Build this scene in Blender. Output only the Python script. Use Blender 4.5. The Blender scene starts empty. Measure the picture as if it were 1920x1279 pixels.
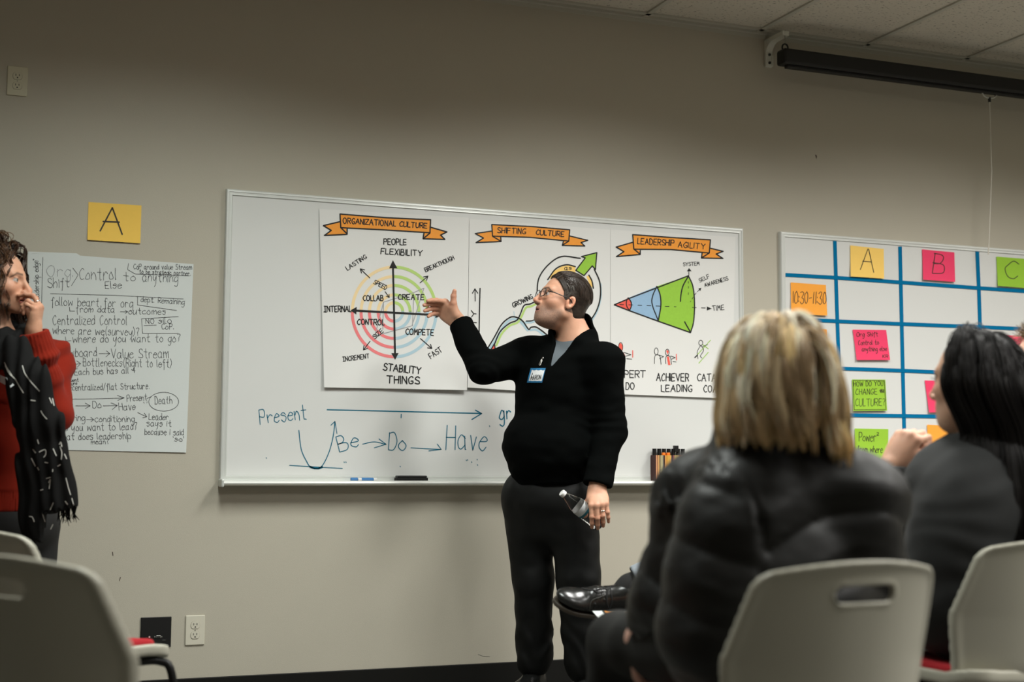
import bpy, bmesh, math, random
import numpy as np
from mathutils import Vector, Matrix

SC = bpy.context.scene
COL = SC.collection
rng = np.random.default_rng(7)
random.seed(7)

# ---------------------------------------------------------------- camera
F_PX, CX, CY = 2600.0, 960.0, 639.5
YAW, PITCH, ROLL = 0.37516639, 0.08864699, 0.00524682
CAM_H = 0.95
WALL_Y = 5.665
CEIL_Z = 3.04
fwd = np.array([math.sin(YAW)*math.cos(PITCH), math.cos(YAW)*math.cos(PITCH), math.sin(PITCH)])
rgt0 = np.array([math.cos(YAW), -math.sin(YAW), 0.0])
up0 = np.cross(rgt0, fwd)
rgt = math.cos(ROLL)*rgt0 + math.sin(ROLL)*up0
upv = -math.sin(ROLL)*rgt0 + math.cos(ROLL)*up0
CAM = np.array([0, 0, CAM_H])
cam_data = bpy.data.cameras.new('camera')
cam_data.sensor_width = 36.0
cam_data.lens = F_PX/1920.0*36.0
cam_data.clip_start = 0.05
cam_data.dof.use_dof = True
cam_data.dof.focus_distance = 5.75
cam_data.dof.aperture_fstop = 2.2
cam = bpy.data.objects.new('camera', cam_data)
cam.matrix_world = Matrix([[rgt[0], upv[0], -fwd[0], CAM[0]], [rgt[1], upv[1], -fwd[1], CAM[1]],
                           [rgt[2], upv[2], -fwd[2], CAM[2]], [0, 0, 0, 1]])
COL.objects.link(cam)
SC.camera = cam

# ---------------------------------------------------------------- exposure and lights
SC.view_settings.view_transform = 'Standard'
SC.view_settings.look = 'None'
SC.view_settings.gamma = 1.0
SC.view_settings.use_curve_mapping = False
SC.view_settings.exposure = -0.05
world = bpy.data.worlds.new('world')
world.use_nodes = True
world.node_tree.nodes['Background'].inputs[0].default_value = (0.5, 0.5, 0.5, 1)
world.node_tree.nodes['Background'].inputs[1].default_value = 0.0
SC.world = world
try:
    SC.cycles.use_denoising = True
    SC.cycles.max_bounces = 8
    SC.cycles.transparent_max_bounces = 12
except Exception:
    pass

GRID_X0, GRID = 2.88, 0.6096
LAMP_XS = [GRID_X0 + GRID*(k+0.5) for k in (-7, -4, -1, 2, 5)]
LAMP_YS = [WALL_Y-0.045-GRID*2-0.6096*1.0, WALL_Y-0.045-GRID*6-0.6096, WALL_Y-0.045-GRID*10-0.6096]
LAMP_POWER = [[1.0, 45.0, 60.0, 56.0, 48.0], [0.0, 2.0, 36.0, 84.0, 72.0], [0.0, 0.0, 6.0, 20.0, 20.0]]
LAMP_TINT = [(0.93, 1.0, 0.95), (0.945, 1.0, 0.955), (0.99, 0.99, 0.95), (1.0, 0.98, 0.94), (1.0, 0.975, 0.93)]
def lamp_light(x, y, power, tint):
    ld = bpy.data.lights.new('troffer_light', 'AREA')
    ld.shape = 'RECTANGLE'; ld.size = 0.54; ld.size_y = 1.14
    ld.energy = power
    ld.color = tint
    ld.spread = math.radians(146)
    o = bpy.data.objects.new('troffer_light', ld)
    o.location = (x, y, CEIL_Z-0.022)
    COL.objects.link(o)
    return o
LAMPS = [(x, y, lamp_light(x, y, LAMP_POWER[j][i], LAMP_TINT[i])) for j, y in enumerate(LAMP_YS) for i, x in enumerate(LAMP_XS)]

# ---------------------------------------------------------------- pixel <-> place
def ray(px, py):
    return fwd + rgt*((px-CX)/F_PX) + upv*(-(py-CY)/F_PX)
def P(px, py, z):
    """point seen at (px,py) at camera depth z"""
    return CAM + ray(px, py)*z
def W(px, py, off=0.0):
    """point on the plane `off` in front of the marker-board wall"""
    d = ray(px, py)
    return CAM + d*((WALL_Y-off)/d[1])
FH = np.array([math.sin(YAW), math.cos(YAW), 0.0])   # horizontal view direction
RH = np.array([math.cos(YAW), -math.sin(YAW), 0.0])
UZ = np.array([0, 0, 1.0])
def nrm(v):
    v = np.asarray(v, float); return v/np.linalg.norm(v)

# ---------------------------------------------------------------- materials
def lin(c):
    c = np.asarray(c, float)/255.0
    return tuple(np.where(c <= 0.04045, c/12.92, ((c+0.055)/1.055)**2.4))
MATS = {}
def mat(name, rgb, rough=0.6, metal=0.0, spec=0.5, noise=0.0, nscale=30.0, bump=0.0, bscale=200.0, sheen=0.0,
        attr=False, trans=0.0, ior=1.45, alpha=1.0, emit=None, bdist=0.01, coat=0.0, sss=0.0):
    if name in MATS:
        return MATS[name]
    m = bpy.data.materials.new(name); m.use_nodes = True
    nt = m.node_tree; b = nt.nodes['Principled BSDF']
    b.inputs['Base Color'].default_value = (*rgb, 1)
    b.inputs['Roughness'].default_value = rough
    b.inputs['Metallic'].default_value = metal
    b.inputs['Specular IOR Level'].default_value = spec
    b.inputs['IOR'].default_value = ior
    b.inputs['Transmission Weight'].default_value = trans
    b.inputs['Alpha'].default_value = alpha
    b.inputs['Sheen Weight'].default_value = sheen
    b.inputs['Coat Weight'].default_value = coat
    if sss:
        b.inputs['Subsurface Weight'].default_value = sss
        b.inputs['Subsurface Radius'].default_value = (0.01, 0.004, 0.002)
        b.inputs['Subsurface Scale'].default_value = 0.5
    if emit:
        b.inputs['Emission Color'].default_value = (*emit[:3], 1)
        b.inputs['Emission Strength'].default_value = emit[3]
    tc = nt.nodes.new('ShaderNodeTexCoord')
    src = None
    if attr:
        a = nt.nodes.new('ShaderNodeAttribute'); a.attribute_name = 'col'
        src = a.outputs['Color']
    if noise > 0:
        n = nt.nodes.new('ShaderNodeTexNoise'); n.inputs['Scale'].default_value = nscale
        n.inputs['Detail'].default_value = 4
        nt.links.new(tc.outputs['Object'], n.inputs['Vector'])
        mr = nt.nodes.new('ShaderNodeMapRange')
        mr.inputs['To Min'].default_value = 1-noise; mr.inputs['To Max'].default_value = 1+noise
        nt.links.new(n.outputs['Fac'], mr.inputs['Value'])
        mx = nt.nodes.new('ShaderNodeMix'); mx.data_type = 'RGBA'; mx.blend_type = 'MULTIPLY'
        mx.inputs['Factor'].default_value = 1.0
        if src: nt.links.new(src, mx.inputs['A'])
        else: mx.inputs['A'].default_value = (*rgb, 1)
        nt.links.new(mr.outputs['Result'], mx.inputs['B'])
        src = mx.outputs['Result']
    if src: nt.links.new(src, b.inputs['Base Color'])
    if bump > 0:
        n2 = nt.nodes.new('ShaderNodeTexNoise'); n2.inputs['Scale'].default_value = bscale
        n2.inputs['Detail'].default_value = 3
        nt.links.new(tc.outputs['Object'], n2.inputs['Vector'])
        bp = nt.nodes.new('ShaderNodeBump'); bp.inputs['Strength'].default_value = bump
        bp.inputs['Distance'].default_value = bdist
        nt.links.new(n2.outputs['Fac'], bp.inputs['Height'])
        nt.links.new(bp.outputs['Normal'], b.inputs['Normal'])
    MATS[name] = m
    return m

# ---------------------------------------------------------------- objects
BASE = {}
def tag(o, label=None, cat=None, group=None, kind=None):
    if label: o['label'] = label
    if cat: o['category'] = cat
    if group: o['group'] = group
    if kind: o['kind'] = kind
    return o
def thing(name, label, cat, loc=(0, 0, 0), group=None):
    o = bpy.data.objects.new(name, None)
    o.empty_display_size = 0.1
    o.location = loc
    COL.objects.link(o)
    BASE[o.name] = np.asarray(loc, float)
    return tag(o, label, cat, group)
def mk(name, V, F, m, parent=None, loc=None, smooth=False, cols=None):
    """mesh object from world-space verts; F an int array (n,3|4) or a list of index tuples"""
    V = np.asarray(V, float).reshape(-1, 3)
    if parent is not None: base = BASE[parent.name]
    elif loc is not None: base = np.asarray(loc, float)
    else: base = np.zeros(3)
    me = bpy.data.meshes.new(name)
    if isinstance(F, np.ndarray) and F.ndim == 2:
        k = F.shape[1]; n = len(F)
        me.vertices.add(len(V)); me.vertices.foreach_set('co', (V-base).astype(np.float32).ravel())
        me.loops.add(n*k); me.loops.foreach_set('vertex_index', F.astype(np.int32).ravel())
        me.polygons.add(n); me.polygons.foreach_set('loop_start', np.arange(0, n*k, k, dtype=np.int32))
        try: me.polygons.foreach_set('loop_total', np.full(n, k, dtype=np.int32))
        except Exception: pass
        me.update(calc_edges=True)
    else:
        me.from_pydata([tuple(v) for v in V-base], [], [tuple(int(i) for i in f) for f in F])
    me.validate()
    if smooth:
        me.polygons.foreach_set('use_smooth', np.ones(len(me.polygons), dtype=bool))
    if cols is not None:
        a = me.color_attributes.new('col', 'FLOAT_COLOR', 'POINT')
        c = np.ones((len(V), 4), np.float32); c[:, :3] = cols
        a.data.foreach_set('color', c.ravel())
    if m: me.materials.append(m)
    o = bpy.data.objects.new(name, me)
    COL.objects.link(o)
    if parent is not None: o.parent = parent
    else: o.location = base
    BASE[o.name] = base
    return o

class MB:
    """collects shapes into one mesh"""
    def __init__(s): s.v = []; s.f = []; s.n = 0
    def add(s, V, F):
        V = np.asarray(V, float).reshape(-1, 3)
        s.v.append(V); s.f += [tuple(int(i)+s.n for i in f) for f in F]; s.n += len(V)
        return s
    def box(s, c, size, R=None):
        h = np.asarray(size, float)/2
        q = np.array([[x, y, z] for x in (-1, 1) for y in (-1, 1) for z in (-1, 1)], float)*h
        if R is not None: q = q@np.asarray(R).T
        return s.add(q+np.asarray(c), [(0, 1, 3, 2), (4, 6, 7, 5), (0, 4, 5, 1), (2, 3, 7, 6), (0, 2, 6, 4), (1, 5, 7, 3)])
    def tube(s, pts, r, n=8, closed=False, cap=True):
        pts = np.asarray(pts, float); m = len(pts)
        rr = np.full(m, r, float) if np.isscalar(r) else np.asarray(r, float)
        T = np.zeros_like(pts)
        if closed: T = np.roll(pts, -1, 0)-np.roll(pts, 1, 0)
        else:
            T[1:-1] = pts[2:]-pts[:-2]; T[0] = pts[1]-pts[0]; T[-1] = pts[-1]-pts[-2]
        T /= np.linalg.norm(T, axis=1)[:, None]+1e-12
        a = np.array([0, 0, 1.0]) if abs(T[0][2]) < 0.9 else np.array([1.0, 0, 0])
        u = nrm(np.cross(T[0], a)); V = []
        for i in range(m):
            u = nrm(u-T[i]*(u@T[i])); w = np.cross(T[i], u)
            for k in range(n):
                th = 2*math.pi*k/n
                V.append(pts[i]+rr[i]*(math.cos(th)*u+math.sin(th)*w))
        Fc = []
        for i in range(m if closed else m-1):
            j = (i+1) % m
            for k in range(n):
                l = (k+1) % n
                Fc.append((i*n+k, i*n+l, j*n+l, j*n+k))
        if cap and not closed:
            Fc.append(tuple(range(n-1, -1, -1))); Fc.append(tuple((m-1)*n+k for k in range(n)))
        return s.add(V, Fc)
    def lathe(s, prof, o, axis, n=24):
        """profile [(r,h)] around axis at o"""
        ax = nrm(axis); a = np.array([0, 0, 1.0]) if abs(ax[2]) < 0.9 else np.array([1.0, 0, 0])
        u = nrm(np.cross(ax, a)); w = np.cross(ax, u); V = []; Fc = []
        for r, h in prof:
            for k in range(n):
                th = 2*math.pi*k/n
                V.append(np.asarray(o)+ax*h+r*(math.cos(th)*u+math.sin(th)*w))
        for i in range(len(prof)-1):
            for k in range(n):
                l = (k+1) % n
                Fc.append((i*n+k, i*n+l, (i+1)*n+l, (i+1)*n+k))
        if prof[0][0] > 1e-6: Fc.append(tuple(range(n-1, -1, -1)))
        if prof[-1][0] > 1e-6: Fc.append(tuple((len(prof)-1)*n+k for k in range(n)))
        return s.add(V, Fc)
    def prism(s, poly, ext):
        """polygon of world points extruded by vector ext"""
        A = np.asarray(poly, float); n = len(A)
        return s.add(np.vstack([A, A+np.asarray(ext)]),
                     [tuple(range(n-1, -1, -1)), tuple(range(n, 2*n))] +
                     [(i, (i+1) % n, (i+1) % n+n, i+n) for i in range(n)])
    def build(s, name, m, parent=None, loc=None, smooth=False, bevel=0.0, auto=False, segs=2):
        if parent is None and loc is None: loc = np.vstack(s.v).mean(0)
        o = mk(name, np.vstack(s.v), s.f, m, parent, loc, smooth)
        bm = bmesh.new(); bm.from_mesh(o.data)
        bmesh.ops.recalc_face_normals(bm, faces=bm.faces)
        bm.to_mesh(o.data); bm.free()
        if bevel > 0:
            b = o.modifiers.new('bevel', 'BEVEL'); b.width = bevel; b.segments = segs; b.limit_method = 'ANGLE'
            b.angle_limit = math.radians(40)
        return o
def struct(o): o['kind'] = 'structure'; return o

# ---------------------------------------------------------------- the room
M_WALL = mat('wall_paint', (0.50, 0.468, 0.385), 0.62, spec=0.3, noise=0.02, nscale=6, bump=0.25, bscale=420, bdist=0.002)
M_WHITE = mat('white_paint', (0.7, 0.69, 0.64), 0.5)
M_BLACKV = mat('black_vinyl', (0.006, 0.006, 0.005), 0.5, spec=0.3)
M_CARPET = mat('carpet', (0.10, 0.098, 0.088), 0.95, noise=0.35, nscale=350, bump=0.4, bscale=700, bdist=0.004)
M_GRIDBAR = mat('ceiling_grid_metal', (0.50, 0.49, 0.42), 0.45)
XL, XR, YB = -3.2, 8.3, -3.6
struct(MB().box(((XL+XR)/2, WALL_Y+0.06, CEIL_Z/2+0.05), (XR-XL+0.24, 0.12, CEIL_Z+0.3)).build('wall_back', M_WALL))
struct(MB().box((XL-0.06, (YB+WALL_Y)/2, CEIL_Z/2+0.05), (0.12, WALL_Y-YB, CEIL_Z+0.3)).build('wall_left', M_WALL))
struct(MB().box((XR+0.06, (YB+WALL_Y)/2, CEIL_Z/2+0.05), (0.12, WALL_Y-YB, CEIL_Z+0.3)).build('wall_right', M_WALL))
struct(MB().box(((XL+XR)/2, YB-0.06, CEIL_Z/2+0.05), (XR-XL+0.24, 0.12, CEIL_Z+0.3)).build('wall_front', M_WALL))
struct(MB().box(((XL+XR)/2, (YB+WALL_Y)/2, -0.05), (XR-XL, WALL_Y-YB, 0.1)).build('floor', M_CARPET))

def ceiling_material():
    m = bpy.data.materials.new('ceiling_tile'); m.use_nodes = True
    nt = m.node_tree; b = nt.nodes['Principled BSDF']
    b.inputs['Roughness'].default_value = 0.9
    b.inputs['Specular IOR Level'].default_value = 0.1
    tc = nt.nodes.new('ShaderNodeTexCoord')
    mp = nt.nodes.new('ShaderNodeMapping'); mp.inputs['Scale'].default_value = (38, 62, 38)
    nt.links.new(tc.outputs['Object'], mp.inputs['Vector'])
    n = nt.nodes.new('ShaderNodeTexNoise'); n.inputs['Scale'].default_value = 1.5; n.inputs['Detail'].default_value = 3
    nt.links.new(mp.outputs['Vector'], n.inputs['Vector'])
    r = nt.nodes.new('ShaderNodeValToRGB')
    r.color_ramp.elements[0].position = 0.33; r.color_ramp.elements[0].color = (0.30, 0.285, 0.24, 1)
    r.color_ramp.elements[1].position = 0.40; r.color_ramp.elements[1].color = (0.62, 0.585, 0.50, 1)
    nt.links.new(n.outputs['Fac'], r.inputs['Fac'])
    nt.links.new(r.outputs['Color'], b.inputs['Base Color'])
    bp = nt.nodes.new('ShaderNodeBump'); bp.inputs['Strength'].default_value = 0.5; bp.inputs['Distance'].default_value = 0.004
    nt.links.new(r.outputs['Color'], bp.inputs['Height']); nt.links.new(bp.outputs['Normal'], b.inputs['Normal'])
    return m
struct(MB().box(((XL+XR)/2, (YB+WALL_Y)/2, CEIL_Z+0.05), (XR-XL, WALL_Y-YB, 0.1)).build('ceiling', ceiling_material()))
# suspended grid: tees across and along, plus the wall angle
g = MB()
ks = range(int(math.ceil((XL-GRID_X0)/GRID)), int((XR-GRID_X0)/GRID)+1)
for k in ks:
    g.box((GRID_X0+GRID*k, (YB+WALL_Y)/2, CEIL_Z-0.004), (0.024, WALL_Y-YB, 0.008))
y = WALL_Y-0.055
while y > YB:
    g.box(((XL+XR)/2, y, CEIL_Z-0.0042), (XR-XL, 0.024, 0.0076)); y -= GRID*2
struct(g.build('trim_1', M_GRIDBAR))
struct(MB().box(((XL+XR)/2, WALL_Y-0.011, CEIL_Z-0.006), (XR-XL, 0.022, 0.012)).box(((XL+XR)/2, WALL_Y-0.0015, CEIL_Z-0.015), (XR-XL, 0.003, 0.03)).build('trim_2', M_GRIDBAR))
for nm, c, s in (('back', ((XL+XR)/2, WALL_Y-0.004, 0.05), (XR-XL, 0.008, 0.1)), ('left', (XL+0.004, (YB+WALL_Y)/2, 0.05), (0.008, WALL_Y-YB-0.02, 0.1)),
                 ('right', (XR-0.004, (YB+WALL_Y)/2, 0.05), (0.008, WALL_Y-YB-0.02, 0.1)), ('front', ((XL+XR)/2, YB+0.004, 0.05), (XR-XL-0.02, 0.008, 0.1))):
    struct(MB().box(c, s).build('baseboard_'+nm, M_BLACKV, bevel=0.003))
# recessed troffers
M_LENS = mat('lamp_lens', (0.9, 0.88, 0.8), 0.4, emit=(1.0, 0.93, 0.8, 1.2))
M_LFRAME = mat('lamp_frame', (0.6, 0.59, 0.55), 0.4)
for i, (x, y, lo) in enumerate(LAMPS):
    rowname = ['nearest the marker boards', 'over the seats', 'at the room end behind the seats'][i//5]
    t = thing('ceiling_light', 'recessed fluorescent ceiling light in the row '+rowname, 'ceiling light', (x, y, CEIL_Z-0.012), 'ceiling lights '+rowname)
    f = MB()
    for sx in (-1, 1): f.box((x+sx*0.285, y, CEIL_Z-0.013), (0.03, 1.2, 0.01))
    for sy in (-1, 1): f.box((x, y+sy*0.585, CEIL_Z-0.013), (0.54, 0.03, 0.01))
    f.build('frame', M_LFRAME, t)
    MB().box((x, y, CEIL_Z-0.011), (0.54, 1.14, 0.004)).build('diffuser', M_LENS, t)
    lo.location = (0, 0, -0.012); lo.parent = t

# ---------------------------------------------------------------- handwriting: single-stroke letters on a hex grid
GL = {}
for ln in '''A 04 3c 64|17 57
B 04 0c|~0c 3c 4a 38 08|~08 48 56 44 04
C ~5b 3c 1a 08 15 34 55
D 04 0c|~0c 3c 58 34 04
E 5c 0c 04 54|08 48
F 5c 0c 04|08 48
G ~5b 3c 1a 08 15 34 55 57|57 37
H 04 0c|54 5c|08 58
I 04 0c
^ 0c 4c|2c 24|04 44
J ~4c 46 34 14 06
K 04 0c|5c 08 54
L 0c 04 44
M 04 1c 37 5c 64
N 04 0c 54 5c
O ~3c 1b 08 15 34 55 68 5b 3c
P 04 0c|~0c 4c 5a 48 08
R 04 0c|~0c 4c 5a 48 08|28 54
S ~5b 3c 1b 19 38 57 55 34 05
T 0c 6c|3c 34
U ~0c 06 14 34 56 5c
V 0c 34 6c
W 0c 24 4a 64 8c
X 04 5c|0c 54
Y 0c 38 6c|38 34
Z 0c 5c 04 54
a ~48 29 07 05 24 46|49 44 54
b 0c 04|~07 29 47 45 24 05
c ~48 29 07 05 24 45
d ~47 29 07 05 24 46|4c 44
e ~07 47 48 29 07 05 24 45
f ~4b 3c 2b 25 21|09 39
g ~48 29 07 05 24 46|~49 42 20 01
h 0c 04|~07 29 47 44
i 09 04|0b 0a
j ~39 32 10|3b 3a
k 0c 04|49 06 44
l ~0c 05 14
m 09 04|~07 29 37 34|~37 59 67 64
n 09 04|~07 29 47 44
o ~29 07 05 24 45 47 29
p 09 00|~08 29 47 45 24 05
r 09 04|~07 29 48
s ~48 29 08 37 46 24 05
t ~2c 25 34 44|09 49
u ~09 05 14 35 49|49 44
v 09 24 49
w 09 14 38 54 69
x 09 44|49 04
y ~09 06 25 49|~49 32 10
z 09 49 04 44
0 ~2c 0a 06 24 46 4a 2c
1 14 1c
2 ~0b 2c 4b 38 04|04 44
3 ~0b 2c 4b 28|~28 47 45 24 05
4 34 3c 07 47
5 4c 0c 08|~08 38 46 24 05
: 08 09|05 06
- 08 38
. 04 05
, 15 03
( ~2d 08 23
) ~0d 28 03
/ 03 4d
? ~0b 2c 4b 28 26|24 25
" 0c 0a|2c 2a
' 0c 0a'''.split('\n'):
    ch, rest = ln[0], ln[2:]
    st = []
    for s in rest.split('|'):
        sm = s.startswith('~'); s = s.lstrip('~')
        st.append((sm, [(int(t[0], 16), int(t[1], 16)-4) for t in s.split()]))
    GL[ch] = st

def smooth_line(pts, n=5, closed=False):
    p = np.asarray(pts, float)
    if len(p) < 3: return p
    q = np.vstack([p[-2], p, p[1]]) if closed else np.vstack([2*p[0]-p[1], p, 2*p[-1]-p[-2]])
    out = []
    for i in range(1, len(q)-2):
        for k in range(n):
            t = k/n
            out.append(0.5*((2*q[i])+(-q[i-1]+q[i+1])*t+(2*q[i-1]-5*q[i]+4*q[i+1]-q[i+2])*t*t+(-q[i-1]+3*q[i]-3*q[i+1]+q[i+2])*t**3))
    out.append(q[-2])
    return np.array(out)

def text_strokes(s, x0, y0, x1, y1, h, jit=0.35, slant=0.0, mirror=False):
    """strokes (in photo coordinates) of a word whose baseline runs (x0,y0)-(x1,y1)"""
    cur = 0; raw = []
    for ch in s:
        if ch == ' ': cur += 5; continue
        g = GL[ch]; w = max(p[0] for _, q in g for p in q)
        for sm, q in g:
            q = [(cur+a+random.uniform(-jit, jit), b+random.uniform(-jit, jit)) for a, b in q]
            raw.append(smooth_line(q, 4) if sm else np.array(q, float))
        cur += w+1.9
    tot = max(cur-1.9, 1)
    b = np.array([x1-x0, y1-y0], float); L = np.hypot(*b); e = b/L; n = np.array([e[1], -e[0]])
    if mirror: n = -n
    out = []
    for q in raw:
        u = q[:, 0]/tot*L + slant*q[:, 1]/8*h; v = q[:, 1]/8*h
        out.append(np.array([x0, y0])+u[:, None]*e+v[:, None]*n)
    return out

class Ink:
    """flat pen strokes and filled areas laid on a surface: put maps (x,y,lift) to a world point"""
    def __init__(s, put, conv=None): s.put = put; s.conv = conv or (lambda a: a); s.m = MB(); s.ws = getattr(conv, 's', 1.0)
    def line(s, pts, w, sm=False, closed=False, lift=0.0, seg=None):
        p = np.asarray(pts, float)
        if sm: p = smooth_line(p, 6, closed)
        p = s.conv(p); w = w/s.ws; parts = [[p[0]]]
        for i in range(1, len(p)):           # a pen turns a sharp corner as two strokes
            parts[-1].append(p[i])
            if i < len(p)-1:
                a = p[i]-p[i-1]; b = p[i+1]-p[i]
                if a@b < 0.45*np.hypot(*a)*np.hypot(*b): parts.append([p[i]])
        for q_ in parts: s._run(np.array(q_), w, lift, seg)
        return s
    def _run(s, p, w, lift, seg):
        q = [p[0]]
        for a, b in zip(p[:-1], p[1:]):
            d = np.hypot(*(b-a)); k = max(1, int(d/(seg or 14)))
            for i in range(1, k+1): q.append(a+(b-a)*i/k)
        q = np.array(q); keep = [0]
        for i in range(1, len(q)):
            if np.hypot(*(q[i]-q[keep[-1]])) > 0.15: keep.append(i)
        q = q[keep]
        if len(q) < 2: q = np.array([q[0], q[0]+[0.4, 0.3]])
        T = np.gradient(q, axis=0); T /= np.hypot(T[:, 0], T[:, 1])[:, None]+1e-9
        N = np.stack([-T[:, 1], T[:, 0]], 1); hw = w/2
        A = q+N*hw; B = q-N*hw
        c0 = q[0]-T[0]*hw*0.85; c1 = q[-1]+T[-1]*hw*0.85
        A = np.vstack([c0+N[0]*hw*0.45, A, c1+N[-1]*hw*0.45]); B = np.vstack([c0-N[0]*hw*0.45, B, c1-N[-1]*hw*0.45])
        n = len(A)
        V = [s.put(x, y, lift) for x, y in A]+[s.put(x, y, lift) for x, y in B]
        s.m.add(V, [(i, i+1, n+i+1, n+i) for i in range(n-1)])
        return s
    def text(s, t, x0, y0, x1, y1, h, w, jit=0.35, slant=0.0, lift=0.0, mirror=False):
        for q in text_strokes(t, x0, y0, x1, y1, h, jit, slant, mirror): s.line(q, w, lift=lift)
        return s
    def fill(s, pts, lift=0.0, sm=False):
        p = np.asarray(pts, float)
        if sm: p = smooth_line(p, 5, True)[:-1]
        p = s.conv(p)
        s.m.add([s.put(x, y, lift) for x, y in p], [tuple(range(len(p)))])
        return s
    def arrow(s, x0, y0, x1, y1, w, hs=0.0, lift=0.0):
        s.line([(x0, y0), (x1, y1)], w, lift=lift)
        d = np.array([x1-x0, y1-y0], float); L = np.hypot(*d); d /= L; hs = hs or L*0.3
        n = np.array([-d[1], d[0]]); e = np.array([x1, y1])
        s.line([e-d*hs+n*hs*0.6, e, e-d*hs-n*hs*0.6], w, lift=lift)
        return s
    def ell(s, cx, cy, rx, ry, w, a0=0, a1=360, lift=0.0, n=40):
        t = np.radians(np.linspace(a0, a1, n))
        return s.line(np.stack([cx+rx*np.cos(t), cy-ry*np.sin(t)], 1), w, lift=lift)
    def build(s, name, m, parent):
        return mk(name, np.vstack(s.m.v), s.m.f, m, parent)
def conv(ox, oy, s):
    f = lambda a: np.asarray(a, float)/s+np.array([ox, oy])
    f.s = s
    return f
M_INK = mat('black_marker', (0.006, 0.006, 0.006), 0.6)
M_PEN = mat('grey_pen', (0.065, 0.067, 0.072), 0.7)
M_FAINT = mat('faint_pencil', (0.36, 0.37, 0.38), 0.7)
M_BLUEINK = mat('blue_marker', (0.012, 0.15, 0.24), 0.6, spec=0.2)
M_PAPER = mat('chart_paper', (0.77, 0.77, 0.745), 0.7, noise=0.015, nscale=9)
M_PAPER2 = mat('flip_paper', (0.66, 0.70, 0.68), 0.7, noise=0.015, nscale=9)
M_ALU = mat('board_frame_metal', (0.66, 0.68, 0.65), 0.38, metal=0.25)
M_ALUB = mat('tray_metal', (0.82, 0.83, 0.79), 0.3, metal=0.25)
M_BOARD = mat('board_enamel', (0.71, 0.72, 0.70), 0.3, spec=0.5, coat=0.15)
M_GREYP = mat('dark_frame_edge', (0.10, 0.10, 0.09), 0.5)

# ---------------------------------------------------------------- the marker boards
def board(name, label, x0, x1, z0, z1, tray=True):
    t = thing(name, label, 'whiteboard', ((x0+x1)/2, WALL_Y-0.001, z0))
    xc, zc = (x0+x1)/2, (z0+z1)/2
    MB().box((xc, WALL_Y-0.009, zc), (x1-x0-0.03, 0.017, z1-z0-0.03)).build('writing_surface', M_BOARD, t)
    f = MB(); fw = 0.027
    prof = [(0, 0.0), (0, 0.018), (0.004, 0.023), (0.011, 0.0235), (0.0125, 0.0215), (0.019, 0.0215), (0.0235, 0.022), (fw, 0.0185)]
    ring = []
    for d, o in prof:
        ring.append([(x0+d, WALL_Y-o, z0+d), (x1-d, WALL_Y-o, z0+d), (x1-d, WALL_Y-o, z1-d), (x0+d, WALL_Y-o, z1-d)])
    V = np.array(ring).reshape(-1, 3); Fc = []
    for i in range(len(prof)-1):
        for k in range(4): Fc.append((i*4+k, i*4+(k+1) % 4, (i+1)*4+(k+1) % 4, (i+1)*4+k))
    f.add(V, Fc).build('frame', M_ALU, t)
    if tray:
        b = MB()
        pr = [(0.021, 0.012), (0.021, 0.0), (0.058, -0.003), (0.070, -0.001), (0.0715, 0.003), (0.0755, 0.0025), (0.0795, -0.0015), (0.0812, -0.0065), (0.0795, -0.0115), (0.072, -0.016), (0.04, -0.019), (0.0, -0.019), (0, 0.012)]
        n = len(pr)
        A = [(x0+0.006, WALL_Y-o, z0+h+0.004) for o, h in pr]; B = [(x1-0.006, WALL_Y-o, z0+h+0.004) for o, h in pr]
        b.add(A+B, [tuple(range(n)), tuple(range(2*n-1, n-1, -1))]+[(i, (i+1) % n, (i+1) % n+n, i+n) for i in range(n)])
        tr = b.build('tray', M_ALUB, t)
        for x in (x0+0.003, x1-0.003):
            c = MB().box((x, WALL_Y-0.042, z0-0.003), (0.012, 0.084, 0.032)).build('tray_end_cap', M_ALU, tr, bevel=0.005)
    return t
BZ0, BZ1 = 0.872, 2.069
b1 = board('whiteboard', 'white marker board in the middle of the wall with three hand-drawn charts taped on it', 0.962, 3.398, BZ0, BZ1)
b2 = board('whiteboard', 'white marker board divided by blue tape into a schedule grid', 3.602, 6.04, BZ0, BZ1)
OFFB = 0.0178
put_b = lambda x, y, l=0.0: W(x, y, OFFB+l)
# blue marker writing on the first board
c5 = conv(400, 740, 3.4286)
k = Ink(lambda x, y, l=0.0: W(x, y, OFFB+0.0006+l), c5)
k.text('Present', 302, 190, 600, 158, 92, 5, 0.3)
k.line([(732, 97), (1200, 108), (1725, 121)], 7); k.line([(1685, 100), (1725, 122), (1662, 160)], 7)
k.line([(1208, 126), (1207, 150)], 6)
k.text('gr', 1842, 160, 1915, 158, 90, 7)
k.line([(550, 230), (565, 350), (600, 430), (630, 468), (690, 468), (740, 380), (770, 270), (782, 175)], 6, True)
k.line([(756, 197), (782, 172), (795, 250)], 5)
k.line([(490, 455), (640, 464), (830, 475)], 5); k.line([(622, 464), (650, 474), (680, 474), (700, 466)], 13)
k.text('Be', 815, 365, 938, 332, 100, 5.5)
k.line([(960, 318), (1035, 304), (1110, 320)], 5, True); k.line([(1065, 285), (1110, 319), (1035, 342)], 5)
k.text('Do', 1128, 355, 1232, 360, 108, 5.5)
k.line([(1270, 342), (1370, 348), (1465, 352)], 5); k.line([(1440, 318), (1465, 352), (1385, 362)], 5)
k.text('Have', 1497, 352, 1755, 362, 150, 5.5)
for a, b in ((840, 432), (852, 432), (1201, 460), (1625, 420), (1634, 418), (1660, 432), (1695, 415), (1698, 450), (1775, 200), (340, 405)):
    k.line([(a, b), (a+2, b+5)], 5)
k.build('marker_writing', M_BLUEINK, b1)
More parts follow.
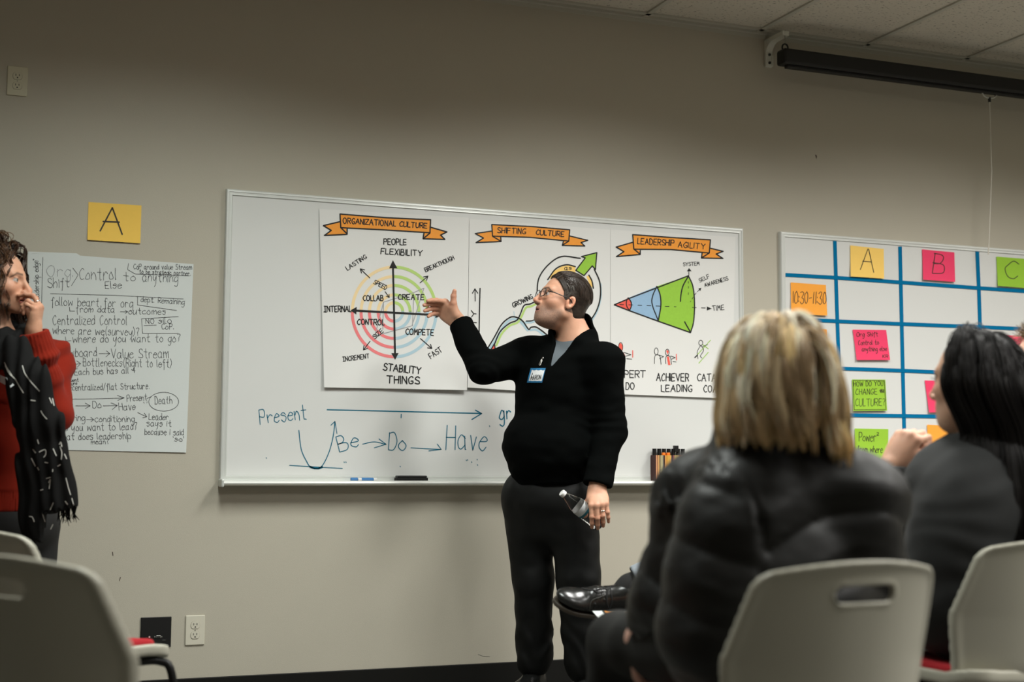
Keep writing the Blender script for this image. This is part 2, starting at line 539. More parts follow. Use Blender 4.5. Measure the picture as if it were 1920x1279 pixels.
# tape grid on the second board
M_TAPE = mat('blue_tape', (0.001, 0.155, 0.335), 0.85, spec=0.08)
c6 = conv(1430, 420, 2.665)
TAPE_N = [0]
def tape(pts):
    TAPE_N[0] += 1; up = 0.00025*TAPE_N[0]
    k = Ink(lambda x, y, l=0.0: W(x, y, OFFB+0.0012+l), c6)
    p = c6(np.array(pts, float)); 
    T = nrm(p[-1]-p[0]); N = np.array([-T[1], T[0]])*3.4
    m = MB(); A = [p[0]+N] + [q+N for q in p[1:]]; B = [q-N for q in p]
    n = len(p)
    V = [W(a[0], a[1], OFFB+0.0004) for a in A]+[W(a[0], a[1], OFFB+0.0004) for a in B]
    V2 = [np.array(v)-[0, 0.0007+up, 0] for v in V]
    Fc = [(n+i+n*2-n, 0, 0) for i in ()]
    Fc += [(i, i+1, n+i+1, n+i) for i in range(n-1)]
    m.add(V2, Fc); m.add(V, [f[::-1] for f in Fc])
    m.build('tape_strip', M_TAPE, b2)
bot = W(1500, 905, OFFB)[2]
tape([(360, 78), (370, 400), (382, 740), (394, 1110), (399, 1265)])
tape([(686, 113), (694, 480), (700, 735), (707, 1030), (711, 1280)])
tape([(1071, 128), (1080, 330), (1087, 545), (1094, 800), (1102, 1290)])
tape([(1500, 165), (1506, 600), (1512, 1290)])
tape([(93, 253), (360, 268), (690, 292), (1075, 320), (1420, 344)])
tape([(96, 473), (370, 486), (700, 500), (1085, 515), (1420, 530)])
tape([(98, 708), (385, 722), (700, 733), (1090, 750), (1420, 764)])
tape([(100, 946), (390, 955), (700, 959), (1095, 966), (1420, 974)])

# ---------------------------------------------------------------- paper sheets
def sheet(name, label, cat, corners, off0, bulge, m, group=None, cv=None, nx=14, ny=16, thick=0.0004, curl=0.0):
    """paper quad with corners TL,TR,BR,BL (photo coordinates) hanging off0 in front of the wall; bulge(u,v) lifts it"""
    q = np.array(corners, float)
    if cv: q = cv(q)
    inv = None
    def off(x, y):
        # u,v by bilinear inverse (near enough: affine of the quad)
        a = q[1]-q[0]; b = q[3]-q[0]
        Mx = np.array([[a[0], b[0]], [a[1], b[1]]])
        u, v = np.linalg.solve(Mx, np.array([x, y])-q[0])
        return off0+bulge(min(max(u, 0), 1), min(max(v, 0), 1))
    V = []
    for j in range(ny+1):
        for i in range(nx+1):
            u, v = i/nx, j/ny
            p = (1-u)*(1-v)*q[0]+u*(1-v)*q[1]+u*v*q[2]+(1-u)*v*q[3]
            V.append(W(p[0], p[1], off(p[0], p[1])))
    V = np.array(V); n = (nx+1)*(ny+1)
    V2 = V+np.array([0, thick, 0])
    Fq = [(j*(nx+1)+i, j*(nx+1)+i+1, (j+1)*(nx+1)+i+1, (j+1)*(nx+1)+i) for j in range(ny) for i in range(nx)]
    Fc = Fq+[tuple(a+n for a in f[::-1]) for f in Fq]
    V3 = np.vstack([V, V2])
    bd = [i for i in range(nx+1)]+[(j+1)*(nx+1)+nx for j in range(ny)]+[ny*(nx+1)+i for i in range(nx-1, -1, -1)]+[j*(nx+1) for j in range(ny-1, 0, -1)]
    for a, b in zip(bd, bd[1:]+bd[:1]): Fc.append((b+2*n, a+2*n, a+3*n, b+3*n))
    o = mk(name, np.vstack([V3, V3]), Fc, m, None, V.mean(0), smooth=True)
    tag(o, label, cat, group)
    put = lambda x, y, l=0.0: W(x, y, off(x, y)+0.0006+l)
    return o, put

M_ORANGE = mat('banner_orange', lin((246, 158, 52)), 0.6, noise=0.08, nscale=60)
M_RED = mat('marker_red', lin((240, 95, 80)), 0.6, noise=0.06, nscale=80)
M_PINKINK = mat('marker_pink', lin((240, 128, 130)), 0.6, noise=0.05, nscale=80)
M_CREAM = mat('marker_cream', lin((244, 218, 168)), 0.6)
M_GREEN = mat('marker_green', lin((150, 200, 62)), 0.6, noise=0.08, nscale=70)
M_LGREEN = mat('marker_light_green', lin((184, 214, 122)), 0.6)
M_BLUE = mat('marker_light_blue', lin((150, 185, 215)), 0.6, noise=0.06, nscale=70)
M_LBLUE = mat('marker_pale_blue', lin((176, 205, 217)), 0.6)
M_YEL = mat('marker_yellow', lin((250, 208, 120)), 0.6)

# chart one
c2 = conv(590, 380, 3.3667)
def bul1(u, v): return 0.004+0.030*max(0, v-0.35)**2*(0.5+abs(u-0.35)*1.1)+0.0015*math.sin(3*u+5*v)
ch1, put1 = sheet('wall_chart', 'taped paper chart headed ORGANIZATIONAL CULTURE with coloured rings', 'chart', [(30, 40), (975, 95), (962, 1184), (60, 1166)], OFFB+0.001, bul1, M_PAPER, 'hand-drawn charts taped to the board', c2)
def layer(put, cv, lift):
    return Ink(lambda x, y, l=0.0: put(x, y, lift+l), cv)
for col, mm, a0, a1 in (('cream', M_CREAM, 90, 180), ('green', M_LGREEN, 0, 90), ('red', M_PINKINK, 180, 270), ('blue', M_LBLUE, 270, 360)):
    k = layer(put1, c2, 0.0)
    for r in (262, 207, 155, 100, 54): k.ell(502, 690, r*1.01, r*1.08, 19, a0, a1, n=24)
    k.build('ring_drawing', mm, ch1)
k = layer(put1, c2, 0.0001)
k.fill([(160, 72), (450, 95), (732, 108), (728, 190), (440, 172), (165, 158)])
k.fill([(55, 145), (160, 120), (165, 158), (205, 167), (205, 200), (62, 207), (105, 175)])
k.fill([(728, 154), (835, 185), (795, 205), (822, 232), (685, 228), (690, 190)])
k.build('banner', M_ORANGE, ch1)
k = layer(put1, c2, 0.0003)
for s in ([(435, 628), (620, 570), (690, 540), (614, 778), (378, 842)], [(435, 628), (430, 800)], [(625, 590), (618, 778)], [(435, 628), (380, 842)]): k.line(s, 5)
k.build('pencil_lines', M_FAINT, ch1)
k = layer(put1, c2, 0.0005)
for s in ([(160, 72), (450, 95), (732, 108), (728, 190), (440, 172), (165, 158), (160, 72)],
          [(160, 120), (55, 145), (105, 175), (62, 207), (205, 200), (205, 167)], [(165, 158), (205, 197)],
          [(728, 154), (835, 185), (795, 205), (822, 232), (685, 228), (690, 190)], [(685, 228), (728, 192)]): k.line(s, 8.5)
for a in (('ORGANIZATIONAL', 178, 130, 512, 150, 34), ('CULTURE', 537, 150, 708, 162, 32), ('PEOPLE', 436, 264, 578, 267, 36), ('FLEXIBILITY', 418, 324, 678, 337, 36),
          ('COLLAB', 306, 620, 432, 619, 34), ('CREATE', 527, 611, 690, 613, 32), ('^NTERNAL', 60, 690, 232, 688, 36), ('CONTROL', 270, 769, 440, 773, 34), ('COMPETE', 575, 832, 750, 838, 36)):
    k.text(*a, 6)
for a in (('LASTING', 208, 428, 330, 350, 26), ('BREAKTHOUGH', 702, 438, 882, 358, 26), ('SPEED', 370, 510, 448, 550, 26), ('SIZE', 380, 862, 436, 815, 26), ('^NCREMENT', 180, 1002, 345, 982, 28), ('FAST', 735, 986, 808, 938, 34)):
    k.text(*a, 4.6)
k.text('STABILITY', 432, 1056, 668, 1082, 42, 7); k.text('THINGS', 456, 1140, 660, 1146, 46, 7)
k.line([(494, 385), (508, 975)], 12); k.fill([(494, 363), (522, 415), (470, 415)]); k.fill([(508, 992), (484, 950), (530, 950)])
k.line([(250, 681), (790, 711)], 13); k.fill([(226, 680), (266, 658), (263, 706)]); k.fill([(812, 713), (765, 690), (762, 728)])
for a in ((348, 475, 288, 418), (665, 507, 715, 464), (350, 875, 308, 930), (668, 858, 740, 921)): k.arrow(*a, 5.5, 24)
k.arrow(445, 562, 471, 599, 5, 18)
k.build('lettering', M_INK, ch1)

# chart two
c3 = conv(870, 400, 3.5533)
def bul2(u, v): return 0.003+0.022*max(0, v-0.4)**2*(0.4+0.9*(1-u))+0.0015*math.sin(4*u+2*v)
ch2, put2 = sheet('wall_chart', 'taped paper chart headed SHIFTING CULTURE behind the standing man', 'chart', [(36, 38), (985, 110), (985, 1225), (24, 1160)], OFFB+0.0008, bul2, M_PAPER, 'hand-drawn charts taped to the board', c3)
k = layer(put2, c3, 0.0001)
k.fill([(185, 75), (450, 88), (705, 110), (698, 185), (440, 160), (190, 152)])
k.fill([(75, 135), (186, 118), (190, 152), (245, 160), (247, 188), (80, 195), (130, 165)])
k.fill([(700, 150), (825, 180), (780, 195), (805, 218), (655, 214), (664, 182)])
k.build('banner', M_ORANGE, ch2)
k = layer(put2, c3, 0.0); k.line([(160, 918), (212, 842), (262, 755), (305, 712), (345, 706), (382, 728), (424, 780)], 15, True)
k.line([(440, 778), (480, 776), (515, 798), (545, 822)], 14, True); k.line([(405, 728), (450, 728), (482, 715)], 12); k.line([(332, 655), (338, 700)], 5)
k.build('blue_shading', M_LBLUE, ch2)
k = layer(put2, c3, 0.0); k.line([(912, 470), (912, 565), (885, 660), (828, 752)], 8, True)
k.build('blue_shading', M_LBLUE, ch2)
k = layer(put2, c3, 0.00015); k.line([(216, 880), (252, 802), (306, 748), (356, 728), (382, 690), (412, 630), (445, 620), (478, 605)], 14, True)
k.build('green_shading', M_LGREEN, ch2)
k = layer(put2, c3, 0.0001); k.fill([(563, 432), (600, 385), (650, 355), (700, 345), (742, 357), (742, 430), (600, 440)]); k.fill([(815, 420), (838, 412), (858, 460), (862, 500), (840, 480)])
k.build('yellow_disc', M_YEL, ch2)
k = layer(put2, c3, 0.0002); k.fill([(885, 262), (783, 288), (808, 297), (745, 380), (800, 415), (855, 350), (876, 375)])
k.build('green_arrow', M_GREEN, ch2)
k = layer(put2, c3, 0.0002); k.fill([(165, 935), (203, 870), (215, 970), (178, 960)])
k.build('red_peak', M_RED, ch2)
k = layer(put2, c3, 0.0005)
for s in ([(185, 75), (450, 88), (705, 110), (698, 185), (440, 160), (190, 152), (185, 75)], [(186, 118), (75, 135), (130, 165), (80, 195), (247, 188), (245, 160)], [(192, 154), (245, 186)],
          [(700, 150), (825, 180), (780, 195), (805, 218), (655, 214), (664, 182)], [(656, 212), (698, 186)],
          [(885, 262), (783, 288), (808, 297), (745, 380), (800, 415), (855, 350), (876, 375), (885, 262)], [(165, 935), (203, 868), (216, 970)], [(107, 500), (103, 660), (100, 845)]): k.line(s, 8)
k.line([(150, 912), (200, 830), (250, 742), (300, 697), (340, 690), (388, 715), (430, 772), (446, 760), (480, 758), (520, 783), (550, 808)], 9, True)
k.line([(205, 868), (240, 790), (300, 735), (350, 714), (372, 680), (400, 615), (440, 604), (475, 588)], 9, True)
k.line([(415, 718), (450, 716), (482, 704)], 7, True)
k.line([(775, 300), (650, 288), (560, 345), (500, 430), (488, 520), (492, 570)], 9, True); k.line([(868, 372), (905, 460), (908, 560), (880, 655), (822, 740)], 9, True)
k.line([(742, 355), (680, 343), (612, 370), (558, 442)], 9, True); k.line([(832, 412), (852, 450), (862, 500)], 9, True)
k.text('SHIFTING', 222, 130, 410, 138, 36, 6); k.text('CULTURE', 480, 142, 666, 156, 34, 6)
k.text('GROWING', 330, 627, 460, 566, 30, 5.5); k.text('as', 670, 376, 714, 378, 28, 4.5)
k.text('ITY', 84, 765, 80, 645, 32, 6); k.arrow(75, 585, 73, 503, 6, 30)
k.build('lettering', M_INK, ch2)

# chart three
c4 = conv(1130, 420, 3.7607)
def bul3(u, v): return 0.003+0.018*max(0, v-0.4)**2+0.001*math.sin(5*u+3*v)
ch3, put3 = sheet('wall_chart', 'taped paper chart headed LEADERSHIP AGILITY with a coloured cone', 'chart', [(56, 40), (936, 92), (915, 1232), (58, 1198)], OFFB+0.001, bul3, M_PAPER, 'hand-drawn charts taped to the board', c4)
k = layer(put3, c4, 0.0001)
k.fill([(212, 75), (480, 95), (760, 112), (752, 205), (480, 180), (220, 178)])
k.fill([(95, 163), (216, 128), (222, 178), (265, 188), (265, 215), (97, 230), (150, 195)])
k.fill([(755, 170), (850, 193), (800, 212), (848, 243), (697, 240), (702, 200)])
k.build('banner', M_ORANGE, ch3)
k = layer(put3, c4, 0.0001); k.fill([(85, 570), (182, 520), (200, 552), (200, 590), (188, 610)])
k.build('red_tip', M_RED, ch3)
for pts in ([(132, 935), (146, 905), (158, 925), (152, 990), (138, 985)], [(452, 935), (468, 935), (478, 995), (462, 995)], [(112, 850), (127, 838), (142, 860), (138, 892), (120, 892)], [(448, 895), (456, 887), (466, 900), (458, 922)]):
    layer(put3, c4, 0.0001).fill(pts).build('red_figure_shading', M_RED, ch3)
k = layer(put3, c4, 0.0001); k.fill([(184, 520), (383, 440), (405, 500), (410, 560), (402, 640), (392, 680), (190, 610), (202, 570)])
k.build('blue_section', M_BLUE, ch3)
k = layer(put3, c4, 0.0001); k.fill([(386, 438), (605, 365), (634, 440), (648, 560), (640, 690), (620, 766), (394, 682), (404, 640), (411, 560), (405, 500)])
k.line([(678, 982), (745, 905)], 5); k.line([(650, 942), (760, 820)], 5); k.line([(705, 850), (745, 880)], 5)
k.build('green_section', M_GREEN, ch3)
k = layer(put3, c4, 0.0005)
for s in ([(212, 75), (480, 95), (760, 112), (752, 205), (480, 180), (220, 178), (212, 75)], [(216, 128), (95, 163), (150, 195), (97, 230), (265, 215), (265, 188)], [(222, 178), (263, 213)],
          [(755, 170), (850, 193), (800, 212), (848, 243), (697, 240), (702, 200)], [(699, 238), (750, 206)], [(82, 570), (200, 520), (605, 365)], [(82, 570), (190, 612), (390, 685), (620, 766)]): k.line(s, 9)
k.line([(180, 520), (168, 545), (170, 580), (190, 610)], 7, True); k.line([(180, 520), (200, 550), (202, 580), (190, 610)], 8, True)
k.line([(382, 440), (352, 510), (350, 570), (392, 682)], 8, True); k.line([(382, 440), (405, 500), (410, 580), (392, 682)], 9, True)
k.line([(605, 367), (562, 450), (549, 560), (570, 670), (620, 765)], 9, True); k.line([(605, 367), (636, 440), (648, 560), (641, 690), (620, 765)], 9, True)
for i in range(10):
    a, b = 120+i*64, 568+i*2.6
    if a < 720: k.line([(a, b), (a+28, b+1)], 5)
k.fill([(735, 582), (770, 597), (735, 610)])
for b in (405, 440, 485, 530, 565): k.line([(605, b), (604, b+14)], 4)
k.line([(608, 362), (608, 335)], 5); k.fill([(594, 334), (609, 311), (627, 333)])
for a, b in ((612, 558), (630, 530), (650, 500)): k.line([(a, b), (a+9, b-14)], 4)
k.line([(668, 478), (690, 455)], 4); k.fill([(676, 455), (697, 450), (688, 473)])
k.text('LEADERSHIP', 245, 140, 502, 154, 40, 6); k.text('AGILITY', 530, 163, 722, 178, 38, 6)
k.text('SYSTEM', 568, 297, 682, 290, 24, 4); k.text('SELF', 686, 412, 756, 378, 26, 4); k.text('AWARENESS', 722, 445, 886, 395, 26, 4); k.text('TIME', 775, 611, 856, 605, 34, 4.5)
k.text('EXPERT', 78, 1082, 300, 1084, 50, 6); k.text('DO', 165, 1166, 224, 1166, 46, 6)
k.text('ACHIEVER', 380, 1106, 606, 1108, 52, 6.5); k.text('LEADING', 415, 1182, 630, 1182, 46, 6.5)
k.text('CATALYST', 668, 1106, 930, 1112, 50, 6); k.text('COACHING', 712, 1184, 940, 1190, 46, 6)
k.ell(127, 868, 15, 32, 4); k.line([(130, 900), (122, 940), (135, 990)], 4); k.line([(138, 905), (155, 930), (150, 985)], 4); k.line([(150, 905), (200, 922), (150, 935)], 4); k.line([(170, 950), (205, 953)], 4)
k.ell(378, 898, 13, 24, 4); k.line([(365, 985), (368, 935), (385, 922), (405, 935), (412, 990)], 4, True); k.line([(400, 925), (430, 935), (402, 950)], 4)
k.ell(456, 905, 13, 22, 4); k.line([(446, 985), (446, 940), (460, 928), (478, 940), (486, 990)], 4, True); k.line([(480, 930), (512, 943), (482, 955)], 4); k.line([(495, 970), (518, 973)], 4)
k.ell(692, 838, 14, 18, 4); k.line([(690, 858), (668, 900), (672, 950)], 4, True); k.line([(695, 858), (712, 890), (690, 930), (700, 945)], 4, True); k.line([(705, 865), (740, 850)], 4); k.line([(650, 942), (668, 925)], 8)
k.build('lettering', M_INK, ch3)
for pts in ([(212, 892), (212, 940)], [(520, 918), (521, 960)]):
    layer(put3, c4, 0.0006).line(pts, 6).build('red_mark', M_RED, ch3)

# the flip chart sheet on the wall at left
c1 = conv(0, 350, 2.326)
def bulF(u, v): return 0.002+0.012*max(0, v-0.5)**2*(0.3+0.7*u)+0.0012*math.sin(3*u+4*v)
fc, putf = sheet('flip_chart_sheet', 'large handwritten flip chart sheet taped to the wall beside the curly-haired person', 'flip chart sheet', [(122, 284), (844, 338), (812, 1160), (95, 1145)], 0.0005, bulF, M_PAPER2, None, c1)
MB().prism([W(*c1([(124, 283)])[0], 0.003), W(*c1([(335, 291)])[0], 0.003), W(*c1([(352, 303)])[0], 0.003), W(*c1([(124, 290)])[0], 0.003)], (0, 0.0006, 0)).build('torn_edge', M_PAPER2, fc)
k = layer(putf, c1, 0.0002)
w = 2.1
for a in (('"leadership edge"', 172, 505, 166, 315, 22), ('Shift', 208, 440, 302, 438, 40), ('Control', 345, 406, 506, 406, 52), ('to', 540, 411, 592, 411, 36), ('anything', 622, 413, 775, 416, 40),
          ('Else', 458, 446, 530, 443, 32), ('CoP around value Stream', 583, 360, 836, 362, 22), ('to be strategic partner.', 608, 379, 830, 388, 19), ('follow heart for org', 222, 517, 578, 526, 36),
          ('dept. Remaining', 615, 502, 803, 514, 24), ('from data', 332, 547, 500, 549, 28), ('outcomes', 562, 556, 722, 558, 28), ('Centralized Control', 230, 602, 553, 602, 40),
          ('NO', 635, 598, 672, 598, 22), ('silo', 692, 597, 746, 595, 26), ('CoP.', 705, 622, 756, 622, 24), ('where are we(survey)?', 230, 642, 606, 650, 34), ('where do you want to go?', 318, 680, 786, 676, 34),
          ('followboard', 228, 744, 422, 740, 38), ('Value Stream', 485, 748, 735, 746, 40), ('Bottlenecks(Right to left)', 362, 782, 748, 788, 34), ('Each bus has all 4', 325, 822, 590, 813, 28),
          ('culture', 262, 836, 320, 800, 18), ('influent', 285, 853, 342, 849, 14), ('culture', 283, 869, 336, 864, 14), ('?decentralized/flat Structure.', 275, 890, 650, 882, 27),
          ('Present', 555, 937, 640, 932, 28), ('Death', 676, 948, 750, 946, 32), ('Be', 284, 966, 318, 964, 30), ('Do', 405, 966, 441, 965, 30), ('Have', 520, 976, 590, 973, 32), ('"', 630, 960, 645, 958, 20),
          ('Leader', 650, 1016, 735, 1018, 28), ('says it', 640, 1044, 746, 1046, 26), ('because I said', 632, 1082, 800, 1084, 27), ("'so'", 755, 1110, 800, 1112, 22),
          ('Ignoring', 258, 1023, 370, 1020, 28), ('conditioning', 415, 1026, 586, 1026, 28), ('Do you want to lead?', 262, 1066, 598, 1060, 32), ('What does leadership', 248, 1106, 570, 1100, 30), ('mean?', 398, 1124, 475, 1121, 22)):
    k.text(*a, w, 0.45)
for s in ([(187, 308), (184, 420), (180, 555)], [(318, 355), (341, 385), (312, 432)], [(560, 335), (557, 362), (590, 381), (826, 389)], [(220, 467), (500, 474), (800, 490)], [(600, 478), (600, 516), (770, 540)],
          [(303, 525), (305, 543), (326, 543)], [(525, 546), (556, 546)], [(546, 539), (557, 546), (546, 553)], [(778, 567), (618, 576), (622, 640), (776, 640)], [(628, 606), (682, 604)],
          [(285, 655), (288, 674), (310, 672)], [(432, 728), (478, 728)], [(464, 716), (479, 728), (462, 742)], [(303, 760), (310, 778), (350, 772)], [(335, 760), (352, 772), (336, 788)],
          [(290, 927), (400, 926), (540, 922)], [(512, 911), (542, 921), (514, 932)], [(330, 956), (392, 956)], [(372, 944), (394, 956), (372, 968)], [(450, 956), (510, 955)], [(484, 943), (512, 954), (490, 972)],
          [(600, 985), (638, 1003)], [(630, 988), (640, 1004), (622, 1008)], [(378, 1016), (408, 1016)], [(396, 1006), (409, 1016), (396, 1026)], [(235, 772), (262, 768), (275, 785)], [(268, 838), (312, 796)], [(640, 925), (660, 915)]): k.line(s, w)
k.ell(714, 938, 65, 41, w)
k.build('handwriting', M_PEN, fc)
k = layer(putf, c1, 0.0002); k.text('Org.', 205, 392, 318, 392, 50, 2.4); k.build('faint_handwriting', M_FAINT, fc)

# sticky notes
def note_mat(n, c): return mat('note_'+n, lin(c), 0.75, noise=0.03, nscale=40)
NM = {'yellow': note_mat('yellow', (250, 208, 108)), 'amber': note_mat('amber', (249, 205, 92)), 'orange': note_mat('orange', (252, 168, 60)), 'pink': note_mat('pink', (240, 62, 105)), 'green': note_mat('green', (150, 196, 52))}
M_NOTEINK = mat('note_ink', (0.03, 0.022, 0.012), 0.6)
def note(label, corners, col, strokes, cv, lift=0.03, base=OFFB, w=3.4, group='sticky notes on the schedule grid', ink=None):
    if base > 0.01: base = base+0.0022
    def bl(u, v): return 0.0012+lift*max(0, v-0.25)**2.2*0.5
    o, put = sheet('sticky_note', label, 'sticky note', corners, base+0.0008, bl, NM[col], group, cv, 6, 8, 0.0002)
    if strokes:
        k = layer(put, cv, 0.0001)
        for s in strokes:
            if isinstance(s[0], str): k.text(*s, w)
            else: k.line(s, w)
        k.build('lettering', ink or M_NOTEINK, o)
    return o
note('yellow sticky note marked with a black letter A on the schedule grid', [(438, 107), (605, 125), (607, 273), (440, 262)], 'yellow', [[(488, 228), (526, 125), (530, 127), (555, 242)], [(500, 186), (543, 190)]], c6, w=4)
note('pink sticky note marked with a black letter B', [(797, 127), (958, 142), (962, 290), (802, 278)], 'pink', [('B', 848, 244, 906, 250, 96)], c6, w=4)
note('green sticky note marked with a black letter C', [(1168, 163), (1330, 176), (1336, 322), (1175, 309)], 'green', [('C', 1212, 270, 1278, 274, 88)], c6, w=4)
note('orange sticky note reading 10:30-11:30', [(140, 292), (316, 305), (323, 458), (143, 450)], 'orange', [('10:30-11:30', 148, 396, 316, 402, 60)], c6, w=3.2)
note('orange sticky note ending in 1:30 beside the blond hair', [(150, 515), (320, 527), (325, 686), (152, 678)], 'orange', [('12:30-1:30', 160, 622, 318, 628, 55)], c6, w=3.2)
note('lowest orange sticky note in the time column, mostly behind the blond hair', [(160, 755), (335, 765), (345, 905), (162, 895)], 'orange', None, c6)
note('pink sticky note reading Org Shift Control to anything else', [(450, 528), (617, 530), (637, 680), (470, 680)], 'pink', [('Org Shift', 470, 562, 575, 560, 20), ('Control to', 478, 605, 580, 602, 22), ('anything else', 496, 636, 620, 634, 22), ('KR', 600, 668, 626, 668, 14)], c6, w=2.4)
note('green sticky note reading HOW DO YOU CHANGE CULTURE?', [(447, 777), (613, 778), (622, 933), (453, 935)], 'green', [('HOW DO YOU', 455, 812, 602, 808, 24), ('CHANGE', 465, 853, 572, 851, 28), ('CULTURE?', 464, 910, 612, 908, 36), [(452, 782), (608, 783), (616, 927), (458, 929), (452, 782)], [(585, 832), (592, 826), (606, 828), (606, 842), (590, 843), (585, 832)], ('the', 589, 838, 603, 838, 8)], c6, w=2.6)
note('green sticky note reading Power from where beside the raised fist', [(460, 1022), (628, 1025), (627, 1178), (460, 1175)], 'green', [('Power', 482, 1086, 566, 1086, 44), ('from where', 474, 1142, 598, 1144, 34), ('2', 570, 1056, 580, 1056, 14)], c6, w=2.8)
note('pink sticky note half hidden by the dark-haired face', [(810, 782), (972, 785), (988, 940), (832, 942)], 'pink', None, c6)
note('pink sticky note next to the head at the right edge', [(1175, 555), (1340, 562), (1345, 700), (1180, 694)], 'pink', [('org', 1236, 590, 1290, 588, 22)], c6, w=2.4)
note('orange sticky note below the chin of the dark-haired person', [(822, 1003), (985, 1010), (986, 1152), (825, 1142)], 'orange', None, c6)
note('large amber sticky note marked A on the bare wall above the flip chart sheet', [(386, 67), (617, 82), (612, 247), (381, 232)], 'amber', [[(437, 193), (490, 92)], [(490, 92), (533, 208)], [(450, 152), (520, 155)]], c1, 0.02, 0.0, 6.5, None)

# ---------------------------------------------------------------- things on the tray
TZ = BZ0+0.004
def tray_pt(px, d): return W(px, 908, d)[0]
x0, x1 = tray_pt(742, 0.05), tray_pt(800, 0.05)
M_FELT = mat('eraser_felt', (0.015, 0.015, 0.014), 0.95, noise=0.5, nscale=300)
t = thing('whiteboard_eraser', 'black felt board eraser lying on the marker tray', 'eraser', ((x0+x1)/2, WALL_Y-0.048, TZ))
MB().box(((x0+x1)/2, WALL_Y-0.048, TZ+0.008), (x1-x0, 0.046, 0.016)).build('felt_pad', M_FELT, t, bevel=0.003)
MB().box(((x0+x1)/2, WALL_Y-0.048, TZ+0.020), (x1-x0-0.006, 0.04, 0.009)).build('back_block', mat('eraser_back', (0.02, 0.02, 0.02), 0.5), t, bevel=0.004)
x0, x1 = tray_pt(657, 0.055), tray_pt(708, 0.055)
yy = WALL_Y-0.060; zz = TZ+0.0065
t = thing('marker', 'blue and white dry-erase marker lying on the tray', 'marker', ((x0+x1)/2, yy, TZ))
MB().tube([(x0+0.03, yy, zz), (x1-0.006, yy, zz)], 0.0085, 12).build('barrel', mat('marker_white', (0.7, 0.7, 0.68), 0.35), t, smooth=False)
MB().tube([(x0, yy, zz), (x0+0.028, yy, zz)], 0.0092, 12).build('cap', mat('marker_blue', (0.03, 0.17, 0.42), 0.35), t)
MB().tube([(x0+0.045, yy, zz), (x1-0.02, yy, zz)], 0.0088, 12).build('barrel_band', MATS['marker_blue'], t)
# box of markers
c7 = conv(1190, 820, 10.657)
bx0 = W(*c7([(395, 960)])[0], 0.06)[0]; bx1 = W(*c7([(1055, 960)])[0], 0.06)[0]
yc = WALL_Y-0.0465; dp = 0.044; bh = 0.118
t = thing('marker_box', 'striped yellow box of markers standing on the tray', 'marker box', ((bx0+bx1)/2, yc, TZ))
stripe = [(395, 412, (70, 30, 25)), (412, 436, (225, 165, 120)), (436, 452, (120, 60, 25)), (452, 480, (220, 170, 110)), (480, 497, (45, 30, 20)), (497, 545, (175, 165, 125)), (545, 560, (120, 120, 110)), (560, 590, (60, 30, 20)), (590, 612, (225, 165, 95)),
          (612, 640, (205, 145, 45)), (640, 700, (215, 165, 70)), (700, 715, (225, 165, 110)), (715, 745, (35, 25, 30)), (745, 778, (140, 80, 85)), (778, 860, (190, 165, 95)), (860, 878, (225, 150, 90)), (878, 908, (165, 30, 20)), (908, 965, (215, 160, 95)), (965, 1003, (220, 155, 45)), (1003, 1030, (25, 25, 18)), (1030, 1055, (120, 125, 60))]
WIDE = bx1-bx0
MB().box(((bx0+bx1)/2, yc+0.0004, TZ+bh/2), (WIDE-0.001, dp-0.001, bh)).build('box_body', mat('box_card', lin((205, 160, 95)), 0.6), t)
for i, (a, b, cc) in enumerate(stripe):
    xa, xb = bx0+(a-395)/660*WIDE, bx0+(b-395)/660*WIDE
    MB().box(((xa+xb)/2, yc-0.0001, TZ+bh/2), (xb-xa-0.0002, dp+0.001, bh+0.0008)).build('stripe', mat('stripe_%d_%d_%d' % cc, lin(cc), 0.6), t)
M_CAPB = mat('marker_cap_black', (0.008, 0.008, 0.008), 0.4)
for i in range(7):
    xa = bx0+0.012+i*(WIDE-0.024)/6
    MB().tube([(xa, yc+0.008, TZ+bh-0.02), (xa, yc+0.008, TZ+bh+0.03)], 0.0098, 10).build('marker_cap', M_CAPB, t)
xa = bx0+(852-395)/660*WIDE
MB().box((xa, yc+0.0, TZ+bh+0.03), (0.02, 0.02, 0.03)).build('marker_cap', M_CAPB, t, bevel=0.002)
for a in (577, 668):
    xa = bx0+(a-395)/660*WIDE
    MB().box((xa, yc-0.014, TZ+bh+0.003), (0.016, 0.012, 0.018)).build('marker_end', mat('marker_orange', lin((240, 125, 30)), 0.5), t, bevel=0.002)

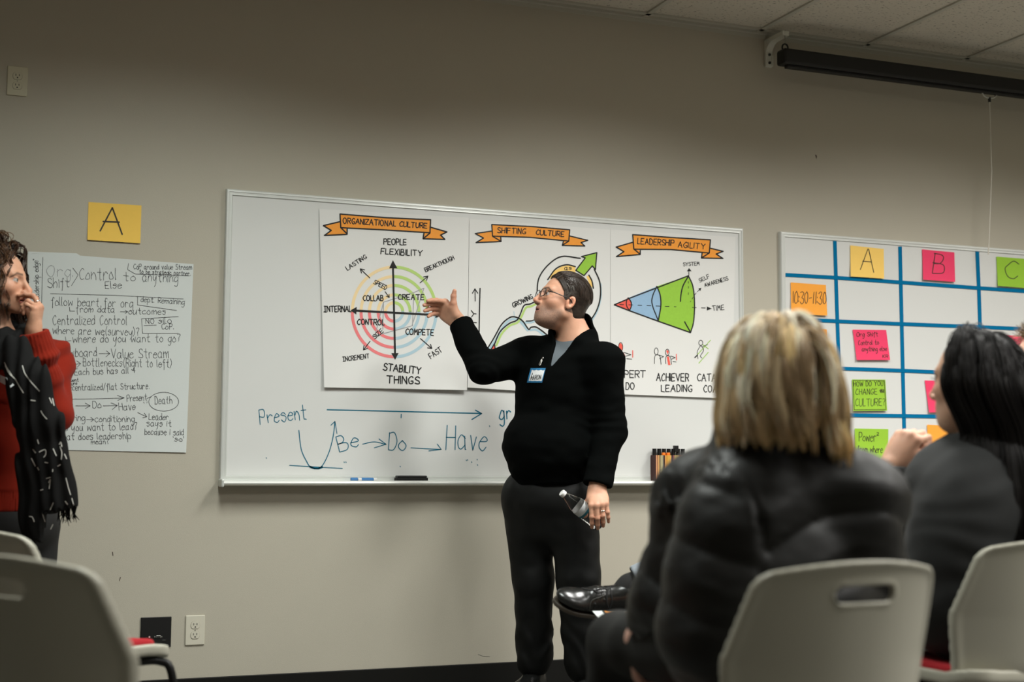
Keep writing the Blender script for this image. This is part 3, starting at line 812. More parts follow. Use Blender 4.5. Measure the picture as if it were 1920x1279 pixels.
# ---------------------------------------------------------------- wall plates
M_IVORY = mat('ivory_plastic', (0.60, 0.57, 0.42), 0.4)
M_WPLATE = mat('white_plastic', (0.66, 0.63, 0.52), 0.4)
M_DARK = mat('slot_dark', (0.01, 0.009, 0.008), 0.6)
def outlet(label, px, py, m, w=0.0755, h=0.117):
    c = W(px, py, 0); t = thing('power_outlet', label, 'outlet', (c[0], WALL_Y, c[2]-h/2))
    MB().box((c[0], WALL_Y-0.003, c[2]), (w, 0.006, h)).build('cover_plate', m, t, bevel=0.004)
    for s in (1, -1):
        zc = c[2]+s*0.0195
        prof = []
        for a in range(32):
            th = 2*math.pi*a/32; x = 0.0175*math.cos(th); z = max(-0.0138, min(0.0138, 0.0175*math.sin(th)))
            prof.append((c[0]+x, WALL_Y-0.006, zc+z))
        r = MB().prism(prof, (0, -0.0022, 0)).build('receptacle', m, t, bevel=0.0008)
        ring = MB().tube([(p[0], WALL_Y-0.0062, p[2]) for p in prof], 0.0007, 5, closed=True).build('receptacle_groove', mat('groove', (0.18, 0.17, 0.12), 0.6), r)
        sl = MB()
        for dx in (-0.0064, 0.0064): sl.box((c[0]+dx, WALL_Y-0.0083, zc+0.004), (0.0024, 0.001, 0.0082))
        sl.tube([(c[0], WALL_Y-0.0078, zc-0.0066), (c[0], WALL_Y-0.0088, zc-0.0066)], 0.0028, 10)
        sl.build('slots', M_DARK, r)
    MB().tube([(c[0], WALL_Y-0.0055, c[2]), (c[0], WALL_Y-0.0072, c[2])], 0.0025, 10).build('screw', mat('screw', (0.35, 0.33, 0.27), 0.4, metal=0.5), t)
    return t
outlet('ivory power outlet high on the wall at the upper left', 32.5, 152.5, M_IVORY)
outlet('white power outlet low on the wall beside the black plate', 365.5, 1181.5, M_WPLATE)
ca = W(264, 1158); cb = W(320, 1213)
t = thing('wall_plate', 'square black connection plate low on the wall', 'wall plate', ((ca[0]+cb[0])/2, WALL_Y, cb[2]))
pc = ((ca[0]+cb[0])/2, (ca[2]+cb[2])/2); pw, ph = cb[0]-ca[0], ca[2]-cb[2]
MB().box((pc[0], WALL_Y-0.003, pc[1]), (pw, 0.006, ph)).build('cover_plate', mat('black_plastic', (0.008, 0.008, 0.008), 0.45), t, bevel=0.002)
cq = conv(250, 1140, 12.8)
def wq(x, y, o=0.0065): return W(*cq([(x, y)])[0], o)
p = wq(600, 690); hd = MB()
hd.box((p[0], WALL_Y-0.0075, p[2]), (0.018, 0.004, 0.011)); hd.build('socket', mat('socket_metal', (0.5, 0.5, 0.47), 0.3, metal=0.8), t, bevel=0.002)
MB().box((p[0], WALL_Y-0.0098, p[2]-0.001), (0.014, 0.001, 0.006)).build('socket_hole', M_DARK, t)
for x in (515, 678):
    q = wq(x, 692); MB().tube([(q[0], WALL_Y-0.006, q[2]), (q[0], WALL_Y-0.0085, q[2])], 0.0028, 8).build('socket_screw', MATS['socket_metal'], t)
q = wq(386, 698); MB().tube([(q[0], WALL_Y-0.006, q[2]), (q[0], WALL_Y-0.0095, q[2])], 0.0036, 10).build('jack', mat('jack_pink', (0.7, 0.45, 0.45), 0.4), t)
q = wq(735, 772); r = wq(800, 883); MB().box((q[0], WALL_Y-0.0062, q[2]), (0.012, 0.0006, 0.0014)).box((r[0], WALL_Y-0.0062, r[2]), (0.012, 0.0006, 0.0016)).build('printed_marks', mat('print_grey', (0.16, 0.16, 0.15), 0.5), t)
# small chip in the paint
p = W(1530, 294); m = MB()
m.prism([(p[0]-0.006, WALL_Y-0.0004, p[2]+0.010), (p[0]+0.002, WALL_Y-0.0004, p[2]+0.009), (p[0]+0.005, WALL_Y-0.0004, p[2]+0.002), (p[0]+0.002, WALL_Y-0.0004, p[2]-0.012), (p[0]-0.001, WALL_Y-0.0004, p[2]-0.003)], (0, -0.0006, 0))
tag(m.build('wall_chip', mat('chip_dark', (0.10, 0.075, 0.06), 0.8)), 'small dark chip in the wall paint above the boards', 'mark')
for a, b, lb in (((226, 1082), (224, 1089), 'tiny dark scuff on the wall above the red seat'), ((211, 1035), (212, 1042), 'tiny dark scuff on the wall, the upper one above the grey chair back')):
    pa, pb = W(*a), W(*b)
    tag(MB().tube([(pa[0], WALL_Y-0.0004, pa[2]), (pb[0], WALL_Y-0.0004, pb[2])], 0.0015, 5).build('wall_chip', MATS['chip_dark']), lb, 'mark')
pts = [W(897, 1227), W(905, 1230), W(918, 1231)]
tag(MB().tube([(q[0], WALL_Y-0.0003, q[2]) for q in pts], 0.0012, 5).build('wall_scuff', mat('scuff', (0.3, 0.29, 0.25), 0.8)), 'thin curved scuff low on the wall left of the standing man', 'mark')

# ---------------------------------------------------------------- projection screen
M_SCREEN = mat('screen_case_black', (0.006, 0.006, 0.006), 0.5)
M_BRK = mat('bracket_grey', (0.66, 0.66, 0.58), 0.5)
sy = WALL_Y-0.155                      # screen axis distance from wall
def S(px, py): return W(px, py, WALL_Y-sy)
zt = S(1462, 92)[2]; zb = S(1462, 121)[2]; zr = S(1475, 128)[2]
xs0 = S(1463, 105)[0]; xs1 = xs0+2.6
t = thing('projection_screen', 'long black rolled-up projection screen hanging below the ceiling', 'projection screen', ((xs0+xs1)/2, sy, zb))
zc = (zt+zb)/2; hh = (zt-zb)
MB().box(((xs0+xs1)/2, sy, zc), (xs1-xs0, 0.075, hh)).build('case', M_SCREEN, t, bevel=0.012)
MB().box(((xs0+xs1)/2, sy, zr+0.008), (xs1-xs0-0.06, 0.03, 0.016)).box(((xs0+xs1)/2, sy, (zr+zb)/2+0.006), (xs1-xs0-0.08, 0.008, zb-zr+0.01)).build('bottom_bar', M_SCREEN, t, bevel=0.004)
hx = S(1472, 88)[0]
MB().tube([(hx+0.016*math.cos(a), sy, zt+0.010+0.018*math.sin(a)) for a in np.linspace(0, 2*math.pi, 20, endpoint=False)], 0.004, 6, closed=True).build('hanging_ring', M_SCREEN, t)
px = S(1855, 176)
M_CORD = mat('white_cord', (0.62, 0.60, 0.52), 0.6)
MB().tube([(px[0]+0.045*math.cos(a), sy, px[2]+0.004+0.026*math.sin(a)) for a in np.linspace(0, 2*math.pi, 24, endpoint=False)], 0.0042, 6, closed=True).build('pull_ring', mat('wire_grey', (0.55, 0.55, 0.5), 0.4, metal=0.5), t)
MB().tube([(px[0], sy, px[2]-0.018), (px[0], sy, px[2]-0.042)], 0.007, 8).build('cord_bead', M_SCREEN, t)
pe = S(1853, 470)
MB().tube([(px[0], sy, px[2]-0.04), (px[0]+0.002, sy, (px[2]+pe[2])/2), (pe[0], sy, pe[2]-0.02)], 0.003, 6).build('pull_cord', M_CORD, t)
# angle bracket on the wall carrying it
ba = W(1440, 127); bb = W(1440, 66)
bxm = W(1441, 100, 0.01)[0]; zt2 = CEIL_Z-0.035; zb2 = ba[2]
t = thing('screen_bracket', 'grey metal angle bracket holding the screen to the wall', 'bracket', (bxm, WALL_Y, zb2))
def bracket_body():
    out = []
    # side profile in (distance from wall, z): vertical leg then arm with a rounded inner corner
    A = [(0, zb2), (0.014, zb2), (0.014, zt2-0.08)]
    for a in np.linspace(180, 90, 8): A.append((0.07+0.056*math.cos(math.radians(a)), zt2-0.08+0.056*math.sin(math.radians(a))))
    A += [(0.165, zt2-0.022), (0.165, zt2), (0, zt2)]
    return A
pr = bracket_body()
MB().prism([(bxm-0.018, WALL_Y-d, z) for d, z in pr], (0.036, 0, 0)).build('bracket_body', M_BRK, t, bevel=0.002)
for sx in (-1, 1):
    MB().tube([(bxm+sx*0.018, WALL_Y-0.016, zb2+0.004), (bxm+sx*0.018, WALL_Y-0.016, zt2-0.08)], 0.0035, 6).build('edge_rib', M_BRK, t)
for z in (zb2+0.02, zt2-0.075):
    MB().tube([(bxm+0.002, WALL_Y-0.013, z), (bxm+0.002, WALL_Y-0.019, z)], 0.007, 8).build('bolt', mat('bolt_dark', (0.05, 0.05, 0.045), 0.4, metal=0.6), t)
MB().tube([(bxm, sy, zt2-0.01), (bxm+0.001, sy, zt2-0.05), (hx, sy, zt+0.026)], 0.0028, 6).build('hook', mat('hook_grey', (0.35, 0.35, 0.3), 0.4, metal=0.5), t)
# the far end bracket, outside the frame, that carries the other end
bx2 = xs1-0.05
t = thing('screen_bracket', 'grey metal angle bracket at the far end of the screen', 'bracket', (bx2, WALL_Y, zb2))
MB().prism([(bx2-0.016, WALL_Y-d, z) for d, z in pr], (0.032, 0, 0)).build('bracket_body', M_BRK, t, bevel=0.002)
MB().tube([(bx2, sy, zt2-0.01), (bx2, sy, zt+0.01)], 0.0028, 6).build('hook', MATS['hook_grey'], t)

# ---------------------------------------------------------------- implicit-surface modelling (figures, clothes, chair shells)
f32 = np.float32
def v3(*a): return np.array(a, float)
def smin(a, b, k):
    h = np.clip(0.5+0.5*(b-a)/k, 0, 1)
    return b*(1-h)+a*h-k*h*(1-h)
def smax(a, b, k): return -smin(-a, -b, k)
def sphere(Q, c, r): return np.linalg.norm(Q-np.asarray(c, f32), axis=1)-r
def cone(Q, a, b, ra, rb, flat=None):
    """round cone a->b; flat=(axis, factor) squashes the section along an axis"""
    a = np.asarray(a, float); b = np.asarray(b, float)
    d = (b-a); L2 = d@d+1e-12
    p = Q-a.astype(f32)
    t = np.clip((p@d.astype(f32))/f32(L2), 0, 1)
    w = p-t[:, None]*d.astype(f32)
    if flat is not None:
        ax = np.asarray(flat[0], f32); k = flat[1]
        w = w+np.outer(w@ax, ax)*f32(1/k-1)
        return (np.linalg.norm(w, axis=1)-(ra+(rb-ra)*t))*min(1, k*1.15)
    return np.linalg.norm(w, axis=1)-(ra+(rb-ra)*t)
def ell(Q, c, r, R=None):
    q = Q-np.asarray(c, f32)
    if R is not None: q = q@np.asarray(R, f32)
    r = np.asarray(r, f32)
    k0 = np.linalg.norm(q/r, axis=1); k1 = np.linalg.norm(q/(r*r), axis=1)
    return k0*(k0-1)/np.maximum(k1, 1e-6)
def rbox(Q, c, h, rad, R=None):
    q = Q-np.asarray(c, f32)
    if R is not None: q = q@np.asarray(R, f32)
    d = np.abs(q)-(np.asarray(h, f32)-rad)
    return np.linalg.norm(np.maximum(d, 0), axis=1)+np.minimum(d.max(1), 0)-rad
def vnoise(Q, s, seed=0):
    """smooth value noise in [-1,1]"""
    q = Q*f32(s)+f32(seed*17.3); i = np.floor(q).astype(np.int64); f = (q-i).astype(f32); f = f*f*(3-2*f)
    def hsh(a, b, c):
        n = (a*374761393+b*668265263+c*2147483647+seed*1274126177) & 0x7fffffff
        n = ((n ^ (n >> 13))*1274126177) & 0x7fffffff
        return ((n ^ (n >> 16)) & 0xffff).astype(f32)/f32(32767.5)-1
    o = 0
    for dx in (0, 1):
        for dy in (0, 1):
            for dz in (0, 1):
                w = (f[:, 0] if dx else 1-f[:, 0])*(f[:, 1] if dy else 1-f[:, 1])*(f[:, 2] if dz else 1-f[:, 2])
                o = o+w*hsh(i[:, 0]+dx, i[:, 1]+dy, i[:, 2]+dz)
    return o

class Shape:
    """groups of implicit pieces, each evaluated only near its bounding sphere"""
    def __init__(s): s.g = []; s.post = []
    def add(s, fn, c, r, k=0.02): s.g.append((fn, np.asarray(c, float), r, k)); return s
    def seg(s, a, b, ra, rb, k=0.02, flat=None, grow=0.0):
        a = np.asarray(a, float); b = np.asarray(b, float)
        return s.add(lambda Q: cone(Q, a, b, ra+grow, rb+grow, flat), (a+b)/2, np.linalg.norm(b-a)/2+max(ra, rb)+grow, k)
    def ell(s, c, r, R=None, k=0.02):
        return s.add(lambda Q: ell(Q, c, r, R), c, max(r), k)
    def cut(s, fn): s.post.append(fn); return s
    def eval_blocks(s, Q, ctr, rad):
        """Q (nb,m,3)"""
        nb, m, _ = Q.shape
        d = np.full((nb, m), 9.0, f32)
        for fn, c, r, k in s.g:
            sel = np.linalg.norm(ctr-c, axis=1) < r+rad+0.05+k
            if sel.any():
                q = Q[sel].reshape(-1, 3); e = fn(q).reshape(-1, m).astype(f32)
                o = d[sel]; far = o > 8
                d[sel] = np.where(far, e, smin(o, e, k)) if k > 0 else np.minimum(o, e)
        if s.post:
            sel = d.min(1) < 1.0
            if sel.any():
                q = Q[sel].reshape(-1, 3); e = d[sel].reshape(-1)
                for fn in s.post: e = fn(q, e)
                d[sel] = e.reshape(-1, m)
        return d
    def mesh(s, h, B=8):
        lo = np.min([c-r for _, c, r, _ in s.g], 0)-3*h; hi = np.max([c+r for _, c, r, _ in s.g], 0)+3*h
        nb = np.ceil((hi-lo)/(B*h)).astype(int)
        I = np.stack(np.meshgrid(*[np.arange(n) for n in nb], indexing='ij'), -1).reshape(-1, 3)
        ctr = lo+(I+0.5)*B*h; rad = B*h*0.87
        keep = np.zeros(len(I), bool)
        for j in range(0, len(I), 200000):
            dc = s.eval_blocks(ctr[j:j+200000, None, :].astype(f32), ctr[j:j+200000], rad)[:, 0]
            keep[j:j+200000] = np.abs(dc) < rad*1.45+0.012
        I = I[keep]; ctr = ctr[keep]
        g = np.stack(np.meshgrid(*[np.arange(B+1)]*3, indexing='ij'), -1).reshape(-1, 3)
        N = nb*B+2
        VI = []; VP = []; FX = []
        for j in range(0, len(I), 1500):
            Ib = I[j:j+1500]
            Q = (lo+(Ib[:, None, :]*B+g[None])*h).astype(f32)
            D = s.eval_blocks(Q, ctr[j:j+1500], rad).reshape(-1, B+1, B+1, B+1)
            S = D < 0
            c8 = [S[:, x:x+B, y:y+B, z:z+B] for x in (0, 1) for y in (0, 1) for z in (0, 1)]
            cnt = sum(c.astype(np.int8) for c in c8)
            b, x, y, z = np.nonzero((cnt > 0) & (cnt < 8))
            if not len(b): continue
            d8 = {(p, q, r): D[b, x+p, y+q, z+r] for p in (0, 1) for q in (0, 1) for r in (0, 1)}
            acc = np.zeros((len(b), 3)); n = np.zeros(len(b))
            for ax in range(3):
                for p in (0, 1):
                    for q in (0, 1):
                        a = [0, 0, 0]; o = [i for i in range(3) if i != ax]; a[o[0]] = p; a[o[1]] = q
                        e = list(a); e[ax] = 1
                        da, db = d8[tuple(a)], d8[tuple(e)]
                        m = (da < 0) != (db < 0)
                        t = np.where(m, da/np.where(m, da-db, 1), 0)
                        pt = np.tile(np.array(a, float), (len(b), 1)); pt[:, ax] = t
                        acc += pt*m[:, None]; n += m
            cell = Ib[b]*B+np.stack([x, y, z], 1)
            VI.append((cell[:, 0]*N[1]+cell[:, 1])*N[2]+cell[:, 2]); VP.append(lo+(cell+acc/n[:, None])*h)
            for ax in range(3):
                e = [0, 0, 0]; e[ax] = 1
                m = (d8[(0, 0, 0)] < 0) != (d8[tuple(e)] < 0)
                if m.any():
                    FX.append((ax, cell[m], (d8[(0, 0, 0)] < 0)[m]))
        ids = np.concatenate(VI); pos = np.concatenate(VP)
        od = np.argsort(ids); ids = ids[od]; pos = pos[od]
        F = []
        for ax, cell, neg in FX:
            u, w = [(1, 2), (2, 0), (0, 1)][ax]
            q = []
            for du, dw in ((0, 0), (-1, 0), (-1, -1), (0, -1)):
                c = cell.copy(); c[:, u] += du; c[:, w] += dw
                k = (c[:, 0]*N[1]+c[:, 1])*N[2]+c[:, 2]
                ix = np.clip(np.searchsorted(ids, k), 0, len(ids)-1); ok = ids[ix] == k
                q.append(np.where(ok, ix, -1))
            q = np.stack(q, 1); good = (q >= 0).all(1)
            q = np.where(neg[:, None], q, q[:, ::-1])[good]
            F.append(q)
        F = np.concatenate(F)
        return pos, F

def relax(V, F, it=1, w=0.5):
    """light smoothing of a quad mesh"""
    n = len(V)
    e = np.concatenate([F[:, [0, 1]], F[:, [1, 2]], F[:, [2, 3]], F[:, [3, 0]]])
    for _ in range(it):
        s = np.zeros_like(V); c = np.zeros(n)
        for k in range(3):
            s[:, k] = np.bincount(e[:, 0], V[e[:, 1], k], n)+np.bincount(e[:, 1], V[e[:, 0], k], n)
        c = np.bincount(e[:, 0], minlength=n)+np.bincount(e[:, 1], minlength=n)
        V = V*(1-w)+w*s/np.maximum(c, 1)[:, None]
    return V
def shape_obj(name, sh, h, m, parent=None, loc=None, it=1, colfn=None):
    V, F = sh.mesh(h)
    if it: V = relax(V, F, it)
    return mk(name, V, F, m, parent, loc, smooth=True, cols=None if colfn is None else colfn(V))

def frame(x, zhint):
    """columns: x forward, y left, z up"""
    x = nrm(x); y = nrm(np.cross(zhint, x)); z = np.cross(x, y)
    return np.stack([x, y, z], 1)
def HV(r, f, u=0.0): return RH*r+FH*f+UZ*u     # direction in the camera's level frame

# ---------------------------------------------------------------- heads
class Head:
    """c: point between the eyes' level and the ears (head centre); R columns forward,left,up; s scale (1 = 0.23 m head)"""
    def __init__(s, c, R, s_=1.0, mouth=0.0, male=True, fat=0.0, nose=1.0):
        s.c = np.asarray(c, float); s.R = np.asarray(R, float); s.s = s_; s.mouth = mouth; s.male = male; s.fat = fat; s.nose = nose
    def loc(s, V): return (np.asarray(V)-s.c)@s.R/s.s
    def wld(s, q): return np.asarray(q, float)@s.R.T*s.s+s.c
    def sdf(s, Q):
        q = ((Q-s.c.astype(f32))@s.R.astype(f32))/f32(s.s)
        ft = s.fat
        a = np.abs(q[:, 1]); qm = np.stack([q[:, 0], a, q[:, 2]], 1)
        d = ell(q, (-0.012, 0, 0.030), (0.097, 0.0755, 0.086))
        d = smin(d, ell(q, (0.030, 0, -0.028), (0.062, 0.061+ft*0.3, 0.082)), 0.03)
        jr = 0.020 if s.male else 0.016
        d = smin(d, cone(qm, (-0.002, 0.048+ft*0.4, -0.062), (0.066, 0.014, -0.101), jr+ft, jr-0.002+ft*0.6), 0.028)
        d = smin(d, sphere(q, (0.074, 0, -0.103), 0.0165 if s.male else 0.014), 0.018)
        if ft > 0: d = smin(d, ell(q, (0.030, 0, -0.103), (0.05, 0.045, 0.028+ft)), 0.03)
        d = smin(d, ell(qm, (0.050, 0.040, -0.030), (0.030, 0.026, 0.024)), 0.02)
        d = smin(d, cone(qm, (0.083, 0.006, 0.017), (0.070, 0.040, 0.019), 0.0125 if s.male else 0.010, 0.011), 0.016)
        d = smin(d, ell(q, (0.070, 0, -0.068), (0.028, 0.033, 0.030)), 0.02)       # mouth barrel
        n = s.nose
        d = smin(d, cone(q, (0.090, 0, 0.006), (0.1085+0.004*n, 0, -0.035), 0.0080, 0.0118*n), 0.012)
        d = smin(d, sphere(q, (0.1105+0.004*n, 0, -0.039), 0.0118*n), 0.008)
        d = smin(d, ell(qm, (0.101, 0.0125, -0.044), (0.011, 0.0085, 0.0085)), 0.006)
        # sockets, eyeballs, lids
        d = smax(d, -ell(qm, (0.097, 0.034, -0.001), (0.017, 0.020, 0.012)), 0.012)
        e = sphere(qm, (0.0745, 0.0325, -0.002), 0.0128)
        lid = np.maximum(sphere(qm, (0.0745, 0.0325, -0.002), 0.0142), np.minimum(0.0030-q[:, 2], q[:, 2]+0.0085))
        d = np.minimum(smin(d, lid, 0.004), e)
        # lips
        up = cone(qm, (0.0955, 0.0, -0.0665), (0.083, 0.0225, -0.0715), 0.0062, 0.0022)
        lw = cone(qm, (0.0925, 0.0, -0.0795-s.mouth), (0.082, 0.020, -0.0735), 0.0070, 0.0022)
        d = smin(d, np.minimum(up, lw), 0.005)
        d = smax(d, -ell(q, (0.098, 0, -0.0728-s.mouth*0.5), (0.022, 0.021, 0.0012+s.mouth*0.55)), 0.0025)
        # nostrils, philtrum
        d = smax(d, -ell(qm, (0.104, 0.0085, -0.0515), (0.005, 0.0035, 0.005)), 0.003)
        # ears
        er = ell(qm, (-0.012, 0.079, -0.014), (0.0185, 0.0085, 0.031), np.array([[0.94, 0.2, -0.26], [-0.22, 0.975, 0], [0.26, 0.05, 0.965]]))
        er = smax(er, -ell(qm, (-0.010, 0.0875, -0.011), (0.0110, 0.0095, 0.0190)), 0.003)
        er = smin(er, ell(qm, (0.001, 0.078, -0.016), (0.005, 0.006, 0.009)), 0.004)
        d = smin(d, er, 0.006)
        return d*s.s
    def add(s, sh, k=0.02): sh.add(s.sdf, s.c, 0.16*s.s, k)
    def colours(s, V, skin, lip, stubble=None, hairc=(0.02, 0.012, 0.008), cap=None, iris=(0.05, 0.05, 0.04), flush=0.10, brow=True):
        q = s.loc(V); n = len(V)
        C = np.tile(np.asarray(skin, float), (n, 1))
        nz = vnoise(V.astype(f32), 60, 3)[:, None]*0.05+vnoise(V.astype(f32), 260, 4)[:, None]*0.04
        C = C*(1+nz)
        r2 = np.linalg.norm(q, axis=1) < 0.17
        a = np.abs(q[:, 1])
        def blend(mask, col):
            nonlocal C
            m = np.clip(mask, 0, 1)[:, None]*r2[:, None]; C = C*(1-m)+np.asarray(col)*m
        red = np.array([1.12, 0.80, 0.74])*np.asarray(skin)
        g = lambda c, r: np.exp(-((q[:, 0]-c[0])**2+(a-c[1])**2+(q[:, 2]-c[2])**2)/r**2)
        blend(flush*3*g((0.07, 0.045, -0.035), 0.032), red); blend(flush*6*g((0.118, 0, -0.038), 0.016), red); blend(flush*7*g((-0.012, 0.085, -0.005), 0.03), red)
        if stubble is not None:
            m = np.clip((-0.045-q[:, 2])/0.02, 0, 1)*np.clip((q[:, 0]+0.005)/0.02, 0, 1)*np.clip((0.02+q[:, 2]+0.135)/0.03, 0, 1)
            m = m*(1-1.0*g((0.09, 0.0, -0.073), 0.018)); blend(m*stubble[3]*(0.8+0.4*vnoise(V.astype(f32), 900, 8)), stubble[:3])
        lm = (np.abs(q[:, 2]+0.0735+s.mouth*0.3) < 0.0125+s.mouth*0.5)*(a < 0.0235)*(q[:, 0] > 0.080+a*0.12)
        lm = lm*np.clip((0.0125+s.mouth*0.5-np.abs(q[:, 2]+0.0735+s.mouth*0.3)-a*0.28)/0.003, 0, 1)
        blend(lm*1.0, lip)
        blend(((np.abs(q[:, 2]+0.0728+s.mouth*0.5) < 0.0012+s.mouth*0.5)*(a < 0.02)*(q[:, 0] < 0.094)*(q[:, 0] > 0.07)).astype(float)*0.9, (0.03, 0.008, 0.006))
        if brow:
            bz = 0.0215+0.10*(a-0.02)-2.2*np.maximum(0, a-0.036)**1.2
            blend(np.clip((0.0052-np.abs(q[:, 2]-bz))/0.002, 0, 1)*(a > 0.010)*(a < 0.054)*(q[:, 0] > 0.05)*0.75, hairc)
        ec = np.stack([q[:, 0]-0.0745, a-0.0325, q[:, 2]+0.002], 1); er = np.linalg.norm(ec, axis=1)
        eye = (er < 0.01335)*(q[:, 2] < 0.0036)*(q[:, 2] > -0.009)*(q[:, 0] > 0.072)
        blend(eye.astype(float), (0.46, 0.42, 0.39))
        ir = np.hypot(ec[:, 1], ec[:, 2]); blend(eye*(ir < 0.0058), iris); blend(eye*(ir < 0.0026), (0.004, 0.004, 0.004))
        blend(((er < 0.0150)*(er > 0.0125)*(np.abs(q[:, 2]-0.0035) < 0.0014)*(q[:, 0] > 0.07)).astype(float)*0.8, (0.02, 0.012, 0.01))
        if cap is not None: blend(cap(q), hairc)
        return np.clip(C, 0, 1)

# ---------------------------------------------------------------- hands
def rot(v, ax, a):
    v = np.asarray(v, float); ax = nrm(ax); c, s = math.cos(a), math.sin(a)
    return v*c+np.cross(ax, v)*s+ax*(ax@v)*(1-c)
class Hand:
    """wrist point, ex finger direction, ey thumb side, ez back of the hand; curls: 4 x (mcp, pip, dip) degrees; spread degrees"""
    def __init__(s, w, ex, ey, curls, thumb, spread=(6, 1, -4, -10), sc=1.0, fat=1.0):
        ex = nrm(ex); ey = nrm(np.asarray(ey)-ex*(ex@np.asarray(ey))); s.w = np.asarray(w, float); s.sc = sc
        # ez: back of hand; handedness follows from ey, given by caller through ez sign
        s.ex, s.ey = ex, ey; s.curls = curls; s.thumb = thumb; s.spread = spread; s.fat = fat
    def setup(s, ez):
        ez = np.asarray(ez, float); s.ez = nrm(ez-s.ex*(s.ex@ez)-s.ey*(s.ey@ez))
        L = [(0.043, 0.026, 0.022), (0.048, 0.030, 0.023), (0.044, 0.028, 0.023), (0.034, 0.021, 0.020)]
        M = [(0.088, 0.029, 0.0), (0.092, 0.0095, 0.003), (0.087, -0.010, 0.002), (0.079, -0.0275, -0.003)]
        R = [(0.0098, 0.0088, 0.0080, 0.0068), (0.0100, 0.0090, 0.0081, 0.0068), (0.0096, 0.0086, 0.0078, 0.0066), (0.0086, 0.0076, 0.0068, 0.0060)]
        s.fingers = []
        for i in range(4):
            p = s.pt(*M[i]); d = rot(s.ex, np.cross(s.ex, s.ey), math.radians(s.spread[i]))
            ax = np.cross(d, -s.ez); pts = [p]
            for j in range(3):
                d = rot(d, ax, math.radians(s.curls[i][j]))
                p = p+d*L[i][j]*s.sc; pts.append(p)
            s.fingers.append((pts, [r*s.sc*s.fat for r in R[i]]))
        s.mcp = [s.pt(*m) for m in M]
        tp = [s.pt(*t) for t in s.thumb]
        s.fingers.append((tp, [x*s.sc*s.fat for x in (0.0150, 0.0118, 0.0102, 0.0076)][:len(tp)]))
        return s
    def pt(s, x, y, z): return s.w+(s.ex*x+s.ey*y+s.ez*z)*s.sc
    def sdf(s, Q):
        sc = s.sc*s.fat
        d = None
        for i, m in enumerate(s.mcp):
            a = s.pt(0.004, (0.014, 0.005, -0.006, -0.015)[i], 0)
            e = cone(Q, a, m, 0.0165*sc, (0.0115, 0.012, 0.0115, 0.0105)[i]*sc)
            d = e if d is None else smin(d, e, 0.012)
        d = smin(d, ell(Q, s.pt(0.05, 0.0, -0.004), np.array([0.045, 0.036, 0.014])*sc, np.stack([s.ex, s.ey, s.ez], 1)), 0.012)
        # heel pads
        d = smin(d, cone(Q, s.pt(0.016, 0.022, -0.008), s.pt(0.050, 0.034, -0.010), 0.016*sc, 0.012*sc), 0.012)
        d = smin(d, cone(Q, s.pt(0.014, -0.018, -0.008), s.pt(0.058, -0.026, -0.007), 0.014*sc, 0.010*sc), 0.012)
        fs = None
        for pts, rr in s.fingers:
            f = None
            for j in range(len(pts)-1):
                e = cone(Q, pts[j], pts[j+1], rr[j], rr[j+1])
                f = e if f is None else smin(f, e, 0.0035)
            for j in range(1, len(pts)-1):      # knuckle swell
                f = smin(f, sphere(Q, pts[j], rr[j]*1.06), 0.003)
            fs = f if fs is None else np.minimum(fs, f)
        return smin(d, fs, 0.007)
    def add(s, sh, k=0.012): sh.add(s.sdf, s.pt(0.085, 0, 0), 0.14*s.sc, k)
    def tint(s, V, C, skin):
        """redder knuckles and fingertips, paler nails"""
        red = np.array([1.05, 0.72, 0.66])*np.asarray(skin)
        for pts, rr in s.fingers:
            for j in (1, 2, len(pts)-1):
                if j < len(pts):
                    m = np.exp(-np.sum((V-pts[j])**2, 1)/(rr[min(j, len(rr)-1)]*1.3)**2)[:, None]*0.45
                    C = C*(1-m)+red*m
        for p in s.mcp:
            m = np.exp(-np.sum((V-p)**2, 1)/(0.012)**2)[:, None]*0.35; C = C*(1-m)+red*m
        return C

# ---------------------------------------------------------------- hair
def tubes(paths, rads, cols, n=4):
    """many strands -> one mesh; paths (N,m,3), rads (m,) or (N,m), cols (N,3) or (N,m,3)"""
    paths = np.asarray(paths, float); N, m, _ = paths.shape
    T = np.gradient(paths, axis=1); T /= np.linalg.norm(T, axis=2, keepdims=True)+1e-9
    a = np.zeros_like(T); a[..., 2] = 1; par = np.abs(T[..., 2]) > 0.92; a[par] = (1, 0, 0)
    # keep the reference constant along each strand
    a[:] = a[:, m//2:m//2+1, :]
    u = np.cross(T, a); u /= np.linalg.norm(u, axis=2, keepdims=True)+1e-9; w = np.cross(T, u)
    rads = np.broadcast_to(np.asarray(rads, float), (N, m))
    V = np.stack([paths+rads[..., None]*(math.cos(2*math.pi*k/n)*u+math.sin(2*math.pi*k/n)*w) for k in range(n)], 2)   # N,m,n,3
    idx = np.arange(N*m*n).reshape(N, m, n)
    A = idx[:, :-1, :]; Bq = np.roll(idx, -1, 2)[:, :-1, :]; Cq = np.roll(idx, -1, 2)[:, 1:, :]; Dq = idx[:, 1:, :]
    F = np.stack([A, Bq, Cq, Dq], -1).reshape(-1, 4)
    cols = np.asarray(cols, float)
    if cols.ndim == 2: cols = np.repeat(cols[:, None, :], m, 1)
    C = np.repeat(cols[:, :, None, :], n, 2).reshape(-1, 3)
    return V.reshape(-1, 3), F, C
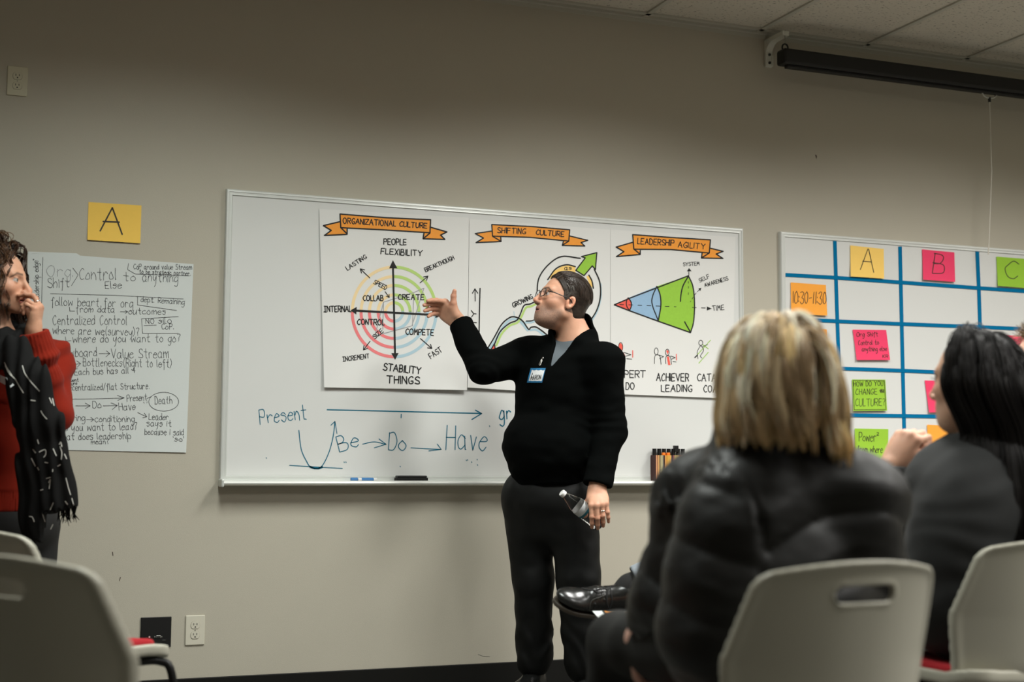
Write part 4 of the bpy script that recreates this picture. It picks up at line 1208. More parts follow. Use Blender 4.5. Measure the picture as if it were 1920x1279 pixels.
def simulate(roots, dirs, n, step, head, layer, grav=0.35, spheres=(), inertia=0.75, curl=None):
    """strands falling over the skull: head-local roots/dirs (N,3)"""
    p = roots.copy(); d = dirs.copy(); out = [p.copy()]
    down = head.R.T@np.array([0, 0, -1.0])
    for i in range(n-1):
        d = d*inertia+down*grav; d /= np.linalg.norm(d, axis=1, keepdims=True)
        p = p+d*step
        for c, r in [((-0.012, 0, 0.030), np.array([0.097, 0.0755, 0.086])), ((0.02, 0, -0.04), np.array([0.06, 0.064, 0.07])), ((-0.03, 0, -0.08), np.array([0.058, 0.056, 0.08]))]+list(spheres):
            r = np.asarray(r)+layer[:, None] if np.ndim(r) else np.full(3, r)+layer[:, None]
            q = (p-np.asarray(c))/r; k = np.linalg.norm(q, axis=1, keepdims=True)
            p = np.where(k < 1, np.asarray(c)+q/np.maximum(k, 1e-6)*r, p)
        dd = p-out[-1]; d = dd/(np.linalg.norm(dd, axis=1, keepdims=True)+1e-9)
        p = out[-1]+d*step
        out.append(p.copy())
    return np.stack(out, 1)
M_SKIN = mat('skin', (0.6, 0.4, 0.3), 0.48, attr=True, spec=0.4, sss=0.12, bump=0.08, bscale=700, bdist=0.001)
M_HAIR = mat('hair', (0.1, 0.07, 0.04), 0.42, attr=True, spec=0.45)

# ---------------------------------------------------------------- the standing man
from mathutils.bvhtree import BVHTree
def bvh_of(*objs):
    vs, ps, n = [], [], 0
    for o in objs:
        b = BASE[o.name]; me = o.data
        co = np.empty(len(me.vertices)*3, np.float32); me.vertices.foreach_get('co', co); co = co.reshape(-1, 3)+b
        vs += [Vector(c) for c in co.astype(float)]; ps += [[i+n for i in p.vertices] for p in me.polygons]; n = len(vs)
    return BVHTree.FromPolygons(vs, ps)
def onto(b, px, py, lift, default=None):
    d = nrm(ray(px, py)); h = b.ray_cast(Vector(CAM), Vector(d))
    if h[0] is None: return default
    return np.array(h[0])-d*lift
def add_parts(sh, parts, grow=0.0):
    for p in parts:
        if p[0] == 'e': sh.ell(p[1], np.asarray(p[2])+grow, p[3], p[4] if len(p) > 4 else 0.03)
        else: sh.seg(p[1], p[2], p[3], p[4], p[5] if len(p) > 5 else 0.03, p[6] if len(p) > 6 else None, grow)
def shoe_parts(toe_dir, at, sc=1.0):
    """leather shoe on the ground (or anywhere): at = under the heel centre"""
    x = nrm(toe_dir); return x
def put_shoe(name, m_up, m_sole, parent, at, x, z, sc=1.0, h=0.004):
    """shoe: x toe direction, z up out of the shoe; at = sole point under the ankle"""
    x = nrm(x); z = nrm(np.asarray(z)-x*(x@np.asarray(z))); y = np.cross(z, x); R = np.stack([x, y, z], 1)
    L = lambda *a: np.asarray(at)+R@(np.array(a)*sc)
    up = Shape()
    up.ell(L(-0.015, 0, 0.055), np.array([0.062, 0.038, 0.052])*sc, R, 0.03)
    up.ell(L(0.07, 0, 0.045), np.array([0.075, 0.042, 0.036])*sc, R, 0.03)
    up.ell(L(0.15, 0.004, 0.034), np.array([0.066, 0.047, 0.025])*sc, R, 0.03)
    up.seg(L(-0.01, 0, 0.07), L(-0.012, 0, 0.105), 0.040*sc, 0.038*sc, 0.03)
    up.seg(L(0.02, 0, 0.085), L(0.09, 0, 0.062), 0.030*sc, 0.026*sc, 0.03)
    c0 = np.asarray(at); zz = z.astype(f32); lo = 0.012*sc
    up.cut(lambda Q, d: np.maximum(d+0.0012*np.abs(np.sin(((Q-c0.astype(f32))@x.astype(f32))*210))*(np.abs(((Q-c0.astype(f32))@x.astype(f32))-0.105) < 0.03), lo-(Q-c0.astype(f32))@zz))
    o = shape_obj(name, up, h, m_up, parent)
    so = Shape()
    so.ell(L(-0.015, 0, 0.0), np.array([0.060, 0.037, 0.05])*sc, R, 0.02); so.ell(L(0.06, 0.002, 0.0), np.array([0.08, 0.039, 0.05])*sc, R, 0.02)
    so.ell(L(0.145, 0.004, 0.0), np.array([0.072, 0.0475, 0.05])*sc, R, 0.02)
    def cut(Q, d):
        t = (Q-c0.astype(f32))@zz
        return np.maximum(d, np.abs(t-0.0075*sc)-0.0065*sc)
    so.cut(cut)
    shape_obj('sole', so, h*0.8, m_sole, o if parent is not None else o)
    return o, L

M_FLEECE = mat('black_fleece', (0.0020, 0.0025, 0.0024), 0.95, spec=0.05, bump=0.3, bscale=900, bdist=0.002, noise=0.25, nscale=300)
M_TROUSER = mat('black_trousers', (0.0048, 0.0052, 0.0050), 0.62, spec=0.25, bump=0.15, bscale=1500, bdist=0.001)
M_TEE = mat('grey_tee', (0.115, 0.138, 0.155), 0.85, noise=0.12, nscale=250)
M_LEATHER = mat('black_leather', (0.010, 0.0105, 0.010), 0.24, spec=0.6, bump=0.12, bscale=300, bdist=0.001)
M_SOLE = mat('shoe_sole', (0.012, 0.011, 0.010), 0.5)
SKIN_M = (0.57, 0.31, 0.205)

def build_man():
    zc = 5.56
    p = lambda x, y, dz=0.0: P(x, y, zc+dz)
    F = HV(-0.57, -0.82); R = frame(F, UZ)
    head = Head(p(1054, 564, -0.01), frame(nrm(HV(-math.cos(0.33), -math.sin(0.33), math.tan(0.31))), UZ), 0.95, mouth=0.0045, fat=0.003, nose=0.8)
    neck0 = head.wld((-0.045, 0, -0.055)); neck1 = p(1080, 640, 0.0)
    shR, shL = p(990, 670, 0.13), p(1132, 684, -0.11)
    elR, wrR = p(904, 692, -0.04), p(863, 606, 0.10)
    elL, wrL = p(1143, 808, -0.13), p(1119, 914, -0.225)
    chest, belly, hips = p(1053, 738, 0.01), p(1036, 838, 0.0), p(1034, 925, 0.02)
    torso = [('e', chest, (0.145, 0.205, 0.20), R), ('e', belly+F*0.02, (0.165, 0.205, 0.17), R, 0.06), ('e', hips, (0.140, 0.190, 0.12), R, 0.06),
             ('s', shR, shL, 0.076, 0.072, 0.05), ('s', neck1-UZ*0.01, shR, 0.060, 0.060, 0.05), ('s', neck1-UZ*0.01, shL, 0.060, 0.060, 0.05)]
    armR = [('s', shR, elR, 0.078, 0.062, 0.04), ('s', elR, wrR, 0.060, 0.052, 0.02)]
    armL = [('s', shL, elL, 0.076, 0.064, 0.04), ('s', elL, wrL, 0.062, 0.056, 0.02)]
    hipR, hipL = p(990, 930, 0.06), p(1074, 935, -0.03)
    knR, knL = p(1000, 1085, 0.03), p(1083, 1082, -0.08)
    anR, anL = p(1001, 1238, 0.06), p(1099, 1246, -0.05)
    legR = [('s', hipR, knR, 0.104, 0.079, 0.03), ('s', knR, anR, 0.079, 0.072, 0.03)]
    legL = [('s', hipL, knL, 0.106, 0.084, 0.03), ('s', knL, anL, 0.083, 0.078, 0.03)]
    # hands
    pl = nrm(HV(0.69, 0.0, -0.72)); pl = nrm(HV(0.69, 0, 0.72))      # image up-right
    exR = nrm(HV(-0.74, 0.10, 0.66))
    hR = Hand(wrR+exR*0.012, exR, 0.8*pl-0.6*FH, [(56, 10, 6), (60, 12, 8), (63, 14, 8), (66, 18, 10)], [(0.020, 0.022, -0.010), (0.056, 0.052, -0.004), (0.074, 0.072, 0.004), (0.084, 0.090, 0.010)], spread=(1, 0, -1, -2), sc=1.02, fat=1.12).setup(0.6*pl+0.8*FH)
    exL = nrm(HV(0.05, -0.70, -0.71))
    hL = Hand(wrL+exL*0.004, exL, HV(-1.0, 0.02, -0.05), [(40, 28, 18), (44, 32, 20), (44, 30, 18), (36, 24, 16)], [(0.02, 0.022, -0.012), (0.040, 0.040, -0.034), (0.050, 0.050, -0.062), (0.054, 0.050, -0.086)], spread=(3, 0, -3, -7), sc=1.0, fat=1.05).setup(HV(0.1, -0.70, 0.71))
    footR = np.array([anR[0], anR[1], 0.0]); footL = np.array([anL[0], anL[1], 0.0])
    base = np.array([hips[0], hips[1], 0.0])
    sh = Shape(); head.add(sh); sh.seg(neck0, neck1, 0.057, 0.068, 0.03)
    add_parts(sh, torso, -0.016); add_parts(sh, [(a[0], a[1], a[2], a[3]-0.022, a[4]-0.024) for a in armR+armL]); add_parts(sh, legR+legL, -0.018)
    sh.seg(wrR-exR*0.03, wrR+exR*0.03, 0.029, 0.027, 0.012, (0.6*pl+0.8*FH, 0.8)); sh.seg(wrL-nrm(wrL-elL)*0.04, wrL+exL*0.02, 0.031, 0.029, 0.012)
    for a, dr in ((anR, F), (anL, nrm(HV(-0.2, -0.97)))):
        q = np.array([a[0], a[1], 0.075]); sh.seg(a, q, 0.04, 0.038); sh.seg(q, q+dr*0.10-UZ*0.03, 0.036, 0.028)
    hR.add(sh); hL.add(sh)
    V, Fq = sh.mesh(0.0027); V = relax(V, Fq, 1)
    def cap(q):      # scalp under the hair
        hl = 0.062+0.25*np.maximum(0, q[:, 0]-0.03)+(np.abs(q[:, 1]) > 0.045)*0.0
        m = (q[:, 2] > np.where(q[:, 0] > 0.035, 0.078, np.where(q[:, 0] > -0.0, 0.03, -0.05)))
        return m.astype(float)*(q[:, 0] < 0.078)*0.8*(np.abs(q[:, 1]) < 0.080)
    C = head.colours(V, SKIN_M, (0.42, 0.17, 0.14), (0.15, 0.11, 0.09, 0.75), (0.028, 0.018, 0.012), cap)
    C = hR.tint(V, C, SKIN_M); C = hL.tint(V, C, SKIN_M)
    body = mk('person', V, Fq, M_SKIN, None, base, True, C)
    tag(body, 'standing person in black half-zip fleece and glasses pointing at the chart with one hand', 'person')

    # fleece with collar
    fl = Shape(); add_parts(fl, torso); add_parts(fl, armR); add_parts(fl, armL)
    nd = nrm(neck0-neck1); col0 = neck1-nd*0.005+F*0.004
    fl.add(lambda Q: cone(Q, col0, col0+nd*0.052, 0.094, 0.091), col0+nd*0.03, 0.13, 0.015)
    hemz = p(1034, 914)[2]
    B = p(1012, 684, -0.16)
    yl, zl = R[:, 1].astype(f32), R[:, 2].astype(f32)
    def shaping(Q, d):
        # soft folds along the sleeves and across the belly
        n1 = vnoise(Q, 9, 1); n2 = vnoise(Q*np.array([1, 1, 2.2], f32), 14, 2); n3 = vnoise(Q, 30, 5)
        w = 0.005*n1+0.004*n2+0.001*n3
        for a, b in ((elR, 0.09), (elL, 0.10), (shR, 0.08), (p(1040, 880), 0.16)):
            r = np.exp(-np.sum((Q-a.astype(f32))**2, 1)/(b*b)); w = w+r*0.0028*np.sin((Q@np.array([0.5, 0.3, 1], f32))*120+6*n1)
        d = d+w
        # collar hollow and open V
        ax = nd.astype(f32)
        d = smax(d, -cone(Q, col0+nd*0.012, col0+nd*0.12, 0.079, 0.080), 0.004)
        q = Q-B.astype(f32); u = q@yl; z = q@zl
        front = (Q-(neck1-F*0.01).astype(f32))@F.astype(f32)
        wedge = np.maximum(np.maximum(-(u+0.10*z+0.004), u-0.72*z-0.004), np.maximum(-z, -front))
        d = smax(d, -wedge*0.8, 0.004)
        # hem and cuffs
        d = smax(d, hemz-Q[:, 2]+0.012*np.sin((Q@RH.astype(f32))*9), 0.012)
        for w_, e in ((wrR, nrm(wrR-elR)), (wrL, nrm(wrL-elL))):
            near = np.linalg.norm(Q-w_.astype(f32), axis=1) < 0.13
            t = (Q-(w_-e*0.004).astype(f32))@e.astype(f32)
            d = np.where(near, smax(d, t, 0.006), d)
            inner = cone(Q, w_-e*0.03, w_+e*0.05, 0.040, 0.043)
            d = np.where(near, smax(d, -inner, 0.004), d)
        return d
    fl.cut(shaping)
    fleece = shape_obj('fleece_pullover', fl, 0.0045, M_FLEECE, body, it=3)
    # hem welt
    tr = Shape(); add_parts(tr, legR); add_parts(tr, legL); tr.ell(hips-UZ*0.02, (0.150, 0.196, 0.13), R, 0.05)
    tr.ell(p(1034, 985, 0.02), (0.12, 0.16, 0.10), R, 0.05)
    def trfold(Q, d):
        n1 = vnoise(Q*np.array([1, 1, 0.45], f32), 13, 6); n2 = vnoise(Q, 24, 7)
        w = 0.008*n1+0.003*n2
        for a, b in ((anR+UZ*0.08, 0.14), (anL+UZ*0.08, 0.14), (hips-UZ*0.16, 0.12)):
            r = np.exp(-np.sum((Q-a.astype(f32))**2, 1)/(b*b)); w = w+r*0.0045*np.sin((Q@np.array([0.9, 0.5, 1.0], f32))*60+5*n1)
        d = d+w
        return smax(d, 0.055-Q[:, 2]+0.02*((Q-base.astype(f32))@F.astype(f32)+0.02), 0.006)
    tr.cut(trfold)
    shape_obj('trousers', tr, 0.006, M_TROUSER, body)
    ts = Shape(); add_parts(ts, torso, -0.008)
    ts.add(lambda Q: cone(Q, neck1-nd*0.03, neck1-nd*0.045, 0.079, 0.079), neck1, 0.1, 0.02)
    ts.cut(lambda Q, d: smax(d, (chest[2]-0.02)-Q[:, 2], 0.01))
    shape_obj('t_shirt', ts, 0.005, M_TEE, body)
    for nm, at, dr in (('shoe', footR, F), ('shoe', footL, nrm(HV(-0.2, -0.97)))):
        put_shoe(nm, M_LEATHER, M_SOLE, body, at, dr, UZ, 1.02, 0.005)

    # short swept-back hair
    hs = Shape()
    hs.add(lambda Q: ell(head.loc_f(Q), (-0.016, 0, 0.036), (0.106, 0.083, 0.092))*head.s, head.c, 0.16, 0.0)
    hs.add(lambda Q: ell(head.loc_f(Q), (-0.052, 0, -0.040), (0.060, 0.066, 0.068))*head.s, head.c, 0.17, 0.02)
    def hcut(Q, d):
        q = head.loc_f(Q); a = np.abs(q[:, 1])
        # keep: above the hairline; temples recede, sideburn before the ear, nape behind it
        front = 0.080+0.15*a                                    # forehead line height at the front
        x = q[:, 0]
        line = np.interp(x, [-0.11, -0.045, -0.03, -0.012, -0.004, 0.004, 0.020, 0.026, 0.050, 0.070, 0.085], [-0.102, -0.092, -0.058, 0.016, 0.014, -0.022, -0.022, 0.022, 0.055, 0.083, 0.093])
        d = smax(d, (line-q[:, 2])*0.6*head.s, 0.004)
        rid = np.sin(q[:, 1]*420+3*vnoise(q, 14, 3))*0.0010+np.sin(q[:, 1]*900+3*vnoise(q, 18, 4))*0.0006
        d = d+rid*(q[:, 2] > 0.02)*np.clip((0.062-a)/0.02, 0, 1)+0.001*vnoise(q, 22, 9)-0.0015*np.exp(-((x+0.02)**2+(q[:, 2]-0.11)**2)/0.07**2)
        return d
    hs.cut(hcut)
    HC = np.array([0.020, 0.013, 0.009])
    def hcol(V):
        q = head.loc(V); n = len(V)
        st = vnoise((q*np.array([0.25, 1, 0.6])).astype(f32), 240, 2)
        c = HC*(1+0.6*st[:, None])
        gry = np.clip((0.055-q[:, 2])/0.04, 0, 1)*np.clip((q[:, 0]+0.03)/0.03, 0, 1)*(np.abs(q[:, 1]) > 0.04)
        k = (gry*np.clip(0.35+0.5*vnoise(q.astype(f32), 420, 5), 0, 1))[:, None]
        return c*(1-k)+np.array([0.17, 0.155, 0.14])*k
    hair = shape_obj('hair', hs, 0.0022, M_HAIR, body, colfn=hcol)
    N = 5200; m = 10
    r0 = np.random.default_rng(3)
    # strands combed straight back over the crown and the sides
    hl_y = r0.uniform(-1, 1, N); y0 = np.sign(hl_y)*np.abs(hl_y)**0.8*0.081
    lim = np.interp(np.abs(y0), [0, 0.05, 0.072, 0.081], [0.85, 0.80, 0.60, 0.30])
    t0 = lim+r0.uniform(0, 1, N)**1.2*2.0
    ang = t0[:, None]+np.linspace(0, 1, m)[None]*0.42
    sag = 1.0-0.015*np.abs(y0[:, None])/0.08
    rad = 1.012+0.045*r0.random(N)[:, None]*np.linspace(0.55, 1, m)[None]
    yy = y0[:, None]*rad*(1-0.10*np.maximum(0, ang-2.3)); kk = np.sqrt(np.maximum(0.03, 1-(y0[:, None]/0.084)**2))
    path = np.stack([-0.016+0.106*np.cos(ang)*kk*rad, yy, 0.036+0.092*np.sin(ang)*kk*rad*sag], 2)
    path[..., 2] += -0.024*np.linspace(0, 1, m)[None]*(np.abs(y0)[:, None] > 0.06)
    xq, zq, aq = path[..., 0], path[..., 2], np.abs(path[..., 1])
    line = np.interp(xq, [-0.11, -0.045, -0.03, -0.012, -0.004, 0.004, 0.020, 0.026, 0.050, 0.070, 0.085], [-0.102, -0.092, -0.058, 0.016, 0.014, -0.010, -0.010, 0.026, 0.055, 0.083, 0.093])
    ok = (zq > line-0.002).all(1); path = path[ok]; N = len(path)
    gv = r0.uniform(0.55, 2.3, N)
    gq = path[:, 0]; gmask = ((gq[:, 2] < 0.062)&(gq[:, 0] > -0.03)&(np.abs(gq[:, 1]) > 0.045)&(r0.random(N) < 0.5))
    HCs = HC[None]*gv[:, None]; HCs[gmask] = np.array([0.15, 0.14, 0.125])*r0.uniform(0.5, 1.3, (gmask.sum(), 1))
    Vt, Ft, Ct = tubes(head.wld(path.reshape(-1, 3)).reshape(N, m, 3), np.interp(np.linspace(0, 1, m), [0, 0.15, 0.8, 1], [0.0003, 0.0009, 0.0008, 0.0003]), HCs)
    mk('hair_strands', Vt, Ft, M_HAIR, hair, None, True, Ct)

    # glasses
    M_SPEC = mat('spectacle_frame', (0.012, 0.010, 0.009), 0.3)
    M_LENSG = mat('spectacle_lens', (1, 1, 1), 0.02, trans=1.0, ior=1.12, spec=0.5)
    gl = MB(); lens = []
    for s in (1, -1):
        ring = []
        for k in range(28):
            t = 2*math.pi*k/28; cx_, cz_ = math.cos(t), math.sin(t)
            e = 0.6; yv = math.copysign(abs(cx_)**e, cx_)*0.0255; zv = math.copysign(abs(cz_)**e, cz_)*0.0165
            ring.append((0.103-0.16*((0.0345+yv)**2)*4-0.002*0, s*(0.0345+yv), -0.004+zv))
        ring = [head.wld(q) for q in ring]; lens.append(ring)
        gl.tube(ring, 0.0019, 8, closed=True)
        gl.tube([head.wld(q) for q in ((0.092, s*0.0595, 0.003), (0.070, s*0.0735, 0.004), (0.03, s*0.0775, 0.002), (-0.002, s*0.0815, 0.000), (-0.012, s*0.0825, -0.004), (-0.026, s*0.082, -0.024))], [0.0022, 0.0022, 0.0019, 0.0018, 0.0018, 0.0012], 8)
    gl.tube([head.wld(q) for q in ((0.1015, 0.0095, 0.001), (0.104, 0, 0.004), (0.1015, -0.0095, 0.001))], 0.0018, 8)
    g = gl.build('glasses', M_SPEC, body, smooth=True)
    for ring in lens:
        MB().prism(ring, head.R@np.array([0.0008, 0, 0])).build('lens', M_LENSG, g)
    # name sticker, zip pull
    bt = bvh_of(fleece)
    c8 = conv(960, 670, 18.27)
    def flat_on(name, corners, m, lift, parent, n=6):
        q = c8(corners); V = []
        for j in range(n+1):
            for i in range(n+1):
                u, v = i/n, j/n
                a = (1-u)*(1-v)*q[0]+u*(1-v)*q[1]+u*v*q[2]+(1-u)*v*q[3]
                V.append(onto(bt, a[0], a[1], lift, p(a[0], a[1], -0.2)))
        V = np.array(V)
        Fc = [(j*(n+1)+i, j*(n+1)+i+1, (j+1)*(n+1)+i+1, (j+1)*(n+1)+i) for j in range(n) for i in range(n)]
        o = mk(name, V, Fc, m, parent)
        s_ = o.modifiers.new('solidify', 'SOLIDIFY'); s_.thickness = 0.0006; s_.offset = 0
        return o
    M_TAGW = mat('sticker_white', (0.72, 0.74, 0.75), 0.5); M_TAGB = mat('sticker_blue', (0.02, 0.16, 0.34), 0.5)
    tagp = flat_on('name_sticker', [(640, 372), (1155, 372), (1028, 872), (512, 872)], M_TAGB, 0.0035, body)
    pl_ = flat_on('sticker_panel', [(680, 432), (1118, 432), (1014, 815), (572, 815)], M_TAGW, 0.0045, tagp)
    k = Ink(lambda x, y, l=0.0: onto(bt, x, y, 0.0058+l, p(x, y, -0.2)), c8)
    k.text('AARON', 628, 770, 985, 752, 150, 16, 0.3, slant=0.15)
    for s in text_strokes('A', 628, 770, 720, 765, 235, 0.2, 0.15): k.line(s, 15)
    k.build('lettering', M_INK, tagp)
    k = Ink(lambda x, y, l=0.0: onto(bt, x, y, 0.0054+l, p(x, y, -0.2)), c8)
    for i in range(3):
        k.fill([(700+i*150, 428), (730+i*150, 444), (765+i*150, 447), (800+i*150, 442), (828+i*150, 428)])
        k.fill([(572+i*150, 838), (600+i*150, 812), (640+i*150, 808), (675+i*150, 816), (700+i*150, 838)])
    k.build('scalloped_edge', M_TAGB, tagp)
    zp = MB(); q = lambda x, y, l: onto(bt, *c8([(x, y)])[0], l, p(*c8([(x, y)])[0], -0.18))
    A, Bq, Cq = q(1085, 10, 0.006), q(1030, 60, 0.007), q(955, 245, 0.007)
    zp.tube([A, Bq], 0.0035, 8)
    mid = Bq*0.25+Cq*0.75; dd = nrm(Cq-Bq); sd = nrm(np.cross(dd, FH))
    zp.tube([Bq+sd*0.0018, mid+sd*0.0022, Cq+sd*0.0035, Cq+dd*0.004, Cq-sd*0.0035, mid-sd*0.0022, Bq-sd*0.0018], 0.0014, 6, closed=True)
    zp.build('zip_pull', mat('zip_metal', (0.55, 0.54, 0.5), 0.3, metal=0.9), body, smooth=True)
    # zip tape edges of the V
    for pts in ([(1012, 683), (1021, 655), (1030, 632)], [(1013, 682), (1040, 655), (1075, 634)]):
        pass
    # ring on the ring finger
    f3 = hL.fingers[2][0]; c = f3[0]*0.42+f3[1]*0.58; d = nrm(f3[1]-f3[0])
    MB().lathe([(0.0099, -0.002), (0.0108, -0.0018), (0.0108, 0.0018), (0.0099, 0.002)], c, d, 20).build('ring', mat('ring_silver', (0.75, 0.73, 0.68), 0.2, metal=1.0), body, smooth=True)

    # bottle in the left hand
    capP = P(1054.5, 925, 5.295); botP = P(1130, 986, 5.345)
    ax = nrm(botP-capP); L = 0.205; o = capP-ax*0.004
    bt_ = thing('water_bottle', 'small clear plastic water bottle with white cap held in the lowered hand', 'bottle', botP)
    M_PET = mat('clear_plastic', (0.98, 0.99, 0.99), 0.03, trans=1.0, ior=1.18, spec=0.5)
    prof = [(0.0115, 0.012), (0.0115, 0.022), (0.0145, 0.026), (0.019, 0.040), (0.026, 0.060), (0.0305, 0.076), (0.0318, 0.082), (0.0312, 0.086), (0.0312, 0.125)]
    for i in range(7):
        h = 0.128+i*0.010
        prof += [(0.0318, h), (0.0296, h+0.005)]
    prof += [(0.031, 0.198), (0.027, 0.205), (0.015, 0.203), (0.0005, 0.199)]
    MB().lathe(prof, o, ax, 32).build('bottle_body', M_PET, bt_, smooth=True)
    MB().lathe([(0.0005, -0.001), (0.0125, -0.001), (0.0138, 0.001), (0.0138, 0.013), (0.0128, 0.0145), (0.0005, 0.0145)], o, ax, 28).build('cap', mat('cap_white', (0.78, 0.78, 0.76), 0.4), bt_, smooth=False, bevel=0.001)
    lb = MB().lathe([(0.0321, 0.088), (0.0321, 0.122)], o, ax, 36)
    lb.f = [f for f in lb.f if len(f) == 4]
    lab = lb.build('label', mat('label_grey', (0.56, 0.58, 0.58), 0.5), bt_, smooth=True)
    lb = MB().lathe([(0.0323, 0.113), (0.0323, 0.123)], o, ax, 36); lb.f = [f for f in lb.f if len(f) == 4]
    lb.build('label_band', mat('label_teal', (0.02, 0.13, 0.17), 0.5), lab, smooth=True)
    m = MB(); u_ = nrm(np.cross(ax, FH)); w_ = np.cross(ax, u_)
    if w_@FH > 0: w_ = -w_
    for i in range(5):
        for t0_, t1_ in ((-0.35, 0.1), (0.18, 0.5)):
            pts = [o+ax*(0.0925+i*0.004)+0.0324*(math.cos(t)*w_+math.sin(t)*u_) for t in np.linspace(t0_, t1_, 6)]
            m.tube(pts, 0.0004, 4)
    m.build('label_print', mat('print_dark', (0.25, 0.26, 0.27), 0.6), lab)
    return body
Head.loc_f = lambda s, Q: (((Q-s.c.astype(f32))@s.R.astype(f32))/f32(s.s))
MAN = build_man()

# ---------------------------------------------------------------- stacking chairs
M_SHELL = mat('chair_shell', (0.42, 0.405, 0.335), 0.42, spec=0.4, bump=0.06, bscale=900, bdist=0.001)
M_SHELLG = mat('chair_shell_grey', (0.22, 0.225, 0.205), 0.45, spec=0.4, bump=0.06, bscale=900, bdist=0.001)
M_PAD = mat('red_upholstery', (0.33, 0.006, 0.012), 0.9, bump=0.3, bscale=900, bdist=0.001)
M_LEG = mat('black_steel', (0.01, 0.01, 0.01), 0.35, metal=0.4)
CH_TOP = 0.785
def chair_back():
    """backrest shell: y is depth (back is -), curved across; handle slot near the top"""
    sh = Shape()
    top = CH_TOP; zlo = 0.40
    def f(Q):
        x, y, z = Q[:, 0], Q[:, 1], Q[:, 2]
        ax = np.abs(x)
        hw = np.interp(z, [0.40, 0.50, 0.575, 0.61, 0.70, 0.76, 0.79], [0.200, 0.212, 0.222, 0.224, 0.208, 0.196, 0.191])
        ztop = top-0.022*(ax/0.19)**2
        ox = ax-hw; oz = z-ztop; ol = zlo-z
        r = 0.026
        a = np.maximum(ox+r, 0); b = np.maximum(oz+r, 0)
        o2 = np.hypot(a, b)+np.minimum(np.maximum(ox+r, oz+r), 0)-r
        o2 = np.maximum(o2, ol)
        curve = -0.245-0.20*(z-0.55)+0.075*(ax/0.2)**2.2*(1.0-0.25*np.clip((z-0.6)/0.2, 0, 1))+0.05*np.maximum(0, (0.5-z)/0.1)**2*0.4
        t = 0.0045+0.0065*np.exp(-(np.minimum(0, o2+0.004)/0.010)**2)
        d = smax(o2*0.95, (np.abs(y-curve)-t)*0.9, 0.004)
        sx, sz = ax-0.050, np.abs(z-(top-0.060)-0.1*ax*0)-0.001
        slot = np.hypot(np.maximum(sx, 0), np.maximum(sz, 0))-0.0135
        lip = smax(np.abs(slot-0.004)-0.004, np.abs(y-curve)-0.0075, 0.003)
        d = np.minimum(d, lip)
        return smax(d, -slot, 0.003)
    sh.add(f, (0, -0.25, 0.60), 0.33, 0.0)
    return sh.mesh(0.004)
def chair_seat():
    sh = Shape()
    def f(Q):
        x, y, z = Q[:, 0], Q[:, 1], Q[:, 2]
        ax = np.abs(x)
        o2 = np.hypot(np.maximum(ax-0.215+0.06, 0), np.maximum(np.abs(y-0.0)-0.225+0.06, 0))-0.06
        zs = 0.438-0.055*np.maximum(0, (y-0.12)/0.1)**2*0.25+0.012*(ax/0.2)**2+0.02*np.maximum(0, (-0.12-y)/0.1)
        t = 0.008+0.008*np.exp(-(np.minimum(0, o2+0.006)/0.012)**2)
        return smax(o2*0.95, (np.abs(z-zs)-t)*0.9, 0.006)
    sh.add(f, (0, 0, 0.44), 0.33, 0.0)
    return sh.mesh(0.005)
def chair_pad():
    sh = Shape()
    def f(Q):
        x, y, z = Q[:, 0], Q[:, 1], Q[:, 2]
        ax = np.abs(x)
        o2 = np.hypot(np.maximum(ax-0.190+0.06, 0), np.maximum(np.abs(y-0.0)-0.195+0.06, 0))-0.06
        zs = 0.455-0.055*np.maximum(0, (y-0.12)/0.1)**2*0.25+0.008*(ax/0.2)**2
        return smax(o2*0.9, np.abs(z-zs)-0.017, 0.014)
    sh.add(f, (0, 0, 0.455), 0.32, 0.0)
    return sh.mesh(0.006)
CB, CS, CP = chair_back(), chair_seat(), chair_pad()
def make_chair(label, shell, group):
    t = thing('stacking_chair', label, 'chair', (0, 0, 0), group)
    mk('backrest', relax(CB[0], CB[1]), CB[1], shell, t, None, True)
    mk('seat', relax(CS[0], CS[1]), CS[1], shell, t, None, True)
    mk('seat_pad', relax(CP[0], CP[1]), CP[1], M_PAD, t, None, True)
    for sx in (-1, 1):
        MB().tube(smooth_line([(sx*0.17, 0.12, 0.418), (sx*0.195, 0.18, 0.415), (sx*0.215, 0.205, 0.38), (sx*0.225, 0.225, 0.2), (sx*0.235, 0.245, 0.004)], 5), 0.0115, 10).build('front_leg', M_LEG, t, smooth=True)
        MB().tube(smooth_line([(sx*0.17, -0.10, 0.418), (sx*0.19, -0.17, 0.415), (sx*0.21, -0.20, 0.38), (sx*0.22, -0.24, 0.2), (sx*0.235, -0.275, 0.004)], 5), 0.0115, 10).build('rear_leg', M_LEG, t, smooth=True)
        MB().tube([(sx*0.17, 0.13, 0.419), (sx*0.17, -0.12, 0.419)], 0.010, 8).build('side_rail', M_LEG, t, smooth=True)
        MB().tube(smooth_line([(sx*0.175, -0.12, 0.42), (sx*0.162, -0.160, 0.43), (sx*0.150, -0.176, 0.49), (sx*0.150, -0.184, 0.53)], 5), 0.010, 8).build('back_support', M_LEG, t, smooth=True)
    MB().tube([(-0.17, 0.10, 0.418), (0.17, 0.10, 0.418)], 0.010, 8).build('cross_rail', M_LEG, t, smooth=True)
    return t
def copy_chair(src, label, group):
    o = src.copy(); COL.objects.link(o); o['label'] = label; o['group'] = group
    for ch in list(src.children):
        c = ch.copy(); COL.objects.link(c); c.parent = o
    return o
def place_chair(o, rl, fd, ang):
    """(right, forward) position in the level camera frame; ang>0 turns the chair to face right"""
    w = RH*rl+FH*fd
    o.location = (w[0], w[1], 0)
    o.rotation_euler = (0, 0, -YAW-math.radians(ang))
    return o
